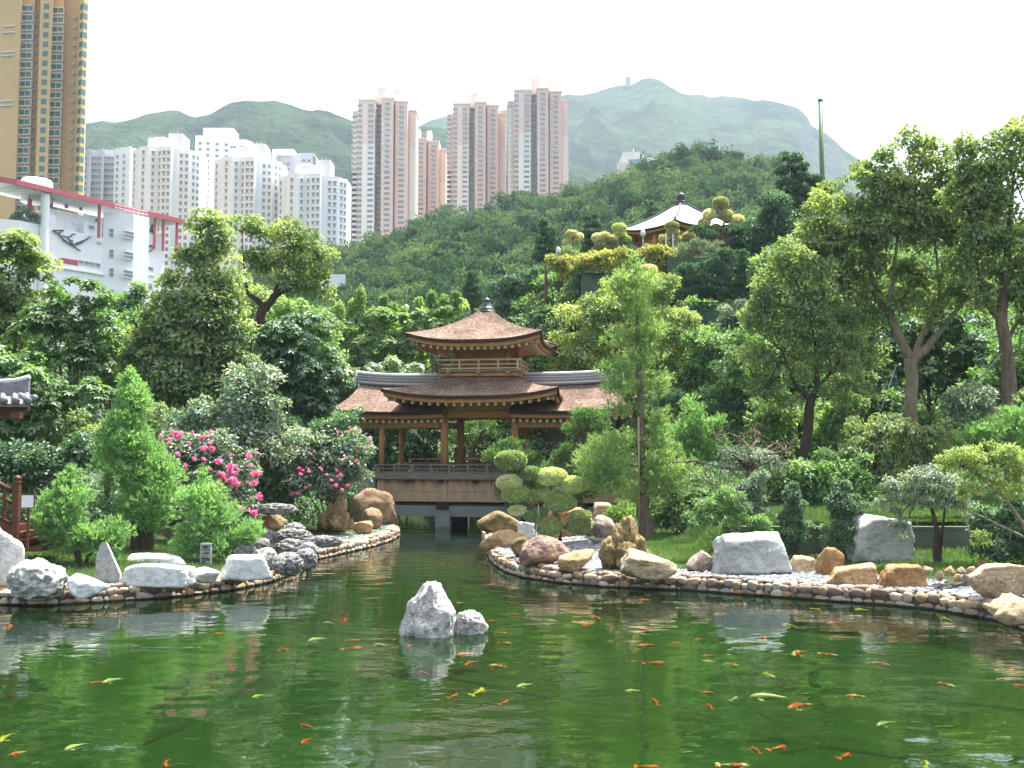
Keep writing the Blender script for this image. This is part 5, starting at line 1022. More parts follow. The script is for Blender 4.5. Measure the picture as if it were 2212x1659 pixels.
for lab, px, lob in [('golden yellow hedge ball at the left end of the hill hedge', 1206, [(1206, 570, 26, 22), (1216, 588, 20, 16)]), ('golden orange hedge in the middle, above the conical bush', 1300, [(1264, 566, 24, 19), (1298, 562, 28, 21), (1334, 556, 28, 20), (1285, 582, 26, 14), (1330, 576, 28, 14)]), ('golden green hedge right in front of the hilltop pavilion', 1420, [(1400, 550, 26, 19), (1434, 554, 28, 22), (1420, 572, 34, 16), (1365, 552, 18, 18), (1450, 575, 20, 18)])]:
    T('hedge', lab, 'hedge', 69.5, px, lob, 'gold', 'broad', .16, .075, .35, 7, limbs=False, group='golden hedges on the hill')
T('shrub', 'grey green spiky shrub under the hilltop pavilion\'s right side', 'shrub', 70, 1510, [(1480, 540, 26, 14), (1515, 535, 30, 16), (1545, 540, 24, 16), (1475, 560, 22, 16)], 'silver', 'pads', .26, .035, .35, 6, limbs=False)
T('shrub', 'small reddish brown bare shrub between tiered pine and golden hedge', 'shrub', 71, 1228, [(1225, 545, 16, 11), (1240, 550, 12, 9)], 'olive', 'broad', .13, .04, .3, 3.5, limbs=False)
def topiary(label, D, base, balls, mat='cream', leaf=.13, trunk=None, name='topiary_tree'):
    bx = (base - CX) / F * D; O = np.array((bx, D, tz(bx, D))); r = thing(name, label, 'topiary', O, 0, 'cloud clipped topiaries'); g = np.random.default_rng(int(base)); E = lobes_at(D, balls); E[:, :3] -= O; E[:, 3:] *= np.array((.98, .98, .95)) * (.86 if mat == 'cream' else 1)
    tb = MB(); c = E[:, :3].mean(0); tr = [(0, 0, -.1), (c[0] * .3, c[1] * .3, c[2] * .5), tuple(c)] if trunk is None else [tuple(at(a, b, D) - O) for a, b in trunk]
    w = .09 if trunk is None else .11; tb.tube(tr, np.linspace(w, w * .6, len(tr)), 8); TR = np.array(tr)
    for e in E:
        s = TR[1:][np.argmin(np.linalg.norm(TR[1:] - e[:3] + np.array((0, 0, .5)), axis=1))]; tb.tube([s, (s + e[:3]) / 2 + g.normal(0, .06, 3) - np.array((0, 0, .08)), e[:3]], [w * .5, w * .4, w * .3], 6)
        n = int(7.5 * math.pi * e[3] * e[5] / (.5 * leaf * leaf * .55)); p = leaf_cloud(g, [e * np.array((1, 1, 1, .92, .92, .92))], int(n * 1.25), leaf * 1.25, leaf * .72, .02, .1, .075, .09, .8, .7, .9, .55); link('foliage_ball', leafmesh('foliage_ball', p, LM[mat]), r)
    tb.build('trunk', m_bark, r, True)
c3 = lambda L: [(1152.1 + x * .30637, 305 + y * .30637, a * .32, b * .32) for x, y, a, b in L]
topiary('cream cloud topiary at the far left end of the hill, beside the dark tiered pine', 72.5, 1238, c3([(270, 655, 40, 26), (320, 672, 32, 22), (245, 712, 36, 20)]), leaf=.12)
topiary('largest group of cream topiary clouds, left of the hilltop pavilion\'s lamp', 72.5, 1305, c3([(455, 680, 45, 28), (500, 664, 34, 20), (550, 690, 42, 25), (475, 722, 45, 25), (560, 726, 40, 25), (440, 765, 30, 20), (530, 756, 40, 20)]), leaf=.12)
topiary('small pale grey topiary at the left eave tip of the hilltop pavilion', 73, 1340, c3([(605, 612, 46, 26), (610, 660, 40, 20), (650, 690, 34, 16)]), 'varie', leaf=.12)
topiary('cream topiary standing in front of the hilltop pavilion\'s wall', 72.5, 1460, c3([(975, 596, 50, 27), (982, 640, 48, 26), (925, 682, 38, 20), (1012, 692, 34, 20), (1095, 670, 45, 27), (1066, 716, 42, 26), (940, 720, 44, 16), (1120, 726, 44, 14)]), leaf=.12)
topiary('tall cream cloud topiary right of the hilltop pavilion', 72, 1560, c3([(1320, 436, 58, 42), (1240, 516, 46, 36), (1356, 522, 50, 38), (1205, 570, 46, 28), (1436, 552, 50, 30), (1424, 590, 36, 28), (1286, 615, 36, 30)]), leaf=.12, trunk=[(1560, 545), (1556, 500), (1565, 480), (1556, 445)])
topiary('pale cream clipped ball half hidden right of the tall cypress top', 66, 1402, [(1400, 585, 22, 14), (1420, 600, 14, 9)], leaf=.12)
c5 = lambda L: [(704.8 + x * .34718, 609.9 + y * .34718, a * .347, b * .347) for x, y, a, b in L]
topiary('large variegated cloud topiary of many clipped balls in front of the bridge', 41, 1210, c5([(1148, 1107, 98, 57), (1272, 1187, 66, 38), (1400, 1207, 97, 50), (1530, 1258, 97, 48), (1140, 1245, 78, 45), (1178, 1315, 84, 50), (1398, 1335, 52, 30), (1455, 1370, 98, 54), (1280, 1335, 46, 38), (1295, 1455, 62, 34), (1385, 1515, 88, 52), (1572, 1508, 76, 54), (1582, 1448, 64, 26), (1190, 1418, 54, 26)]), 'varie', .075, [(1209, 1168), (1214, 1140), (1200, 1110), (1186, 1080), (1150, 1090), (1120, 1030)], 'topiary_tree')
for lab, D, base, lob, mat, kind, Ln, Wd in [
    ('trailing climber hanging over the green wall below the layered podocarpus', 65, 1500, [(1480, 665, 24, 18), (1510, 660, 26, 20), (1535, 668, 20, 22), (1495, 690, 30, 14)], 'green', 'broad', .18, .08),
    ('grey green upright shrub right of the green wall strip', 63, 1600, [(1585, 680, 28, 30), (1612, 705, 32, 32), (1575, 722, 30, 24), (1630, 665, 20, 24)], 'silver', 'broad', .17, .06),
    ('dark podocarpus trees behind the finial on its right', 78, 1150, [(1095, 625, 34, 26), (1140, 640, 40, 26), (1170, 600, 34, 30), (1200, 640, 34, 34), (1150, 680, 50, 30), (1210, 690, 30, 40), (1100, 670, 40, 30)], 'pine', 'broad', .24, .10),
    ('large leaved green climber on the rock wall behind the upper roof', 73, 1200, [(1180, 690, 26, 24), (1215, 700, 24, 24), (1240, 660, 26, 40), (1260, 640, 30, 30), (1200, 740, 36, 26)], 'green', 'broad', .30, .18),
    ('bright leafy bush on the slope beneath the dense dark hill tree', 66, 1690, [(1660, 570, 36, 24), (1700, 560, 40, 24), (1740, 545, 30, 30), (1640, 600, 26, 26)], 'bright', 'broad', .22, .09),
    ('pale green leafy shrub at the top of the big right tree\'s left side', 60, 1770, [(1760, 470, 30, 30), (1745, 510, 30, 30), (1760, 545, 34, 30), (1790, 420, 30, 24)], 'olive', 'broad', .20, .085),
    ('mid green shrub on the right slope behind the airy pale tree', 60, 1800, [(1790, 650, 40, 40), (1840, 740, 40, 50), (1850, 690, 30, 40), (1860, 800, 40, 40)], 'green', 'broad', .2, .09)]:
    T('shrub', lab, 'shrub', D, base, lob, mat, kind, Ln, Wd, .5, 6, limbs=False)
# ---- back row closing the view between the nearer trees
for lab, D, base, lob, mat in [
    ('rear green tree filling the gap below the school\'s left half', 62, 60, [(40, 720, 80, 60), (120, 760, 70, 60), (30, 820, 80, 70), (120, 850, 80, 70)], 'green'),
    ('rear green tree between whorled tree and pyramid shaped tree', 60, 270, [(260, 730, 60, 60), (310, 780, 50, 60), (240, 830, 70, 60), (310, 870, 60, 60), (250, 900, 70, 60)], 'green'),
    ('rear olive tree right behind the pyramid shaped tree', 64, 520, [(520, 660, 50, 50), (500, 730, 60, 60), (560, 760, 60, 60), (540, 830, 70, 60)], 'olive'),
    ('rear bright tree behind the umbrella shaped tree\'s trunk', 66, 640, [(620, 690, 50, 40), (670, 700, 50, 40), (620, 750, 60, 50), (690, 770, 50, 60), (560, 700, 40, 40)], 'bright'),
    ('rear dark tree behind the pavilion\'s left wing', 76, 800, [(740, 850, 60, 50), (820, 850, 60, 50), (900, 850, 60, 50), (800, 910, 70, 40), (700, 900, 50, 50)], 'dark'),
    ('rear green tree behind the pavilion\'s right wing', 74, 1200, [(1180, 800, 50, 50), (1240, 840, 50, 50), (1150, 860, 50, 50), (1200, 900, 50, 50), (1290, 850, 40, 60)], 'green'),
    ('rear green tree above the lawn at the right edge', 50, 2160, [(2130, 880, 60, 50), (2210, 860, 50, 50), (2160, 800, 50, 50), (2220, 780, 50, 60), (2090, 930, 50, 40), (2230, 930, 50, 40)], 'green'),
    ('rear leafy tree between the leaning dark trunk and the forked pale trunk', 52, 1850, [(1850, 850, 50, 50), (1880, 910, 50, 40), (1830, 930, 40, 50), (1930, 870, 50, 40)], 'green'),
    ('rear leafy tree left of the leaning dark trunk', 54, 1660, [(1640, 800, 50, 50), (1660, 870, 50, 50), (1600, 760, 40, 40), (1630, 930, 50, 40)], 'green')]:
    T('broadleaf_tree', lab, 'tree', D, base, lob, mat, 'broad', .22, .10, .8, 4.5)
T('shrub', 'leafy planting on the school\'s roof terrace beside the round column', 'shrub', 191.5, 50, [(35, 470, 16, 9), (60, 466, 18, 12), (78, 474, 8, 7), (48, 480, 24, 6)], 'dark', 'broad', .5, .3, .9, 5, limbs=False, z0=44)
for lab, x in (('first small clipped conifer from the stair tower on the school roof', 303), ('middle small clipped conifer on the school roof', 316), ('last small clipped conifer on the school roof, nearest the tall tree', 329)):
    T('conifer', lab, 'shrub', 216, x, [(x, 490, 2, 5), (x, 496, 4, 6), (x, 502, 5, 4)], 'pine', 'broad', .4, .25, .4, 7, limbs=False, z0=50)
T('broadleaf_tree', 'dark tree behind the grey tiled roof, closing the view to the school', 'tree', 55, 30, [(0, 900, 70, 70), (70, 920, 70, 60), (30, 860, 70, 60), (110, 960, 60, 50), (-20, 980, 60, 60), (60, 1000, 70, 40)], 'green', 'broad', .22, .10, .7, 5)
T('broadleaf_tree', 'light leafy tree filling the space between the airy pale tree and the forked pale trunk', 'tree', 50, 1850, [(1850, 600, 34, 40), (1868, 680, 40, 44), (1840, 770, 44, 46), (1880, 760, 36, 44)], 'fresh', 'broad', .19, .07, .6, 4)
# ---- ground cover: uncountable undergrowth on the slopes and behind the banks
g = np.random.default_rng(77)
def undergrowth(name, label, x0, x1, y0, y1, n, mat, rmin, rmax, Ln, per, ok):
    P = np.stack((g.uniform(x0, x1, n), g.uniform(y0, y1, n)), -1); c, s = math.cos(-PHI), math.sin(-PHI); q = P - PC; u = c * q[:, 0] - s * q[:, 1]; v = s * q[:, 0] + c * q[:, 1]
    keep = ~((np.abs(v) < 3.4) & (u > -8.5) & (u < 9.8)) & (seg_dist(P, POLY) > 1.0) & ~in_poly(P, POLY) & ok(P); P = P[keep]; z = tz_np(P[:, 0], P[:, 1]); rr = g.uniform(rmin, rmax, len(P))
    E = np.concatenate((P, (z + rr * .3)[:, None], np.stack((rr, rr, rr * .8), -1)), 1)
    tag(link(name, leafmesh(name, leaf_cloud(g, E, per * len(E), Ln, Ln * .45, .3, .8, .25), LM[mat])), label, None, None, 'stuff')
undergrowth('undergrowth', 'mixed leafy ground cover on the steep hillside', -9, 52, 50, 71.5, 2600, 'green', .5, 1.1, .28, 70, lambda P: hill_h(P[:, 0], P[:, 1]) > .3)
undergrowth('undergrowth', 'leafy ground cover on the left shoulder of the hill', -10, 4, 70, 96, 420, 'green', .4, 1.0, .3, 70, lambda P: hill_h(P[:, 0], P[:, 1]) > .3)
undergrowth('undergrowth', 'leafy ground cover along the top of the hill on the right', 19, 52, 71, 88, 700, 'green', .4, .9, .3, 60, lambda P: hill_h(P[:, 0], P[:, 1]) > .3)
undergrowth('undergrowth', 'dark leafy undergrowth between the trees of the left bank', -48, -7, 43, 78, 1500, 'dark', .5, 1.2, .26, 90, lambda P: P[:, 0] < -6.5 - (P[:, 1] < 56) * 3)
undergrowth('undergrowth', 'low leafy undergrowth between the shrubs of the right bank', 5, 40, 41, 56, 900, 'green', .3, .8, .18, 90, lambda P: P[:, 0] > 6 + (P[:, 1] < 43) * 2)
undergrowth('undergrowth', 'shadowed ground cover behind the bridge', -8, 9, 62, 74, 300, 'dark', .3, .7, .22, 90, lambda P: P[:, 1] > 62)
# ------------------------------------------------------------------ rocks
import bmesh
def ico(n):
    b = bmesh.new(); bmesh.ops.create_icosphere(b, subdivisions=n, radius=1); V = np.array([v.co[:] for v in b.verts]); Fc = np.array([[v.index for v in f.verts] for f in b.faces]); b.free(); return V, Fc
ICO = {n: ico(n) for n in (1, 2, 3, 4, 5)}
def rockmat(name, cols, scale=2.2, bump=.85, bs=8, dark=None, rough=.9):
    m, t = newmat(name); o = N(t, 'OutputMaterial'); b = N(t, 'BsdfPrincipled'); b.inputs['Roughness'].default_value = rough; b.inputs['Specular IOR Level'].default_value = .2; L(t, b.outputs[0], o.inputs[0])
    tc = N(t, 'TexCoord'); n = N(t, 'TexNoise'); n.inputs['Scale'].default_value = scale; n.inputs['Detail'].default_value = 8; n.inputs['Roughness'].default_value = .68; n.inputs['Distortion'].default_value = .5; L(t, tc.outputs['Object'], n.inputs['Vector'])
    k = len(cols); r = ramp(t, [(.3 + .4 * i / (k - 1), c) for i, c in enumerate(cols)]); L(t, n.outputs[0], r.inputs[0])
    # veins: thin darker mineral seams
    mp = N(t, 'Mapping'); mp.inputs['Scale'].default_value = (1.1, 1.1, 2.4); mp.inputs['Rotation'].default_value = (.3, .2, 0); L(t, tc.outputs['Object'], mp.inputs[0])
    n3 = N(t, 'TexNoise'); n3.inputs['Scale'].default_value = scale * 1.9; n3.inputs['Detail'].default_value = 4; n3.inputs['Distortion'].default_value = 1.2; L(t, mp.outputs[0], n3.inputs['Vector'])
    r3 = ramp(t, [(.465, (0, 0, 0)), (.5, (1, 1, 1)), (.535, (0, 0, 0))]); L(t, n3.outputs[0], r3.inputs[0]); ml = N(t, 'Math', operation='MULTIPLY'); ml.inputs[1].default_value = .6; L(t, r3.outputs[0], ml.inputs[0])
    mx = N(t, 'Mix', data_type='RGBA'); L(t, ml.outputs[0], mx.inputs[0]); L(t, r.outputs[0], mx.inputs[6]); mx.inputs[7].default_value = col4(dark or tuple(c * .4 for c in cols[0])); L(t, mx.outputs[2], b.inputs['Base Color'])
    n2 = N(t, 'TexNoise'); n2.inputs['Scale'].default_value = bs; n2.inputs['Detail'].default_value = 7; n2.inputs['Roughness'].default_value = .65; L(t, tc.outputs['Object'], n2.inputs['Vector'])
    sb = N(t, 'Math', operation='SUBTRACT'); L(t, n2.outputs[0], sb.inputs[0]); m4 = N(t, 'Math', operation='MULTIPLY'); m4.inputs[1].default_value = .3; L(t, r3.outputs[0], m4.inputs[0]); L(t, m4.outputs[0], sb.inputs[1])
    bp = N(t, 'Bump'); bp.inputs['Strength'].default_value = bump; bp.inputs['Distance'].default_value = .06; L(t, sb.outputs[0], bp.inputs['Height']); L(t, bp.outputs[0], b.inputs['Normal'])
    return m
RM = {
 'gold': rockmat('golden_sandstone', [(.30, .17, .07), (.46, .29, .14), (.60, .43, .25), (.68, .56, .40)]),
 'tan': rockmat('tan_boulder', [(.36, .25, .14), (.50, .37, .22), (.60, .48, .32), (.68, .58, .44)]),
 'grey': rockmat('grey_limestone', [(.26, .28, .27), (.37, .39, .375), (.46, .475, .455), (.54, .54, .51)], 1.2, .4),
 'white': rockmat('white_marble', [(.50, .51, .50), (.62, .625, .615), (.72, .72, .70), (.78, .775, .75)], 1.1, .35),
 'purple': rockmat('purple_veined_rock', [(.17, .095, .10), (.27, .17, .15), (.44, .31, .20), (.58, .44, .29)], 1.0),
 'brown': rockmat('brown_boulder', [(.16, .10, .055), (.27, .18, .105), (.37, .26, .16), (.46, .35, .23)]),
 'moss': rockmat('mossy_brown_rock', [(.10, .095, .035), (.20, .155, .07), (.34, .24, .12), (.46, .34, .2)], 1.6),
 'rust': rockmat('rusty_rock', [(.22, .11, .045), (.36, .20, .085), (.46, .29, .14), (.52, .38, .23)], 2.4),
 'karst': rockmat('grey_karst', [(.10, .10, .105), (.24, .235, .23), (.40, .39, .375), (.56, .545, .52)], 5, .9, 12),
 'greypink': rockmat('grey_pink_rock', [(.22, .17, .15), (.33, .265, .225), (.44, .37, .31), (.52, .45, .38)]),
 'palerough': rockmat('pale_rugged_rock', [(.22, .21, .19), (.46, .45, .425), (.62, .61, .58), (.74, .73, .70)], 2.6, .9, 9),
}
def rock_mesh(seed, dims, style='boulder', sub=4):
    g = np.random.default_rng(seed); V, Fc = ICO[sub]; u = V.copy(); p = u.copy()
    if style in ('boulder', 'block', 'slab', 'mono'):
        nb, lo, hi = {'boulder': (22, .80, 1.0), 'block': (9, .84, 1.12), 'slab': (8, .85, 1.1), 'mono': (9, .86, 1.1)}[style]
        n = rdir(g, nb); d = g.uniform(lo, hi, nb)
        if style != 'boulder':
            ax = np.array([(1, 0, 0), (-1, 0, 0), (0, 1, 0), (0, -1, 0), (0, 0, 1), (0, 0, -1.)]); n = np.concatenate((n, unit(ax + g.normal(0, .13, ax.shape)))); d = np.concatenate((d, g.uniform(.66, .78, 6)))
        q = u + .07 * np.stack([fbm(u * 2.1 + 31 * i, seed + i, 3) for i in range(3)], -1)
        h = q @ n.T; rr = np.where(h > .02, d / np.maximum(h, .02), 9).copy(); rs = np.sort(rr, 1); r0 = rs[:, 0]; soft = np.exp(-((rs[:, 1] - rs[:, 0]) / .05) ** 2)
        r0 = r0 * (1 - .03 * soft)
        crack = np.clip(.07 - np.abs(vnoise(u * np.array((1.5, 1.5, 2.6)) + seed, seed + 9)), 0, 1) / .07
        r0 = r0 * (1 + .07 * fbm(u * 2.3, seed, 4) + .035 * ridged(u * 5, seed + 3, 4) + .03 * fbm(u * 11, seed + 5, 3)) - .045 * crack
        p = u * r0[:, None]
        if style != 'boulder': p = p * (1 - {'block': .16, 'slab': .10, 'mono': .09}[style] * p[:, 2:3] * np.array((1, 1, 0)))
    elif style == 'rugged':
        p = u * (1 + .28 * fbm(u * 1.8, seed, 3) + .20 * (ridged(u * 2.6, seed + 4, 4) - .3))[:, None]
        p = p + u * (.05 * fbm(u * 9, seed, 2))[:, None]
    elif style == 'karst':
        p = u * (1 + .22 * fbm(u * 1.7, seed, 3) + .26 * (ridged(u * 4.2, seed + 2, 4) - .4))[:, None]
        p = p - u * (.16 * np.clip(vnoise(u * 7, seed), .25, 1))[:, None]
    elif style == 'peak':
        n = rdir(g, 22); d = g.uniform(.7, 1.0, 22); h = (u + .1 * np.stack([fbm(u * 2.4 + 9 * i, seed + i, 3) for i in range(3)], -1)) @ n.T; r0 = np.where(h > .02, d / np.maximum(h, .02), 9).min(1)
        p = u * (r0 * (1 + .12 * fbm(u * 2.6, seed, 4) + .12 * (ridged(u * np.array((3.6, 3.6, 1.8)), seed + 4, 4) - .3) + .05 * fbm(u * 10, seed, 3)))[:, None]
        t = np.clip((p[:, 2] + .6) / 1.55, 0, 1); s = 1.04 - .58 * t ** 1.6; p[:, 0] = p[:, 0] * s + .06 * t; p[:, 1] *= s; p[:, 2] = np.minimum(p[:, 2], .80 + .10 * fbm(u * 4, seed + 1, 3))
    elif style == 'columns':
        Ps, Fs = [], []
        for i, (cx, cyy, w, hgt) in enumerate([(.15, .1, .42, 1.0), (-.28, 0, .34, .82), (.5, -.1, .34, .62), (-.62, -.15, .42, .55), (0, -.35, .46, .5), (.8, .1, .3, .34), (-.1, .3, .5, .7)]):
            q = u * (1 + .30 * fbm(u * 1.9, seed + i, 3) + .26 * (ridged(u * np.array((3.2, 3.2, 1.5)), seed + 7 * i, 4) - .35) + .06 * fbm(u * 10, seed + i, 2))[:, None]
            Ps.append(q * np.array((w, w * 1.1, hgt * .62)) + np.array((cx, cyy, hgt * .42 - .5))); Fs.append(Fc + i * len(u))
        p = np.concatenate(Ps); Fc = np.concatenate(Fs)
    lo, hi = p.min(0), p.max(0); p = ((p - lo) / (hi - lo) - .5) * 2
    p[:, 2] = np.where(p[:, 2] < -.7, -.7 + (p[:, 2] + .7) * .6, p[:, 2]); zmin = p[:, 2].min()
    p[:, 2] = (p[:, 2] - zmin) / (1 - zmin); return np.stack((p[:, 0] * dims[0] / 2, p[:, 1] * dims[1] / 2, p[:, 2] * dims[2]), -1), Fc
def rock(label, x0, x1, yt, yb, mat, style='boulder', seed=1, D=None, z=.42, deep=.85, sink=.12, name='boulder', group=None, rz=0, sub=4, skew=0):
    if D is None: D = (CAMZ - z) * F / (yb - HORIZ)
    k = ppm(D); w = (x1 - x0) / k; dep = max(.25, min(w, (yb - yt) / k * 1.3) * deep); Dc = D + dep * .5; k = ppm(Dc); w = (x1 - x0) / k
    zt = at((x0 + x1) / 2, yt, Dc - dep * .12)[2]; zb = at(0, yb, D)[2] - sink; c = at((x0 + x1) / 2, yb, Dc)
    V, Fc = rock_mesh(seed, (w * 1.02, dep, zt - zb), style, sub)
    if skew: V[:, 0] += skew * w * (V[:, 2] / (zt - zb) - .4)
    o = link(name, mesh(name, V, [Fc], RM[mat], True), None, (c[0], Dc, zb)); tag(o, label, 'rock', group); return o
R_ = rock
G1 = 'boulders along the right bank'
R_('mossy brown boulder at the water just right of the bridge pier', 1029, 1126, 1103, 1156, 'moss', 'boulder', 201, 46.5, 0.0)
R_('golden boulder at the mouth of the channel, in front of the mossy brown one', 1036, 1140, 1143, 1192, 'gold', 'boulder', 2, 40, .4, group=G1)
R_('small mossy golden rock squeezed between golden and purple boulders', 1104, 1147, 1160, 1210, 'moss', 'boulder', 3, 36.3, .4, group=G1)
R_('purple veined boulder with a golden right side', 1121, 1231, 1157, 1222, 'purple', 'boulder', 14, group=G1, sub=5)
R_('golden sloping boulder right of the purple one', 1206, 1286, 1187, 1231, 'gold', 'boulder', 5, group=G1)
R_('rugged brown eroded rock full of hollows beside the cypress trunk', 1293, 1408, 1113, 1234, 'moss', 'columns', 16, group=G1, name='scholar_rock')
R_('large tan boulder overhanging the stone edge right of the rugged rock', 1340, 1463, 1186, 1248, 'tan', 'boulder', 27, group=G1, sub=5)
R_('grey purple boulder behind the rugged rock', 1268, 1331, 1112, 1168, 'greypink', 'boulder', 8, 41, group=G1)
R_('low grey brown rock left of the rugged rock', 1281, 1330, 1160, 1189, 'greypink', 'boulder', 9, 39, group=G1)
R_('small tan block below the bright tufted bush', 1280, 1327, 1085, 1122, 'tan', 'block', 10, 46, 1.0, group=G1)
R_('brown golden boulder behind the clipped topiary balls', 1179, 1278, 1094, 1172, 'rust', 'block', 11, 43.5, group=G1)
R_('flat white slab lying behind the golden channel boulder', 1118, 1160, 1126, 1162, 'white', 'slab', 12, 43, group=G1, name='stone_slab')
R_('small pinkish grey rock left of the wide grey boulder', 1478, 1543, 1189, 1234, 'greypink', 'boulder', 13, group=G1)
R_('wide smooth grey boulder with horizontal veins', 1540, 1707, 1148, 1242, 'grey', 'block', 34, group=G1, sub=5)
R_('pale low rock right of the wide grey boulder', 1706, 1764, 1200, 1238, 'tan', 'block', 15, group=G1)
R_('upright rusty orange rock left of the tall pale stone', 1762, 1822, 1181, 1244, 'rust', 'boulder', 17, group=G1)
R_('tiny pale stone between rusty rock and tall pale stone', 1820, 1838, 1208, 1223, 'tan', 'boulder', 18, group=G1)
R_('tall pale grey standing stone with folded carved relief', 1836, 1968, 1109, 1230, 'grey', 'mono', 129, 33.2, group=G1, sub=5, name='standing_stone', deep=.5)
R_('long golden boulder lying in front of the tall pale stone', 1783, 1896, 1217, 1262, 'gold', 'block', 20, group=G1)
R_('golden brown boulder right of the long golden one', 1897, 2001, 1220, 1267, 'rust', 'block', 21, group=G1)
R_('small tan stone behind the golden brown boulder', 1964, 1990, 1216, 1231, 'tan', 'boulder', 22, group=G1)
R_('big tan boulder near the right edge', 2088, 2236, 1217, 1300, 'tan', 'boulder', 23, 26.3, group=G1, sub=5)
R_('tan boulder overhanging the water at the right edge', 2146, 2262, 1284, 1345, 'tan', 'boulder', 24, 23.4, .3, group=G1)
R_('dark rusty stone lying left above the big tan boulder', 2107, 2136, 1208, 1228, 'rust', 'boulder', 25, 31, group=G1)
for i, (x, y, r_) in enumerate([(2003, 1230, 11), (2052, 1232, 12), (2076, 1233, 11), (2098, 1231, 10), (2070, 1247, 10), (2085, 1247, 10), (2030, 1240, 9)]):
    R_('small round edging stone in the short row left of the big tan boulder', x - r_, x + r_, y - r_ * .8, y + r_ * .9, ['tan', 'gold', 'greypink'][i % 3], 'boulder', 40 + i, 31 - .3 * i, .45, group='edging stones of the planting bed', sub=3, name='edging_stone')
G2 = 'boulders along the left bank'
R_('large pale boulder cut off by the left edge', -36, 44, 1135, 1270, 'white', 'boulder', 51, group=G2)
R_('white boulder with a craggy grey underside near the left edge', 14, 146, 1206, 1298, 'palerough', 'rugged', 52, 27.7, .12, group=G2, sub=5)
R_('flat pale boulder resting on the stone edge, left of the marble blade', 143, 236, 1241, 1285, 'white', 'boulder', 53, group=G2)
R_('long low white marble slab right of the marble blade', 255, 415, 1218, 1261, 'white', 'slab', 54, group=G2, name='marble_slab')
R_('upper white marble slab with a grey right end', 262, 422, 1196, 1240, 'white', 'slab', 55, 33.5, group=G2, name='marble_slab')
R_('small round white stone in front of the stone sign', 414, 476, 1225, 1254, 'white', 'boulder', 56, group=G2)
R_('smooth white marble slab right of the stone sign', 469, 590, 1198, 1247, 'white', 'slab', 57, group=G2, name='marble_slab')
R_('round pale rock in front of the dark craggy rockery', 545, 594, 1182, 1214, 'palerough', 'boulder', 58, group=G2)
for i, (lab, a, b, c_, d) in enumerate([('leftmost dark craggy rock of the rockery', 502, 558, 1170, 1204), ('craggy grey rock at the back of the rockery', 584, 682, 1140, 1174), ('craggy grey rock in the middle of the rockery', 586, 680, 1163, 1204), ('craggy dark rock low at the front of the rockery', 596, 656, 1192, 1232), ('craggy grey rock standing at the water end of the rockery', 634, 684, 1184, 1222), ('flat craggy ledge jutting over the water from the rockery', 655, 743, 1156, 1188), ('craggy dark rock under the bright cypress cushion', 556, 604, 1190, 1222)]):
    R_(lab, a, b, c_, d, 'karst', 'karst', 60 + i, [34.5, 41, 38, 32.5, 33.4, 38.5, 33.6][i], group='craggy karst rockery', sub=5, name='craggy_rock', sink=.25 if i != 5 else -.05, deep=1.1)
R_('broad flat craggy cap stone of the mushroom shaped rock', 546, 646, 1087, 1114, 'karst', 'karst', 71, 39.5, 1.0, sub=5, name='craggy_rock', sink=0, group='craggy karst rockery')
R_('short stem rock carrying the broad craggy cap stone', 560, 620, 1106, 1150, 'brown', 'boulder', 72, 39.8, group='craggy karst rockery', name='craggy_rock')
R_('pointed tan rock rising behind the weathered stump like rock', 714, 750, 1036, 1120, 'tan', 'peak', 73, 46.3, 1.0, group=G2)
R_('weathered mossy stump like rock with deep furrows, left of the bridge', 686, 764, 1076, 1150, 'moss', 'columns', 74, 45, group=G2, name='scholar_rock')
R_('big brown boulder leaning against the left end of the bridge', 758, 860, 1054, 1142, 'brown', 'boulder', 275, 51, group=G2, skew=.12)
R_('smaller reddish brown boulder at the foot of the leaning one', 776, 826, 1096, 1140, 'brown', 'boulder', 76, 48.5, group=G2)
R_('low golden rock in front of the stump like rock', 762, 806, 1125, 1149, 'gold', 'boulder', 77, 46, group=G2)
R_('small tan block left of the stump like rock', 684, 706, 1114, 1137, 'tan', 'block', 78, 47, group=G2)
for i, (lab, a, b, c_, d, D_) in enumerate([('small craggy rock between the round pale rock and the rockery', 586, 622, 1200, 1228, 32.4), ('craggy knob behind the round pale rock', 540, 584, 1160, 1188, 36.5), ('low craggy rock against the mushroom shaped rock', 612, 660, 1128, 1152, 41.5), ('craggy rock block at the inner bend of the rockery', 640, 690, 1170, 1200, 36.6), ('small dark craggy rock left at the rear of the rockery', 560, 600, 1142, 1166, 39.5)]):
    R_(lab, a, b, c_, d, 'karst', 'karst', 160 + i, D_, group='craggy karst rockery', name='craggy_rock', sink=.2, deep=1.1)
# rock island in the pond
R_('tall grey white rock peak standing in the pond', 863, 984, 1256, 1374, 'palerough', 'peak', 93, 23.6, 0, sink=.5, sub=5, name='pond_rock')
R_('low white rock touching the right foot of the rock peak in the pond', 976, 1054, 1318, 1365, 'palerough', 'rugged', 82, 24.0, 0, sink=.4, sub=5, name='pond_rock')
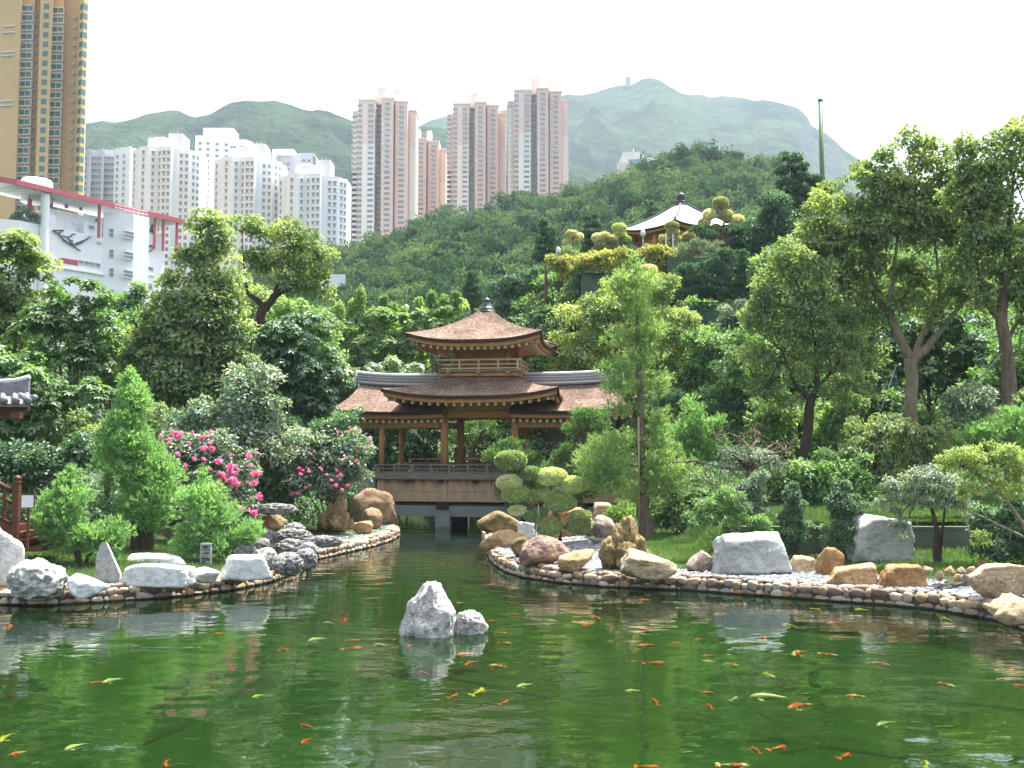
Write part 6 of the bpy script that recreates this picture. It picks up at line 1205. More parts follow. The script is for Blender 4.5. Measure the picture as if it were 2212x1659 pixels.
# marble blade: a tall thin wedge
def blade():
    D = (CAMZ - .42) * F / (1259 - HORIZ); O = at(230, 1259, D); f = lambda x, y, d=0: at(x * .32676, 779.4 + y * .32676, D + d) - O
    Fr = [f(622, 1440), f(785, 1468), f(792, 1410), f(700, 1196), f(668, 1200), f(640, 1270)]; Bk = [f(650, 1440, .5), f(800, 1462, .35), f(806, 1408, .35), f(716, 1210, .25), f(690, 1200, .4), f(668, 1270, .5)]
    V = np.array(Fr + Bk); V[[0, 1, 6, 7], 2] -= .12; n = 6; m = MB(); m.add(V, [(i, (i + 1) % n, n + (i + 1) % n, n + i) for i in range(n)][::1]); m.F.setdefault(6, []).append(np.array([[5, 4, 3, 2, 1, 0], [6, 7, 8, 9, 10, 11]]))
    tag(m.build('marble_stone', RM['grey'], None, False, O), 'pointed blade of grey banded marble standing on the left bank', 'rock', G2)
blade()
# ------------------------------------------------------------------ cobbled pond walls
def tintmat(name, stops, bump=.4, wet=False):
    m, t = newmat(name); o = N(t, 'OutputMaterial'); b = N(t, 'BsdfPrincipled'); b.inputs['Roughness'].default_value = .85; b.inputs['Specular IOR Level'].default_value = .2; L(t, b.outputs[0], o.inputs[0])
    a = N(t, 'Attribute'); a.attribute_name = 'tint'; r = ramp(t, stops); r.color_ramp.interpolation = 'LINEAR'; L(t, a.outputs['Fac'], r.inputs[0]); tc = N(t, 'TexCoord'); n = N(t, 'TexNoise'); n.inputs['Scale'].default_value = 9; n.inputs['Detail'].default_value = 6; L(t, tc.outputs['Object'], n.inputs['Vector'])
    mr = N(t, 'MapRange'); mr.inputs['To Min'].default_value = .55; mr.inputs['To Max'].default_value = 1.4; L(t, n.outputs[0], mr.inputs[0]); h = N(t, 'HueSaturation'); L(t, r.outputs[0], h.inputs['Color']); L(t, mr.outputs[0], h.inputs['Value']); L(t, h.outputs[0], b.inputs['Base Color'])
    if wet:   # dark algae line left by the water
        sx = N(t, 'SeparateXYZ'); L(t, tc.outputs['Object'], sx.inputs[0]); a1 = N(t, 'Math', operation='MULTIPLY_ADD'); L(t, n.outputs[0], a1.inputs[0]); a1.inputs[1].default_value = -.10; L(t, sx.outputs['Z'], a1.inputs[2]); r9 = ramp(t, [(-.0, (1, 1, 1)), (.012, (0, 0, 0))]); L(t, a1.outputs[0], r9.inputs[0]); mx = N(t, 'Mix', data_type='RGBA'); L(t, r9.outputs[0], mx.inputs[0]); L(t, h.outputs[0], mx.inputs[6]); mx.inputs[7].default_value = (.035, .032, .022, 1); L(t, mx.outputs[2], b.inputs['Base Color'])
    bp = N(t, 'Bump'); bp.inputs['Strength'].default_value = bump; bp.inputs['Distance'].default_value = .02; L(t, n.outputs[0], bp.inputs['Height']); L(t, bp.outputs[0], b.inputs['Normal']); return m
m_cob = tintmat('cobble_stones', [(0, (.17, .125, .10)), (.2, (.27, .205, .16)), (.4, (.40, .25, .135)), (.55, (.44, .33, .22)), (.72, (.32, .28, .25)), (.88, (.48, .39, .29)), (1, (.55, .49, .42))], .6, True)
m_peb = tintmat('grey_pebbles', [(0, (.10, .11, .12)), (.5, (.22, .235, .25)), (1, (.44, .44, .43))], .1)
m_mortar = pm('damp_mortar', [(.05, .042, .035), (.10, .085, .07)], 4, .9, .4, 20)
def arc(pts, step):
    P = np.array(pts, float); s = np.concatenate(([0], np.cumsum(np.linalg.norm(np.diff(P, axis=0), axis=1)))); q = np.arange(0, s[-1], step); return np.stack([np.interp(q, s, P[:, i]) for i in range(2)], -1)
def cobble_wall(label, line, seed):
    g = np.random.default_rng(seed); A = arc(line, .05); T = unit(np.gradient(A, axis=0)); T = np.stack([np.convolve(np.pad(T[:, i], 8, 'edge'), np.ones(17) / 17, 'valid') for i in range(2)], -1); T = unit(T); Nn = np.stack((-T[:, 1], T[:, 0]), -1)
    r = thing('cobble_wall', label, 'wall', (*A[len(A) // 2], 0)); O = np.array((*A[len(A) // 2], 0))
    core = []
    for off, z in ((.05, -1.2), (.05, .30), (.10, .34), (.50, .36), (.55, -.3)): core.append(np.column_stack((A + Nn * off, np.full(len(A), z))) - O)
    MB().grid(np.stack(core)[:, ::4], True).build('mortar_core', m_mortar, r)
    V0, F0 = ICO[3]; Vs, Fs, Ts, n = [], [], [], 0
    for z0, h, off, dp in ((-.07, .24, .08, .16), (.165, .23, .11, .18), (.335, .13, .34, .26)):
        i = g.integers(0, 4)
        while i < len(A) - 6:
            w = g.choice([.16, .22, .3, .38, .5]) * g.uniform(.85, 1.15); j = int(min(len(A) - 1, i + w / .1)); hh = h * g.uniform(.62, 1.22); zz = z0 + h * .5 + g.uniform(-.05, .04)
            p = np.sign(V0) * np.abs(V0) ** g.uniform(.62, .95); p = p * (1 + .22 * fbm(V0 * 1.3 + n * .37, seed, 3)[:, None]); p = p * np.array((w * .49, dp * .62, hh * .55)); a = g.uniform(-.3, .3); p = np.stack((p[:, 0] * math.cos(a) - p[:, 2] * math.sin(a), p[:, 1], p[:, 0] * math.sin(a) + p[:, 2] * math.cos(a)), -1)
            c = A[j] + Nn[j] * (off + g.uniform(-.02, .02)); q = np.column_stack((c + p[:, :1] * T[j] + p[:, 1:2] * Nn[j], zz + p[:, 2])) - O
            Vs.append(q); Fs.append(F0 + n); Ts.append(np.full(len(F0), g.random())); n += len(V0); i += int(w / .05)
    link('cobble_facing', mesh('cobble_facing', np.concatenate(Vs), [np.concatenate(Fs)], m_cob, True, np.concatenate(Ts)), r)
cobble_wall('low wall of round tan cobbles edging the left bank', LWL, 11)
cobble_wall('low wall of round tan and grey cobbles edging the right bank', RWL, 12)
def hitv(px, py):
    D = np.full(len(px), 20.); done = np.zeros(len(px), bool); out = np.zeros((len(px), 3))
    dx = (px - CX) / F; v = (CY - py) / F; dy = _c - v * _s; dz = _s + v * _c; kx = np.array([ray(a, b)[0] / ray(a, b)[1] for a, b in zip(px, py)])
    for _ in range(420):
        X = kx * D; Zr = CAMZ + dz / dy * D; H = tz_np(X, D); h = (H > Zr) & ~done; out[h] = np.stack((X, D, H), -1)[h]; done |= h; D = np.where(done, D, D + .12)
        if done.all(): break
    return out[done]
def pebbles(label, line, lo, hi, n, seed):
    g = np.random.default_rng(seed); A = arc(line, .05); T = unit(np.gradient(A, axis=0)); Nn = np.stack((-T[:, 1], T[:, 0]), -1); k = g.integers(0, len(A), n); P = A[k] + Nn[k] * g.uniform(lo, hi, n)[:, None]; P = P[(~in_poly(P, POLY)) & (seg_dist(P, POLY) > lo * .9)]; z = np.maximum(tz_np(P[:, 0], P[:, 1]), .37); n = len(P)
    V0, F0 = ICO[1]; s = g.uniform(.035, .085, n); a = g.uniform(0, 6.28, n); S3 = np.stack((s * g.uniform(.9, 1.5, n), s, s * .55), -1)
    q = V0[None] * S3[:, None]; x = q[..., 0] * np.cos(a)[:, None] - q[..., 1] * np.sin(a)[:, None]; y = q[..., 0] * np.sin(a)[:, None] + q[..., 1] * np.cos(a)[:, None]
    V = np.stack((x + P[:, :1], y + P[:, 1:], q[..., 2] + z[:, None] + .015 + g.uniform(0, .03, n)[:, None]), -1).reshape(-1, 3); Fc = (F0[None] + np.arange(n)[:, None, None] * len(V0)).reshape(-1, 3)
    tag(link('pebbles', mesh('pebbles', V, [Fc], m_peb, True, np.repeat(g.random(n), len(F0)))), label, None, None, 'stuff')
iR = [i for i, p in enumerate(RIGHT_PX)]
pebbles('grey pebble strip along the right bank', RWL[6:], .36, 2.6, 14000, 3)
pebbles('pebbles between the boulders at the mouth of the channel', RWL[1:9], .36, 4.2, 9000, 6)
pebbles('pale pebble strip along the left bank', LWL[4:9], .36, .9, 2200, 4)
pebbles('grey pebble bed at the left end of the bridge', LWL[12:], .36, 1.9, 3200, 5)
# ------------------------------------------------------------------ lawns
def lawn(label, quad, n, seed, Ln=.13):
    g = np.random.default_rng(seed); u, v = g.random(n), g.random(n); q = np.array(quad, float); p = ((1 - u) * (1 - v))[:, None] * q[0] + (u * (1 - v))[:, None] * q[1] + (u * v)[:, None] * q[2] + ((1 - u) * v)[:, None] * q[3]
    P = hitv(p[:, 0], p[:, 1]); P = P[seg_dist(P, POLY) > .55]; k = np.repeat(P, 3, 0) + np.column_stack((g.normal(0, .06, (len(P) * 3, 2)), np.zeros(len(P) * 3))); n = len(k); cl = .5 + .5 * vnoise(k * np.array((1.6, 1.6, 0)), 8)
    ax = np.array((0, 0, 1.)) + g.normal(0, .45, (n, 3)); V, Fc = quads(k, ax, rdir(g, n), Ln * g.uniform(.5, 1.3, n) * (.7 + .6 * cl), np.full(n, .028)); tag(link('grass', leafmesh('grass', (V, Fc, np.clip(.55 * cl + .45 * g.random(n), 0, 1)), LM['grass'])), label, None, None, 'stuff')
lawn('grass of the left bank around the cypresses and marble slabs', [(60, 1180), (660, 1160), (640, 1232), (40, 1290)], 9000, 21)
lawn('grass behind the rockery beside the bridge', [(600, 1130), (860, 1125), (860, 1160), (640, 1190)], 3000, 22)
lawn('grassy slope between the tall cypress and the grey boulder', [(1400, 1150), (1600, 1140), (1560, 1238), (1400, 1232)], 6000, 23)
lawn('sloping lawn above the low green grey wall', [(1620, 1070), (2230, 1075), (2230, 1152), (1620, 1136)], 9000, 24)
lawn('grass strip in front of the low green grey wall', [(1660, 1190), (2230, 1190), (2230, 1250), (1660, 1235)], 5000, 25)
def lawn_world(label, x0, x1, y0, y1, n, seed):
    g = np.random.default_rng(seed); P = np.stack((g.uniform(x0, x1, n), g.uniform(y0, y1, n)), -1); P = P[(~in_poly(P, POLY)) & (seg_dist(P, POLY) > .6)]; k = np.column_stack((P, tz_np(P[:, 0], P[:, 1]))); k = np.repeat(k, 2, 0) + np.column_stack((g.normal(0, .08, (len(k) * 2, 2)), np.zeros(len(k) * 2))); n = len(k); cl = .5 + .5 * vnoise(k * np.array((1.2, 1.2, 0)), 8)
    V, Fc = quads(k, np.array((0, 0, 1.)) + g.normal(0, .5, (n, 3)), rdir(g, n), .16 * g.uniform(.5, 1.3, n), np.full(n, .035)); tag(link('grass', leafmesh('grass', (V, Fc, np.clip(.55 * cl + .45 * g.random(n), 0, 1)), LM['grass'])), label, None, None, 'stuff')
lawn_world('grass continuing past the big tan boulders on the right', 14, 34, 19, 46, 26000, 31)
lawn_world('grass continuing behind the large pale boulder on the left', -34, -14, 27.5, 44, 20000, 32)
# ------------------------------------------------------------------ walls
m_gw = pm('green_sprayed_concrete', [(.045, .085, .05), (.065, .115, .07), (.085, .135, .085)], .7, .95, .4, 6)
m_lw = pm('green_grey_stained_concrete', [(.075, .09, .065), (.12, .135, .10), (.17, .18, .14)], 1.1, .95, .3, 8, (1, 1, .4))
w = MB(); w.box(7.35, 22.5, 35.0, 35.24, .2, 1.58); w.box(7.32, 22.5, 34.96, 35.26, 1.583, 1.67)
tag(w.build('low_wall', m_lw), 'low stained green grey concrete wall holding the lawn on the right', 'wall')
for lab, a, b, yt, yb, D in [('green sprayed retaining wall left of the tall cypress top', 1255, 1372, 590, 668, 68.0), ('green sprayed retaining wall behind the layered podocarpus', 1440, 1660, 556, 650, 68.6), ('green sprayed wall patch beside the white ladder', 1728, 1768, 438, 540, 73), ('green sprayed retaining wall strip with trailing climbers', 1466, 1650, 652, 760, 64.5), ('upright green wall piece behind the airy pale tree', 1800, 1850, 640, 730, 62.5)]:
    p0, p1 = at(a, yt, D), at(b, yb, D); mb = MB(); xx = np.linspace(p0[0], p1[0], 14); zz = np.linspace(p1[2] - 1.5, p0[2], 8); gx, gz = np.meshgrid(xx, zz); yy = D + .35 * fbm(np.stack((gx * .5, gz * .5, 0 * gx), -1).reshape(-1, 3), int(a), 3).reshape(gx.shape)
    mb.grid(np.stack((gx, yy, gz), -1)); mb.grid(np.stack((gx, yy + 2.2, gz), -1), True); mb.add([(p0[0], D - .0, p0[2]), (p1[0], D, p0[2]), (p1[0], D + 2.3, p0[2]), (p0[0], D + 2.3, p0[2])], [(0, 1, 2, 3)]); tag(mb.build('retaining_wall', m_gw, None, True), lab, 'wall', 'green retaining walls of the hill')
# ------------------------------------------------------------------ small built things
m_pole = pm('green_painted_steel', [(.10, .17, .09), (.13, .21, .11)], .8, .5)
m_steel = pm('galvanised_steel', [(.28, .30, .31), (.38, .40, .41)], 2, .45, metal=.5)
m_redwood = woodmat('red_brown_lacquered_timber', [(.065, .024, .016), (.11, .040, .025), (.145, .058, .036)], (1, 1, 6), .45)
m_plate = pm('white_board', [(.72, .72, .72), (.78, .78, .78)], 1, .5)
m_slate = pm('roof_tile_grey', [(.13, .135, .15), (.20, .205, .22), (.27, .27, .29)], 5, .5, .2, 25)
m_bamboo = pm('bamboo_pole', [(.30, .24, .13), (.40, .33, .20)], 3, .6)
# tall green pole on the hill
def pole():
    D = 86.; b = at(1779, 470, D); t_ = at(1772, 215, D); r = thing('green_pole', 'tall plain green steel pole standing on the hill against the mountain', 'pole', b)
    mb = MB(); mb.tube([(0, 0, -3), tuple(t_ - b)], [.24, .20], 18); mb.build('shaft', m_pole, r, True)
    mb = MB(); mb.tube([tuple(t_ - b - np.array((0, 0, .25))), tuple(t_ - b + np.array((0, 0, .06)))], [.215, .215], 18); mb.build('cap', m_pole, r, True)
pole()
def ladder():
    D = 73.; O = at(1750, 450, D); P = lambda x, y, d=0: at(x, y, D + d) - O; r = thing('ladder', 'white steel cat ladder with hoops on top of the green wall', 'ladder', O)
    for x in (1742, 1757):
        mb = MB(); mb.tube([P(x, 520), P(x, 408)], .045, 6); mb.build('side_rail', m_plate, r)
    mb = MB()
    for y in range(412, 520, 7): mb.tube([P(1742, y), P(1757, y)], .03, 5)
    mb.build('rungs', m_plate, r)
    mb = MB()
    for y in (410, 424, 438): a = np.linspace(0, math.pi, 9); mb.tube([P(1749.5 + 7.5 * math.cos(q), y, -.7 * math.sin(q)) for q in a], .03, 5)
    mb.build('safety_cage', m_plate, r)
ladder()
def globe_lamp(label, px, yt, yb, D):
    b = at(px, yb, D); h = (yb - yt) / ppm(D); r = thing('globe_lamp', label, 'lamp', b, 0, 'globe lamps on the hill'); mb = MB(); mb.tube([(0, 0, -.6), (0, 0, h - .3)], .05, 8); mb.build('post', m_steel, r, True)
    mb = MB(); mb.lathe([(0, h - .38), (.10, h - .36), (.17, h - .26), (.19, h - .12), (.15, h + .06), (.07, h + .16), (0, h + .19)], n=18); mb.build('globe', m_plate, r, True)
globe_lamp('globe lamp on a thin post in front of the hilltop pavilion', 1389, 500, 532, 72)
globe_lamp('small globe lamp between tiered pine and golden hedge ball', 1206, 538, 556, 72)
globe_lamp('globe lamp peeking out of the bright trees left of the upper roof', 878, 662, 690, 75)
for lab, x in (('short white post in front of the hilltop pavilion, nearer the lamp', 1439), ('short white post under the cream topiary of the hilltop pavilion', 1454)):
    b = at(x, 535, 71.8); tag(MB().box(-.05, .05, -.05, .05, -.4, 1.0).build('railing_post', m_plate, None, False, b), lab, 'post')
# stone sign with two carved characters
def stone_sign():
    D = 34.0; b = at(444.5, 1222, D); k = ppm(D); w, h = 23 / k, 48 / k; r = thing('stone_sign', 'small grey stone sign with two dark brush characters on the left bank', 'sign', b, R(-3))
    MB().box(-w / 2, w / 2, -.05, .05, -.15, h).build('slab', pm('sign_stone', [(.33, .34, .335), (.42, .43, .42)], 3, .8, .1, 30), r)
    ink = pm('ink', [(.02, .02, .02)], 1, .6)
    for ch, z in (('蒼', h * .66), ('塘', h * .20)):
        c = bpy.data.curves.new('character', 'FONT'); c.body = ch; c.size = w * .95; c.align_x = 'CENTER'; c.align_y = 'CENTER'; c.extrude = .003; c.offset = .004; c.materials.append(ink)
        tmp = bpy.data.objects.new('character', c); COL.objects.link(tmp); bpy.context.view_layer.update(); me = bpy.data.meshes.new_from_object(tmp.evaluated_get(bpy.context.evaluated_depsgraph_get())); bpy.data.objects.remove(tmp); o = link('character', me, r, (0, -.054, z)); o.rotation_euler = (R(90), 0, 0)
stone_sign()
# tiled roof corner at the left edge
def roof_corner():
    D = 33.; O = at(-40, 890, D); P = lambda x, y, d=0: at(x, y, D + d) - O; r = thing('tiled_roof', 'grey tiled roof corner with an upswept ridge, cut off by the left edge', 'roof', O)
    mb = MB()
    a, b = P(-160, 822), P(48, 826); g_ = [[P(x, 820 + (6 if x < 0 else 6 - 14 * max(0, (x - 20) / 44) ** 2) , d) for x in np.linspace(-160, 64, 16)] for d in (0,)]
    rid = [P(x, 824 - 9 * max(0, (x - 10) / 52) ** 2, .2) for x in np.linspace(-160, 64, 18)]
    mb.tube(rid, .085, 10); mb2 = MB()
    for k, (o, rad) in enumerate(((9, .04), (22, .055), (34, .07))): mb.tube([p - np.array((0, 0, o / ppm(D))) for p in rid[:-2]], rad, 8)
    mb.build('ridge_cap', m_ridgehi, r, True)
    lo = [p - np.array((0, 0, 36 / ppm(D))) for p in rid]; mb2.grid(np.stack((np.array(lo) - np.array((0, .07, 0)), np.array(rid) - np.array((0, .07, 0)))))
    mb2.grid(np.stack((np.array(lo) + np.array((0, .07, 0)), np.array(rid) + np.array((0, .07, 0)))), True); mb2.add([lo[-1] - (0, .07, 0), lo[-1] + (0, .07, 0), rid[-1] + (0, .07, 0), rid[-1] - (0, .07, 0)], [(0, 1, 2, 3)]); mb2.build('ridge_wall', m_slate, r)
    # tile slope towards the camera with round end tiles
    top = [P(x, 853, .2) for x in np.linspace(-160, 62, 12)]; ev = [P(x, 872, -1.3) for x in np.linspace(-160, 66, 12)]; mb = MB(); mb.grid(np.stack((ev, top))); mb.grid(np.stack((np.array(ev) - (0, 0, .10), np.array(ev)))); mb.build('tile_bed', m_slate, r)
    back = [P(x, 870, 2.4) for x in np.linspace(-160, 70, 12)]; mb = MB(); mb.grid(np.stack((top, back))); mb.build('rear_slope', m_slate, r)
    for x in np.arange(-150, 70, 26):
        mb = MB(); mb.tube([P(x, 853, .1), P(x + 2, 866, -1.38)], [.09, .10], 12); mb.tube([P(x + 2, 865.5, -1.37), P(x + 2.1, 866.5, -1.42)], [.125, .125], 14); mb.build('round_tile', m_slate, r, True)
    mb = MB(); mb.tube([P(40, 852, .2), P(58, 861, -.6), P(76, 858, -1.2)], [.11, .10, .09], 10); mb.build('hip_ridge', m_slate, r, True)
    mb = MB(); c0, c1 = P(-160, 884, -1.0), P(58, 884, -1.0); mb.box(c0[0], c1[0], c0[1], c0[1] + .2, c0[2] - .05, c0[2] + .08); mb.box(c0[0], P(24, 890, -.6)[0], c0[1] + .3, c0[1] + 1.2, c0[2] - .26, c0[2] - .06); mb.build('eave_beam', m_redwood, r)
    mb = MB(); q = P(-75, 890, .0); mb.box(q[0] - .15, q[0] + .15, q[1] + .6, q[1] + .9, -7.0, q[2] - .3); mb.build('post', m_redwood, r)
roof_corner()
def red_stair():
    D = 32.; O = at(-20, 1180, D); P = lambda x, y, d=0: at(x, y, D + d) - O; r = thing('timber_stair', 'red brown timber stair with a turned newel post at the left edge', 'stair', O)
    mb = MB(); q = P(33, 1180); w = 6.5 / ppm(D); mb.box(q[0] - w, q[0] + w, q[1] - w, q[1] + w, q[2] - .35, P(33, 1044)[2]); mb.build('newel_post', m_redwood, r)
    mb = MB(); z = P(33, 1044)[2]; mb.lathe([(0, z), (.12, z), (.13, z + .05), (.09, z + .08), (.13, z + .13), (.12, z + .2), (.05, z + .25), (0, z + .26)], (q[0], q[1], 0), 14); mb.build('post_cap', m_redwood, r, True)
    for nm, y0, y1, rr in (('handrail', 1034, 1058, .07), ('mid_rail', 1062, 1086, .05), ('lower_rail', 1108, 1130, .05)):
        mb = MB(); mb.tube([P(-90, y0 - 28), P(-20, y0 - 0), P(26, y1 + 2)], rr, 8); mb.build(nm, m_redwood, r, True)
    mb = MB(); 
    for x in (-40, -14, 10): p = P(x, 1060 + x * .5); mb.box(p[0] - .04, p[0] + .04, p[1] - .04, p[1] + .04, P(x, 1122)[2], p[2])
    mb.build('balusters', m_redwood, r)
    mb = MB(); mb.hexa([P(-90, 1160), P(28, 1176), P(28, 1176, .15), P(-90, 1160, .15), P(-90, 1098), P(28, 1128), P(28, 1128, .15), P(-90, 1098, .15)]); mb.build('side_panel', m_redwood, r)
    mb = MB()
    for k in range(4): a, b = P(-60 + k * 28, 1140 + k * 14), P(-20 + k * 28, 1150 + k * 14); mb.box(a[0], b[0] + .25, a[1] + .2, a[1] + 2.0, a[2] - .16, a[2])
    mb.build('treads', m_redwood, r)
red_stair()
def notice():
    D = 31.5; b = at(58, 1150, D); z = lambda y: at(58, y, D)[2] - b[2]; k = ppm(D); r = thing('notice_board', 'blank white notice board in a brown frame on a post beside the red stair', 'sign', b); w = 14 / k
    MB().box(-w * .9, w * .9, -.03, -.012, z(1096), z(1070)).build('panel', m_plate, r); MB().box(-w * 1.05, w * 1.05, -.01, .03, z(1098), z(1067)).build('frame', m_redwood, r); MB().box(-.035, .035, .031, .09, -.6, z(1085)).build('post', m_redwood, r)
notice()
def white_hut():
    D = 51.; O = at(1706, 1030, D); P = lambda x, y, d=0: at(x, y, D + d) - O; r = thing('white_hut', 'white walled garden hut with a dark post, glimpsed through the right trees', 'hut', O)
    a, b = P(1672, 1040, .6), P(1738, 900, .6); MB().box(a[0], b[0], a[1], a[1] + 2.5, a[2] - 1, b[2]).build('wall', m_plate, r)
    for x in (1706, 1676, 1736): c = P(x, 1040); MB().box(c[0] - .13, c[0] + .13, c[1] + .1, c[1] + .36, c[2] - 1, P(x, 895)[2]).build('post', m_wooddk, r)
    a, b = P(1660, 900, -.4), P(1750, 880, -.4); MB().box(a[0], b[0], a[1], a[1] + 4, a[2], b[2]).build('roof', m_slate, r)
    f = thing('red_fence', 'low red brown picket fence in front of the white hut', 'fence', P(1706, 1036, -.8) + O); mb = MB()
    for i in range(7): mb.box(-1.1 + .34 * i - .05, -1.1 + .34 * i + .05, -.05, .05, -.4, .62)
    mb.build('pickets', m_redwood, f); mb = MB(); mb.box(-1.2, 1.1, .055, .11, .3, .4); mb.box(-1.2, 1.1, .055, .11, .0, .1); mb.build('rails', m_redwood, f)
white_hut()
for lab, D, a, b, ys in [('upper red brown timber railing seen through the pavilion\'s middle opening', 66, 985, 1080, (968, 978, 990)), ('lower red brown timber railing seen through the pavilion\'s middle opening', 63.5, 880, 1075, (992, 1000, 1010))]:
    O = at((a + b) / 2, ys[2], D); r = thing('timber_railing', lab, 'railing', O); P = lambda x, y: at(x, y, D) - O
    mb = MB()
    for y in ys: mb.tube([P(a, y), P(b, y)], .05, 6)
    mb.build('rails', m_redwood, r); mb = MB()
    for x in np.linspace(a, b, 6): p = P(x, ys[0]); mb.box(p[0] - .06, p[0] + .06, -.06, .06, -2.6, p[2] + .03)
    mb.build('posts', m_redwood, r)
def stick(name, label, cat, pts, D, rad, mat):
    O = at(*pts[0], D); return tag(MB().tube([at(x, y, D) - O for x, y in pts], rad, 8).build(name, mat, None, True, O), label, cat)
stick('support_pole', 'thin bamboo pole tied upright beside the tall slender cypress trunk', 'pole', [(1381, 1150), (1379, 900)], 40.0, .035, m_bamboo)
stick('support_pole', 'short slanting grey prop under the lower left balls of the large topiary', 'pole', [(1152, 1170), (1161, 1132)], 40.6, .03, m_steel)
stick('support_pole', 'upright grey prop under the middle branch of the large topiary', 'pole', [(1163, 1140), (1163, 1090)], 40.7, .03, m_steel)
def tbar():
    D = 39.3; O = at(1279, 1197, D); P = lambda x, y, d=0: at(x, y, D + d) - O; r = thing('metal_support', 'grey metal T shaped support standing among the pebbles below the topiary', 'support', O)
    MB().tube([P(1279, 1204), P(1279, 1166)], .04, 8).build('post', m_steel, r, True); a, b = P(1263, 1161), P(1296, 1166); mb = MB(); mb.hexa([a + (0, -.1, -.03), b + (0, -.1, -.03), b + (0, .1, -.03), a + (0, .1, -.03), a + (0, -.1, .04), b + (0, -.1, .04), b + (0, .1, .04), a + (0, .1, .04)]); mb.build('crossbar', m_steel, r)
tbar()
stick('guy_wire', 'taut wire staying the forked pale trunk on its left', 'wire', [(1936, 790), (1905, 880), (1880, 930)], 44.5, .018, m_steel)
stick('guy_wire', 'taut wire staying the thick brown trunk on its left', 'wire', [(2165, 762), (2110, 825)], 42, .018, m_steel)
# ------------------------------------------------------------------ dark seams on the pond floor
m_seam = pm('black_seam', [(.004, .016, .004)], 1, .9)
def seam(label, pts, w=.07):
    P = np.array([gnd(a, b, -.83) for a, b in pts]); O = P[0]; P = P - O; T = unit(np.gradient(P, axis=0)); n = np.stack((-T[:, 1], T[:, 0], 0 * T[:, 0]), -1) * w; tag(MB().grid(np.stack((P - n, P + n))).build('dark_seam', m_seam, None, False, O), label, 'seam', 'dark seams of the pond floor')
w1 = lambda *L: [(x * .36765, 1253.7 + y * .36765) for x, y in L]; w2 = lambda *L: [(745.5 + x * .337, 1186 + y * .337) for x, y in L]; w3 = lambda *L: [(1423.2 + x * .3566, 1253.7 + y * .3566) for x, y in L]
seam('dark floor seam running up to the right in the right half of the pond', w3((640, 670), (840, 590), (1170, 455), (1330, 375), (1480, 320)))
seam('dark floor seam crossing the pond below the yellow koi on the right', w3((500, 560), (870, 620), (1450, 690), (2100, 770), (2260, 790)))
seam('dark floor seam near the bottom right', w3((560, 930), (970, 1000), (1650, 1090), (2250, 1180)))
seam('dark floor seam under the reflection of the tall pale stone', w3((1300, 360), (1480, 368), (1960, 425)))
seam('dark floor seam right of the rock peak\'s reflection', w2((560, 800), (900, 870), (1330, 960)))
seam('long dark floor seam in the left half of the pond', w1((700, 1010), (1100, 850), (1500, 600), (1880, 410)))
seam('dark floor seam below the crape myrtle\'s reflection', w1((700, 860), (920, 745), (1300, 560), (1650, 395)))
seam('dark bent floor seam at the left edge', w1((0, 692), (150, 672), (270, 640), (210, 600), (130, 560)))
# ------------------------------------------------------------------ koi
def koimat(name, c1, c2, th):
    m, t = newmat(name); o = N(t, 'OutputMaterial'); b = N(t, 'BsdfPrincipled'); b.inputs['Roughness'].default_value = .35; L(t, b.outputs[0], o.inputs[0]); tc = N(t, 'TexCoord'); oi = N(t, 'ObjectInfo'); v = N(t, 'VectorMath', operation='ADD'); mu = N(t, 'VectorMath', operation='SCALE'); mu.inputs['Scale'].default_value = 40; cb = N(t, 'CombineXYZ'); L(t, oi.outputs['Random'], cb.inputs[0]); L(t, cb.outputs[0], mu.inputs[0]); L(t, tc.outputs['Object'], v.inputs[0]); L(t, mu.outputs[0], v.inputs[1])
    n = N(t, 'TexNoise'); n.inputs['Scale'].default_value = 7; n.inputs['Detail'].default_value = 1; L(t, v.outputs[0], n.inputs['Vector']); r = ramp(t, [(th - .02, c1), (th + .02, c2)]); L(t, n.outputs[0], r.inputs[0]); L(t, r.outputs[0], b.inputs['Base Color']); return m
KM = {'orange': koimat('koi_orange', (.95, .09, .012), (.96, .20, .03), .5), 'redwhite': koimat('koi_red_white', (.95, .07, .012), (.95, .86, .70), .53), 'yellow': koimat('koi_yellow', (.80, .66, .05), (.88, .78, .22), .5), 'white': koimat('koi_white', (.80, .85, .62), (.88, .88, .72), .5), 'grey': koimat('koi_grey', (.40, .45, .42), (.62, .68, .62), .5), 'dark': koimat('koi_dark', (.06, .05, .03), (.14, .10, .05), .5)}
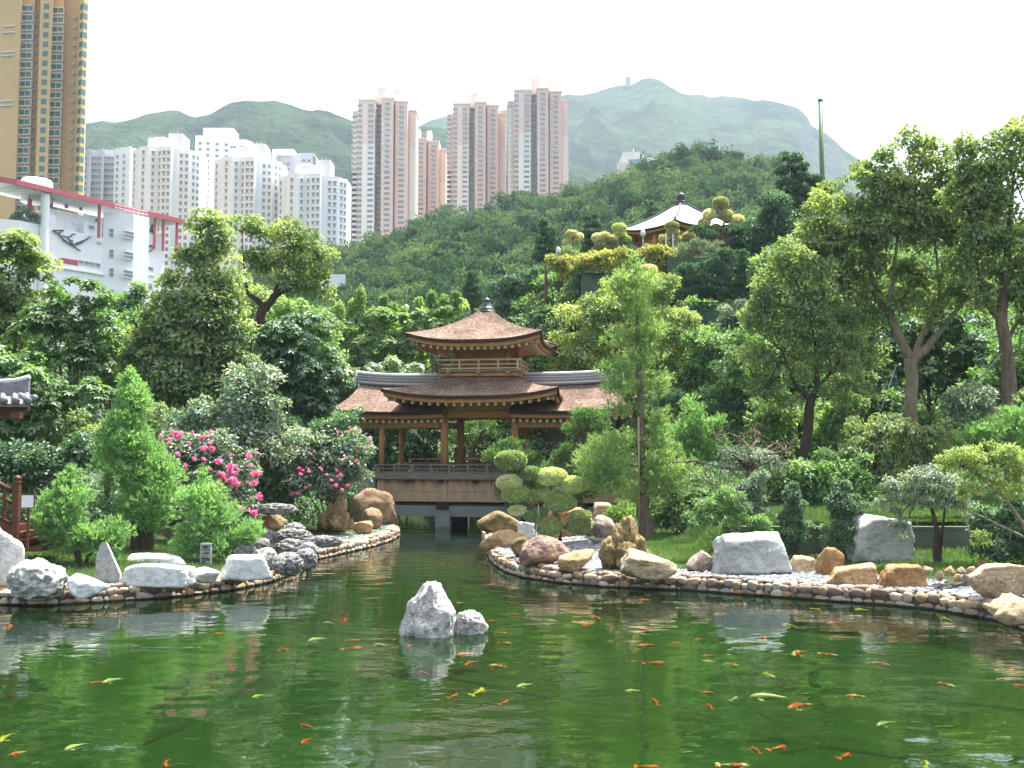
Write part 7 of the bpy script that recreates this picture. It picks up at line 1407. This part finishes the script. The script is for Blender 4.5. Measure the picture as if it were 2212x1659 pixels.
def koi_proto(kind):
    r = thing('koi', 'koi', 'fish', (0, 0, 0), 0, 'koi carp in the pond'); m = KM[kind]; x = np.linspace(0, .80, 17); w = np.interp(x, [0, .03, .10, .25, .45, .65, .80], [.012, .045, .072, .092, .075, .042, .022]); h = np.interp(x, [0, .03, .10, .25, .45, .65, .80], [.010, .04, .070, .095, .082, .048, .032]); a = np.linspace(0, 2 * math.pi, 14, endpoint=False); bend = lambda q: .05 * np.sin(q * 4.2)
    V = np.stack((x[:, None] + 0 * a, (bend(x))[:, None] + w[:, None] * np.cos(a), h[:, None] * np.sin(a)), -1); mb = MB(); mb.grid(np.concatenate((V, V[:, :1]), 1)); mb.build('body', m, r, True)
    def fin(nm, pts, th=.006): 
        P = np.array(pts, float); n = len(P); mb = MB(); mb.add(np.concatenate((P + (0, 0, th), P - (0, 0, th)))); mb.F.setdefault(n, []).append(np.array([list(range(n)), list(range(n, 2 * n))[::-1]])); mb.F.setdefault(4, []).append(np.array([(i, n + i, n + (i + 1) % n, (i + 1) % n) for i in range(n)])); mb.build(nm, m, r)
    fin('tail_fin', [(.79, bend(.79) - .015, 0), (.88, bend(.9) - .10, .03), (1.0, bend(1.0) - .085, .02), (.93, bend(.95), 0), (1.0, bend(1.) + .085, -.02), (.88, bend(.9) + .10, -.03), (.79, bend(.79) + .015, 0)])
    for s in (-1, 1): fin('pectoral_fin', [(.16, s * .075, -.02), (.24, s * .19, -.03), (.30, s * .17, -.03), (.24, s * .08, -.02)])
    b = [(.22, bend(.22), .085), (.30, bend(.3), .135), (.52, bend(.52), .075)]; mb = MB(); mb.add([(p[0], p[1] - .004, p[2]) for p in b] + [(p[0], p[1] + .004, p[2]) for p in b], [(0, 1, 2), (3, 5, 4)]); mb.build('dorsal_fin', m, r); return r
KP = {}
def koi(kind, head, tail, label, z=-.125):
    a, b = gnd(*head, z), gnd(*tail, z); d = b - a; ln = float(np.hypot(d[0], d[1])); 
    if kind not in KP: KP[kind] = koi_proto(kind); o = KP[kind]
    else: o = copy_tree(KP[kind])
    s = min(max(ln * .92, .34), .85); o.location = [float(q) for q in a]; o.rotation_euler = (0, 0, math.atan2(d[1], d[0])); o.scale = (s, s * 1.15, s); o['label'] = label
W = {1: w1, 2: w2, 3: w3}
KOI = """1 orange 1637 400 1715 422|orange koi alone in open water left of the rock peak
1 orange 2130 395 1990 405|long orange koi just left of the rock peak's foot
1 orange 2115 352 2050 352|small orange koi above the long one left of the rock peak
1 orange 2022 225 2018 248|tiny orange koi, highest one in the gap left of the rock peak
1 white 1810 358 1940 336|pale koi swimming left of the rock peak beside orange ones
1 white 1900 250 1985 258|pale slender koi nearest the channel on the left
1 white 600 605 745 570|pale koi under the left cypress reflection
1 orange 520 606 570 602|small orange nosed koi ahead of the pale one on the left
1 yellow 2 950 70 895|yellow koi cut by the left edge
1 redwhite 48 1032 190 998|red and white koi in the lower left corner
1 white 380 998 530 950|whitish yellow koi near the lower left corner
1 orange 975 1095 980 1055|orange koi cut by the bottom edge on the left
1 orange 1770 960 1805 940|small orange koi in the lower left centre near sky reflections
1 orange 1765 850 1820 862|dim orange koi left of the grey reflection near the bottom
1 orange 50 265 48 290|small orange koi under the pale boulder at the left edge
1 orange 960 122 885 136|orange koi right against the left cobble wall
1 orange 815 128 832 134|tiny orange koi at the foot of the left cobble wall
1 yellow 1480 690 1515 682|small cream koi in the left middle of the pond
1 orange 1255 318 1290 314|tiny red koi below the reflected stone sign
2 orange 960 225 885 237|orange koi below the boulders, right of the channel mouth
2 yellow 200 140 140 146|yellow koi in the channel left of the rock peak's top
2 orange 260 205 195 202|orange koi in the channel between yellow koi and rock peak
2 orange 680 98 610 95|thin orange koi in the middle of the channel
2 yellow 712 350 762 345|bright yellow koi right behind the rock peak
2 orange 955 458 915 464|orange koi at the tip of the low white pond rock
2 orange 305 588 372 570|orange koi at the rock peak's left foot
2 white 180 612 300 624|long pale koi left below the rock peak
2 orange 30 588 90 586|orange koi left of the rock peak, above the long orange one
2 orange 1040 540 1000 540|small orange koi right of the low white pond rock
2 redwhite 1070 608 960 598|red headed white koi right below the low white pond rock
2 orange 705 684 880 670|long slim orange koi under the low white pond rock
2 orange 768 748 845 720|orange red koi below the long slim one
2 redwhite 915 750 1090 764|red and white koi with a trailing tail in the centre
2 yellow 880 895 805 945|yellow koi with spread fins in the centre foreground
2 white 1100 888 1225 860|pale yellow koi right of the yellow one with spread fins
2 orange 722 930 660 955|orange koi left of the yellow one with spread fins
2 orange 1042 970 985 1000|orange koi below the pale yellow one in the centre
2 orange 470 788 500 794|tiny orange koi in the reflection of the rock peak
2 orange 400 630 440 608|orange koi over the top of the rock peak's reflection
2 orange 1110 418 1075 420|tiny orange koi between pond rock and right wall
2 orange 1555 332 1610 332|orange koi below the rugged brown rock
2 orange 1885 328 1985 326|long orange koi at the edge of the tan boulder's reflection
2 orange 1630 448 1575 422|orange koi right in the middle below the right wall
2 orange 1525 496 1590 474|thin orange koi beneath the one in the middle
2 orange 1965 530 1850 500|large orange koi in the reflection's right part
2 redwhite 1870 625 2020 612|big orange and white koi right of the centre
2 orange 2050 730 1885 732|long orange koi under the big orange and white one
2 white 1795 912 1850 910|cream koi below the long orange one
2 orange 1962 964 2020 1005|orange koi with pale tail turned downwards right of the centre
2 orange 2015 1398 1830 1392|red koi at the very bottom right of the centre
3 orange 330 208 430 206|orange koi under the wide grey boulder
3 orange 1020 262 1138 254|bright red koi below the tall pale stone's left
3 yellow 745 268 855 280|brownish yellow koi left of the bright red one
3 yellow 985 182 910 168|yellow koi by the right wall below the rusty rock
3 yellow 1180 180 1300 182|yellow koi by the right wall below the long golden boulder
3 yellow 1235 218 1165 212|yellow koi just under the pair at the right wall
3 orange 1340 170 1270 164|orange koi touching the right wall's ripples
3 yellow 1700 228 1800 250|golden koi near the right wall under the big tan boulder
3 orange 2045 298 2085 308|red koi at the right wall near the right edge
3 orange 2212 340 2100 334|red koi cut by the right edge close to the wall
3 orange 620 340 655 365|orange koi heading up below the wide grey boulder's reflection
3 orange 215 362 270 358|small orange koi in the middle right distance
3 orange 75 382 110 384|tiny orange koi left of the small orange one in the middle right
3 orange 262 460 335 456|orange koi above a white one, right of the centre
3 white 260 490 365 498|whitish koi between two orange ones right of the centre
3 redwhite 395 508 530 524|red and white koi right of the whitish one
3 redwhite 815 458 905 420|red and white koi meeting another nose to tail on the right
3 redwhite 1085 458 945 440|red headed white koi pointing right toward the wall
3 redwhite 1400 518 1290 490|red white koi below the pale stone's reflection
3 yellow 700 588 625 556|bright yellow koi in the right half
3 orange 248 680 345 684|orange koi left above the long pale one
3 orange 285 752 340 785|orange koi with white tail left of the long pale one
3 grey 470 705 440 725|grey koi between the orange ones right of the centre
3 white 552 706 850 716|longest pale yellow koi on the right
3 redwhite 785 778 960 742|red and white koi just under the longest pale one
3 dark 925 690 800 688|dark brown koi above the red and white ones
3 redwhite 1130 702 1290 706|red and white koi right of the dark one
3 redwhite 1795 645 1680 615|red and white koi near the right edge, below the wall's reflection
3 orange 2140 540 2118 556|small orange koi near the right edge
3 orange 2140 636 2212 640|orange koi cut by the right edge
3 grey 1325 884 1440 850|bluish grey koi in the lower right
3 orange 552 1010 590 1030|orange koi left of another one at the bottom right
3 orange 765 1002 650 1032|orange koi with pale fins at the bottom right
3 orange 1150 1045 1085 1085|orange koi in a sky reflection at the bottom right
3 yellow 1610 1092 1620 1120|small yellow koi near the bottom right corner
3 redwhite 545 1122 320 1118|red and white koi cut by the bottom edge right of the centre"""
for ln in KOI.split('\n'):
    a, lab = ln.split('|'); c_, kd, x0, y0, x1, y1 = a.split(); h_, t_ = W[int(c_)]((float(x0), float(y0)), (float(x1), float(y1))); koi(kd, h_, t_, lab)
HAZE = .00015
# ------------------------------------------------------------------ haze: the humid air between here and the mountains
m, t = newmat('haze_air'); o = N(t, 'OutputMaterial'); pv = N(t, 'VolumePrincipled')
pv.inputs['Color'].default_value = (.70, .87, 1, 1); pv.inputs['Density'].default_value = HAZE; pv.inputs['Anisotropy'].default_value = .2
L(t, pv.outputs[0], o.inputs['Volume'])
tag(MB().box(-2900, 2900, -140, 3500, -2.3, 720).build('haze', m), 'pale humid haze over the valley', None, None, 'stuff')
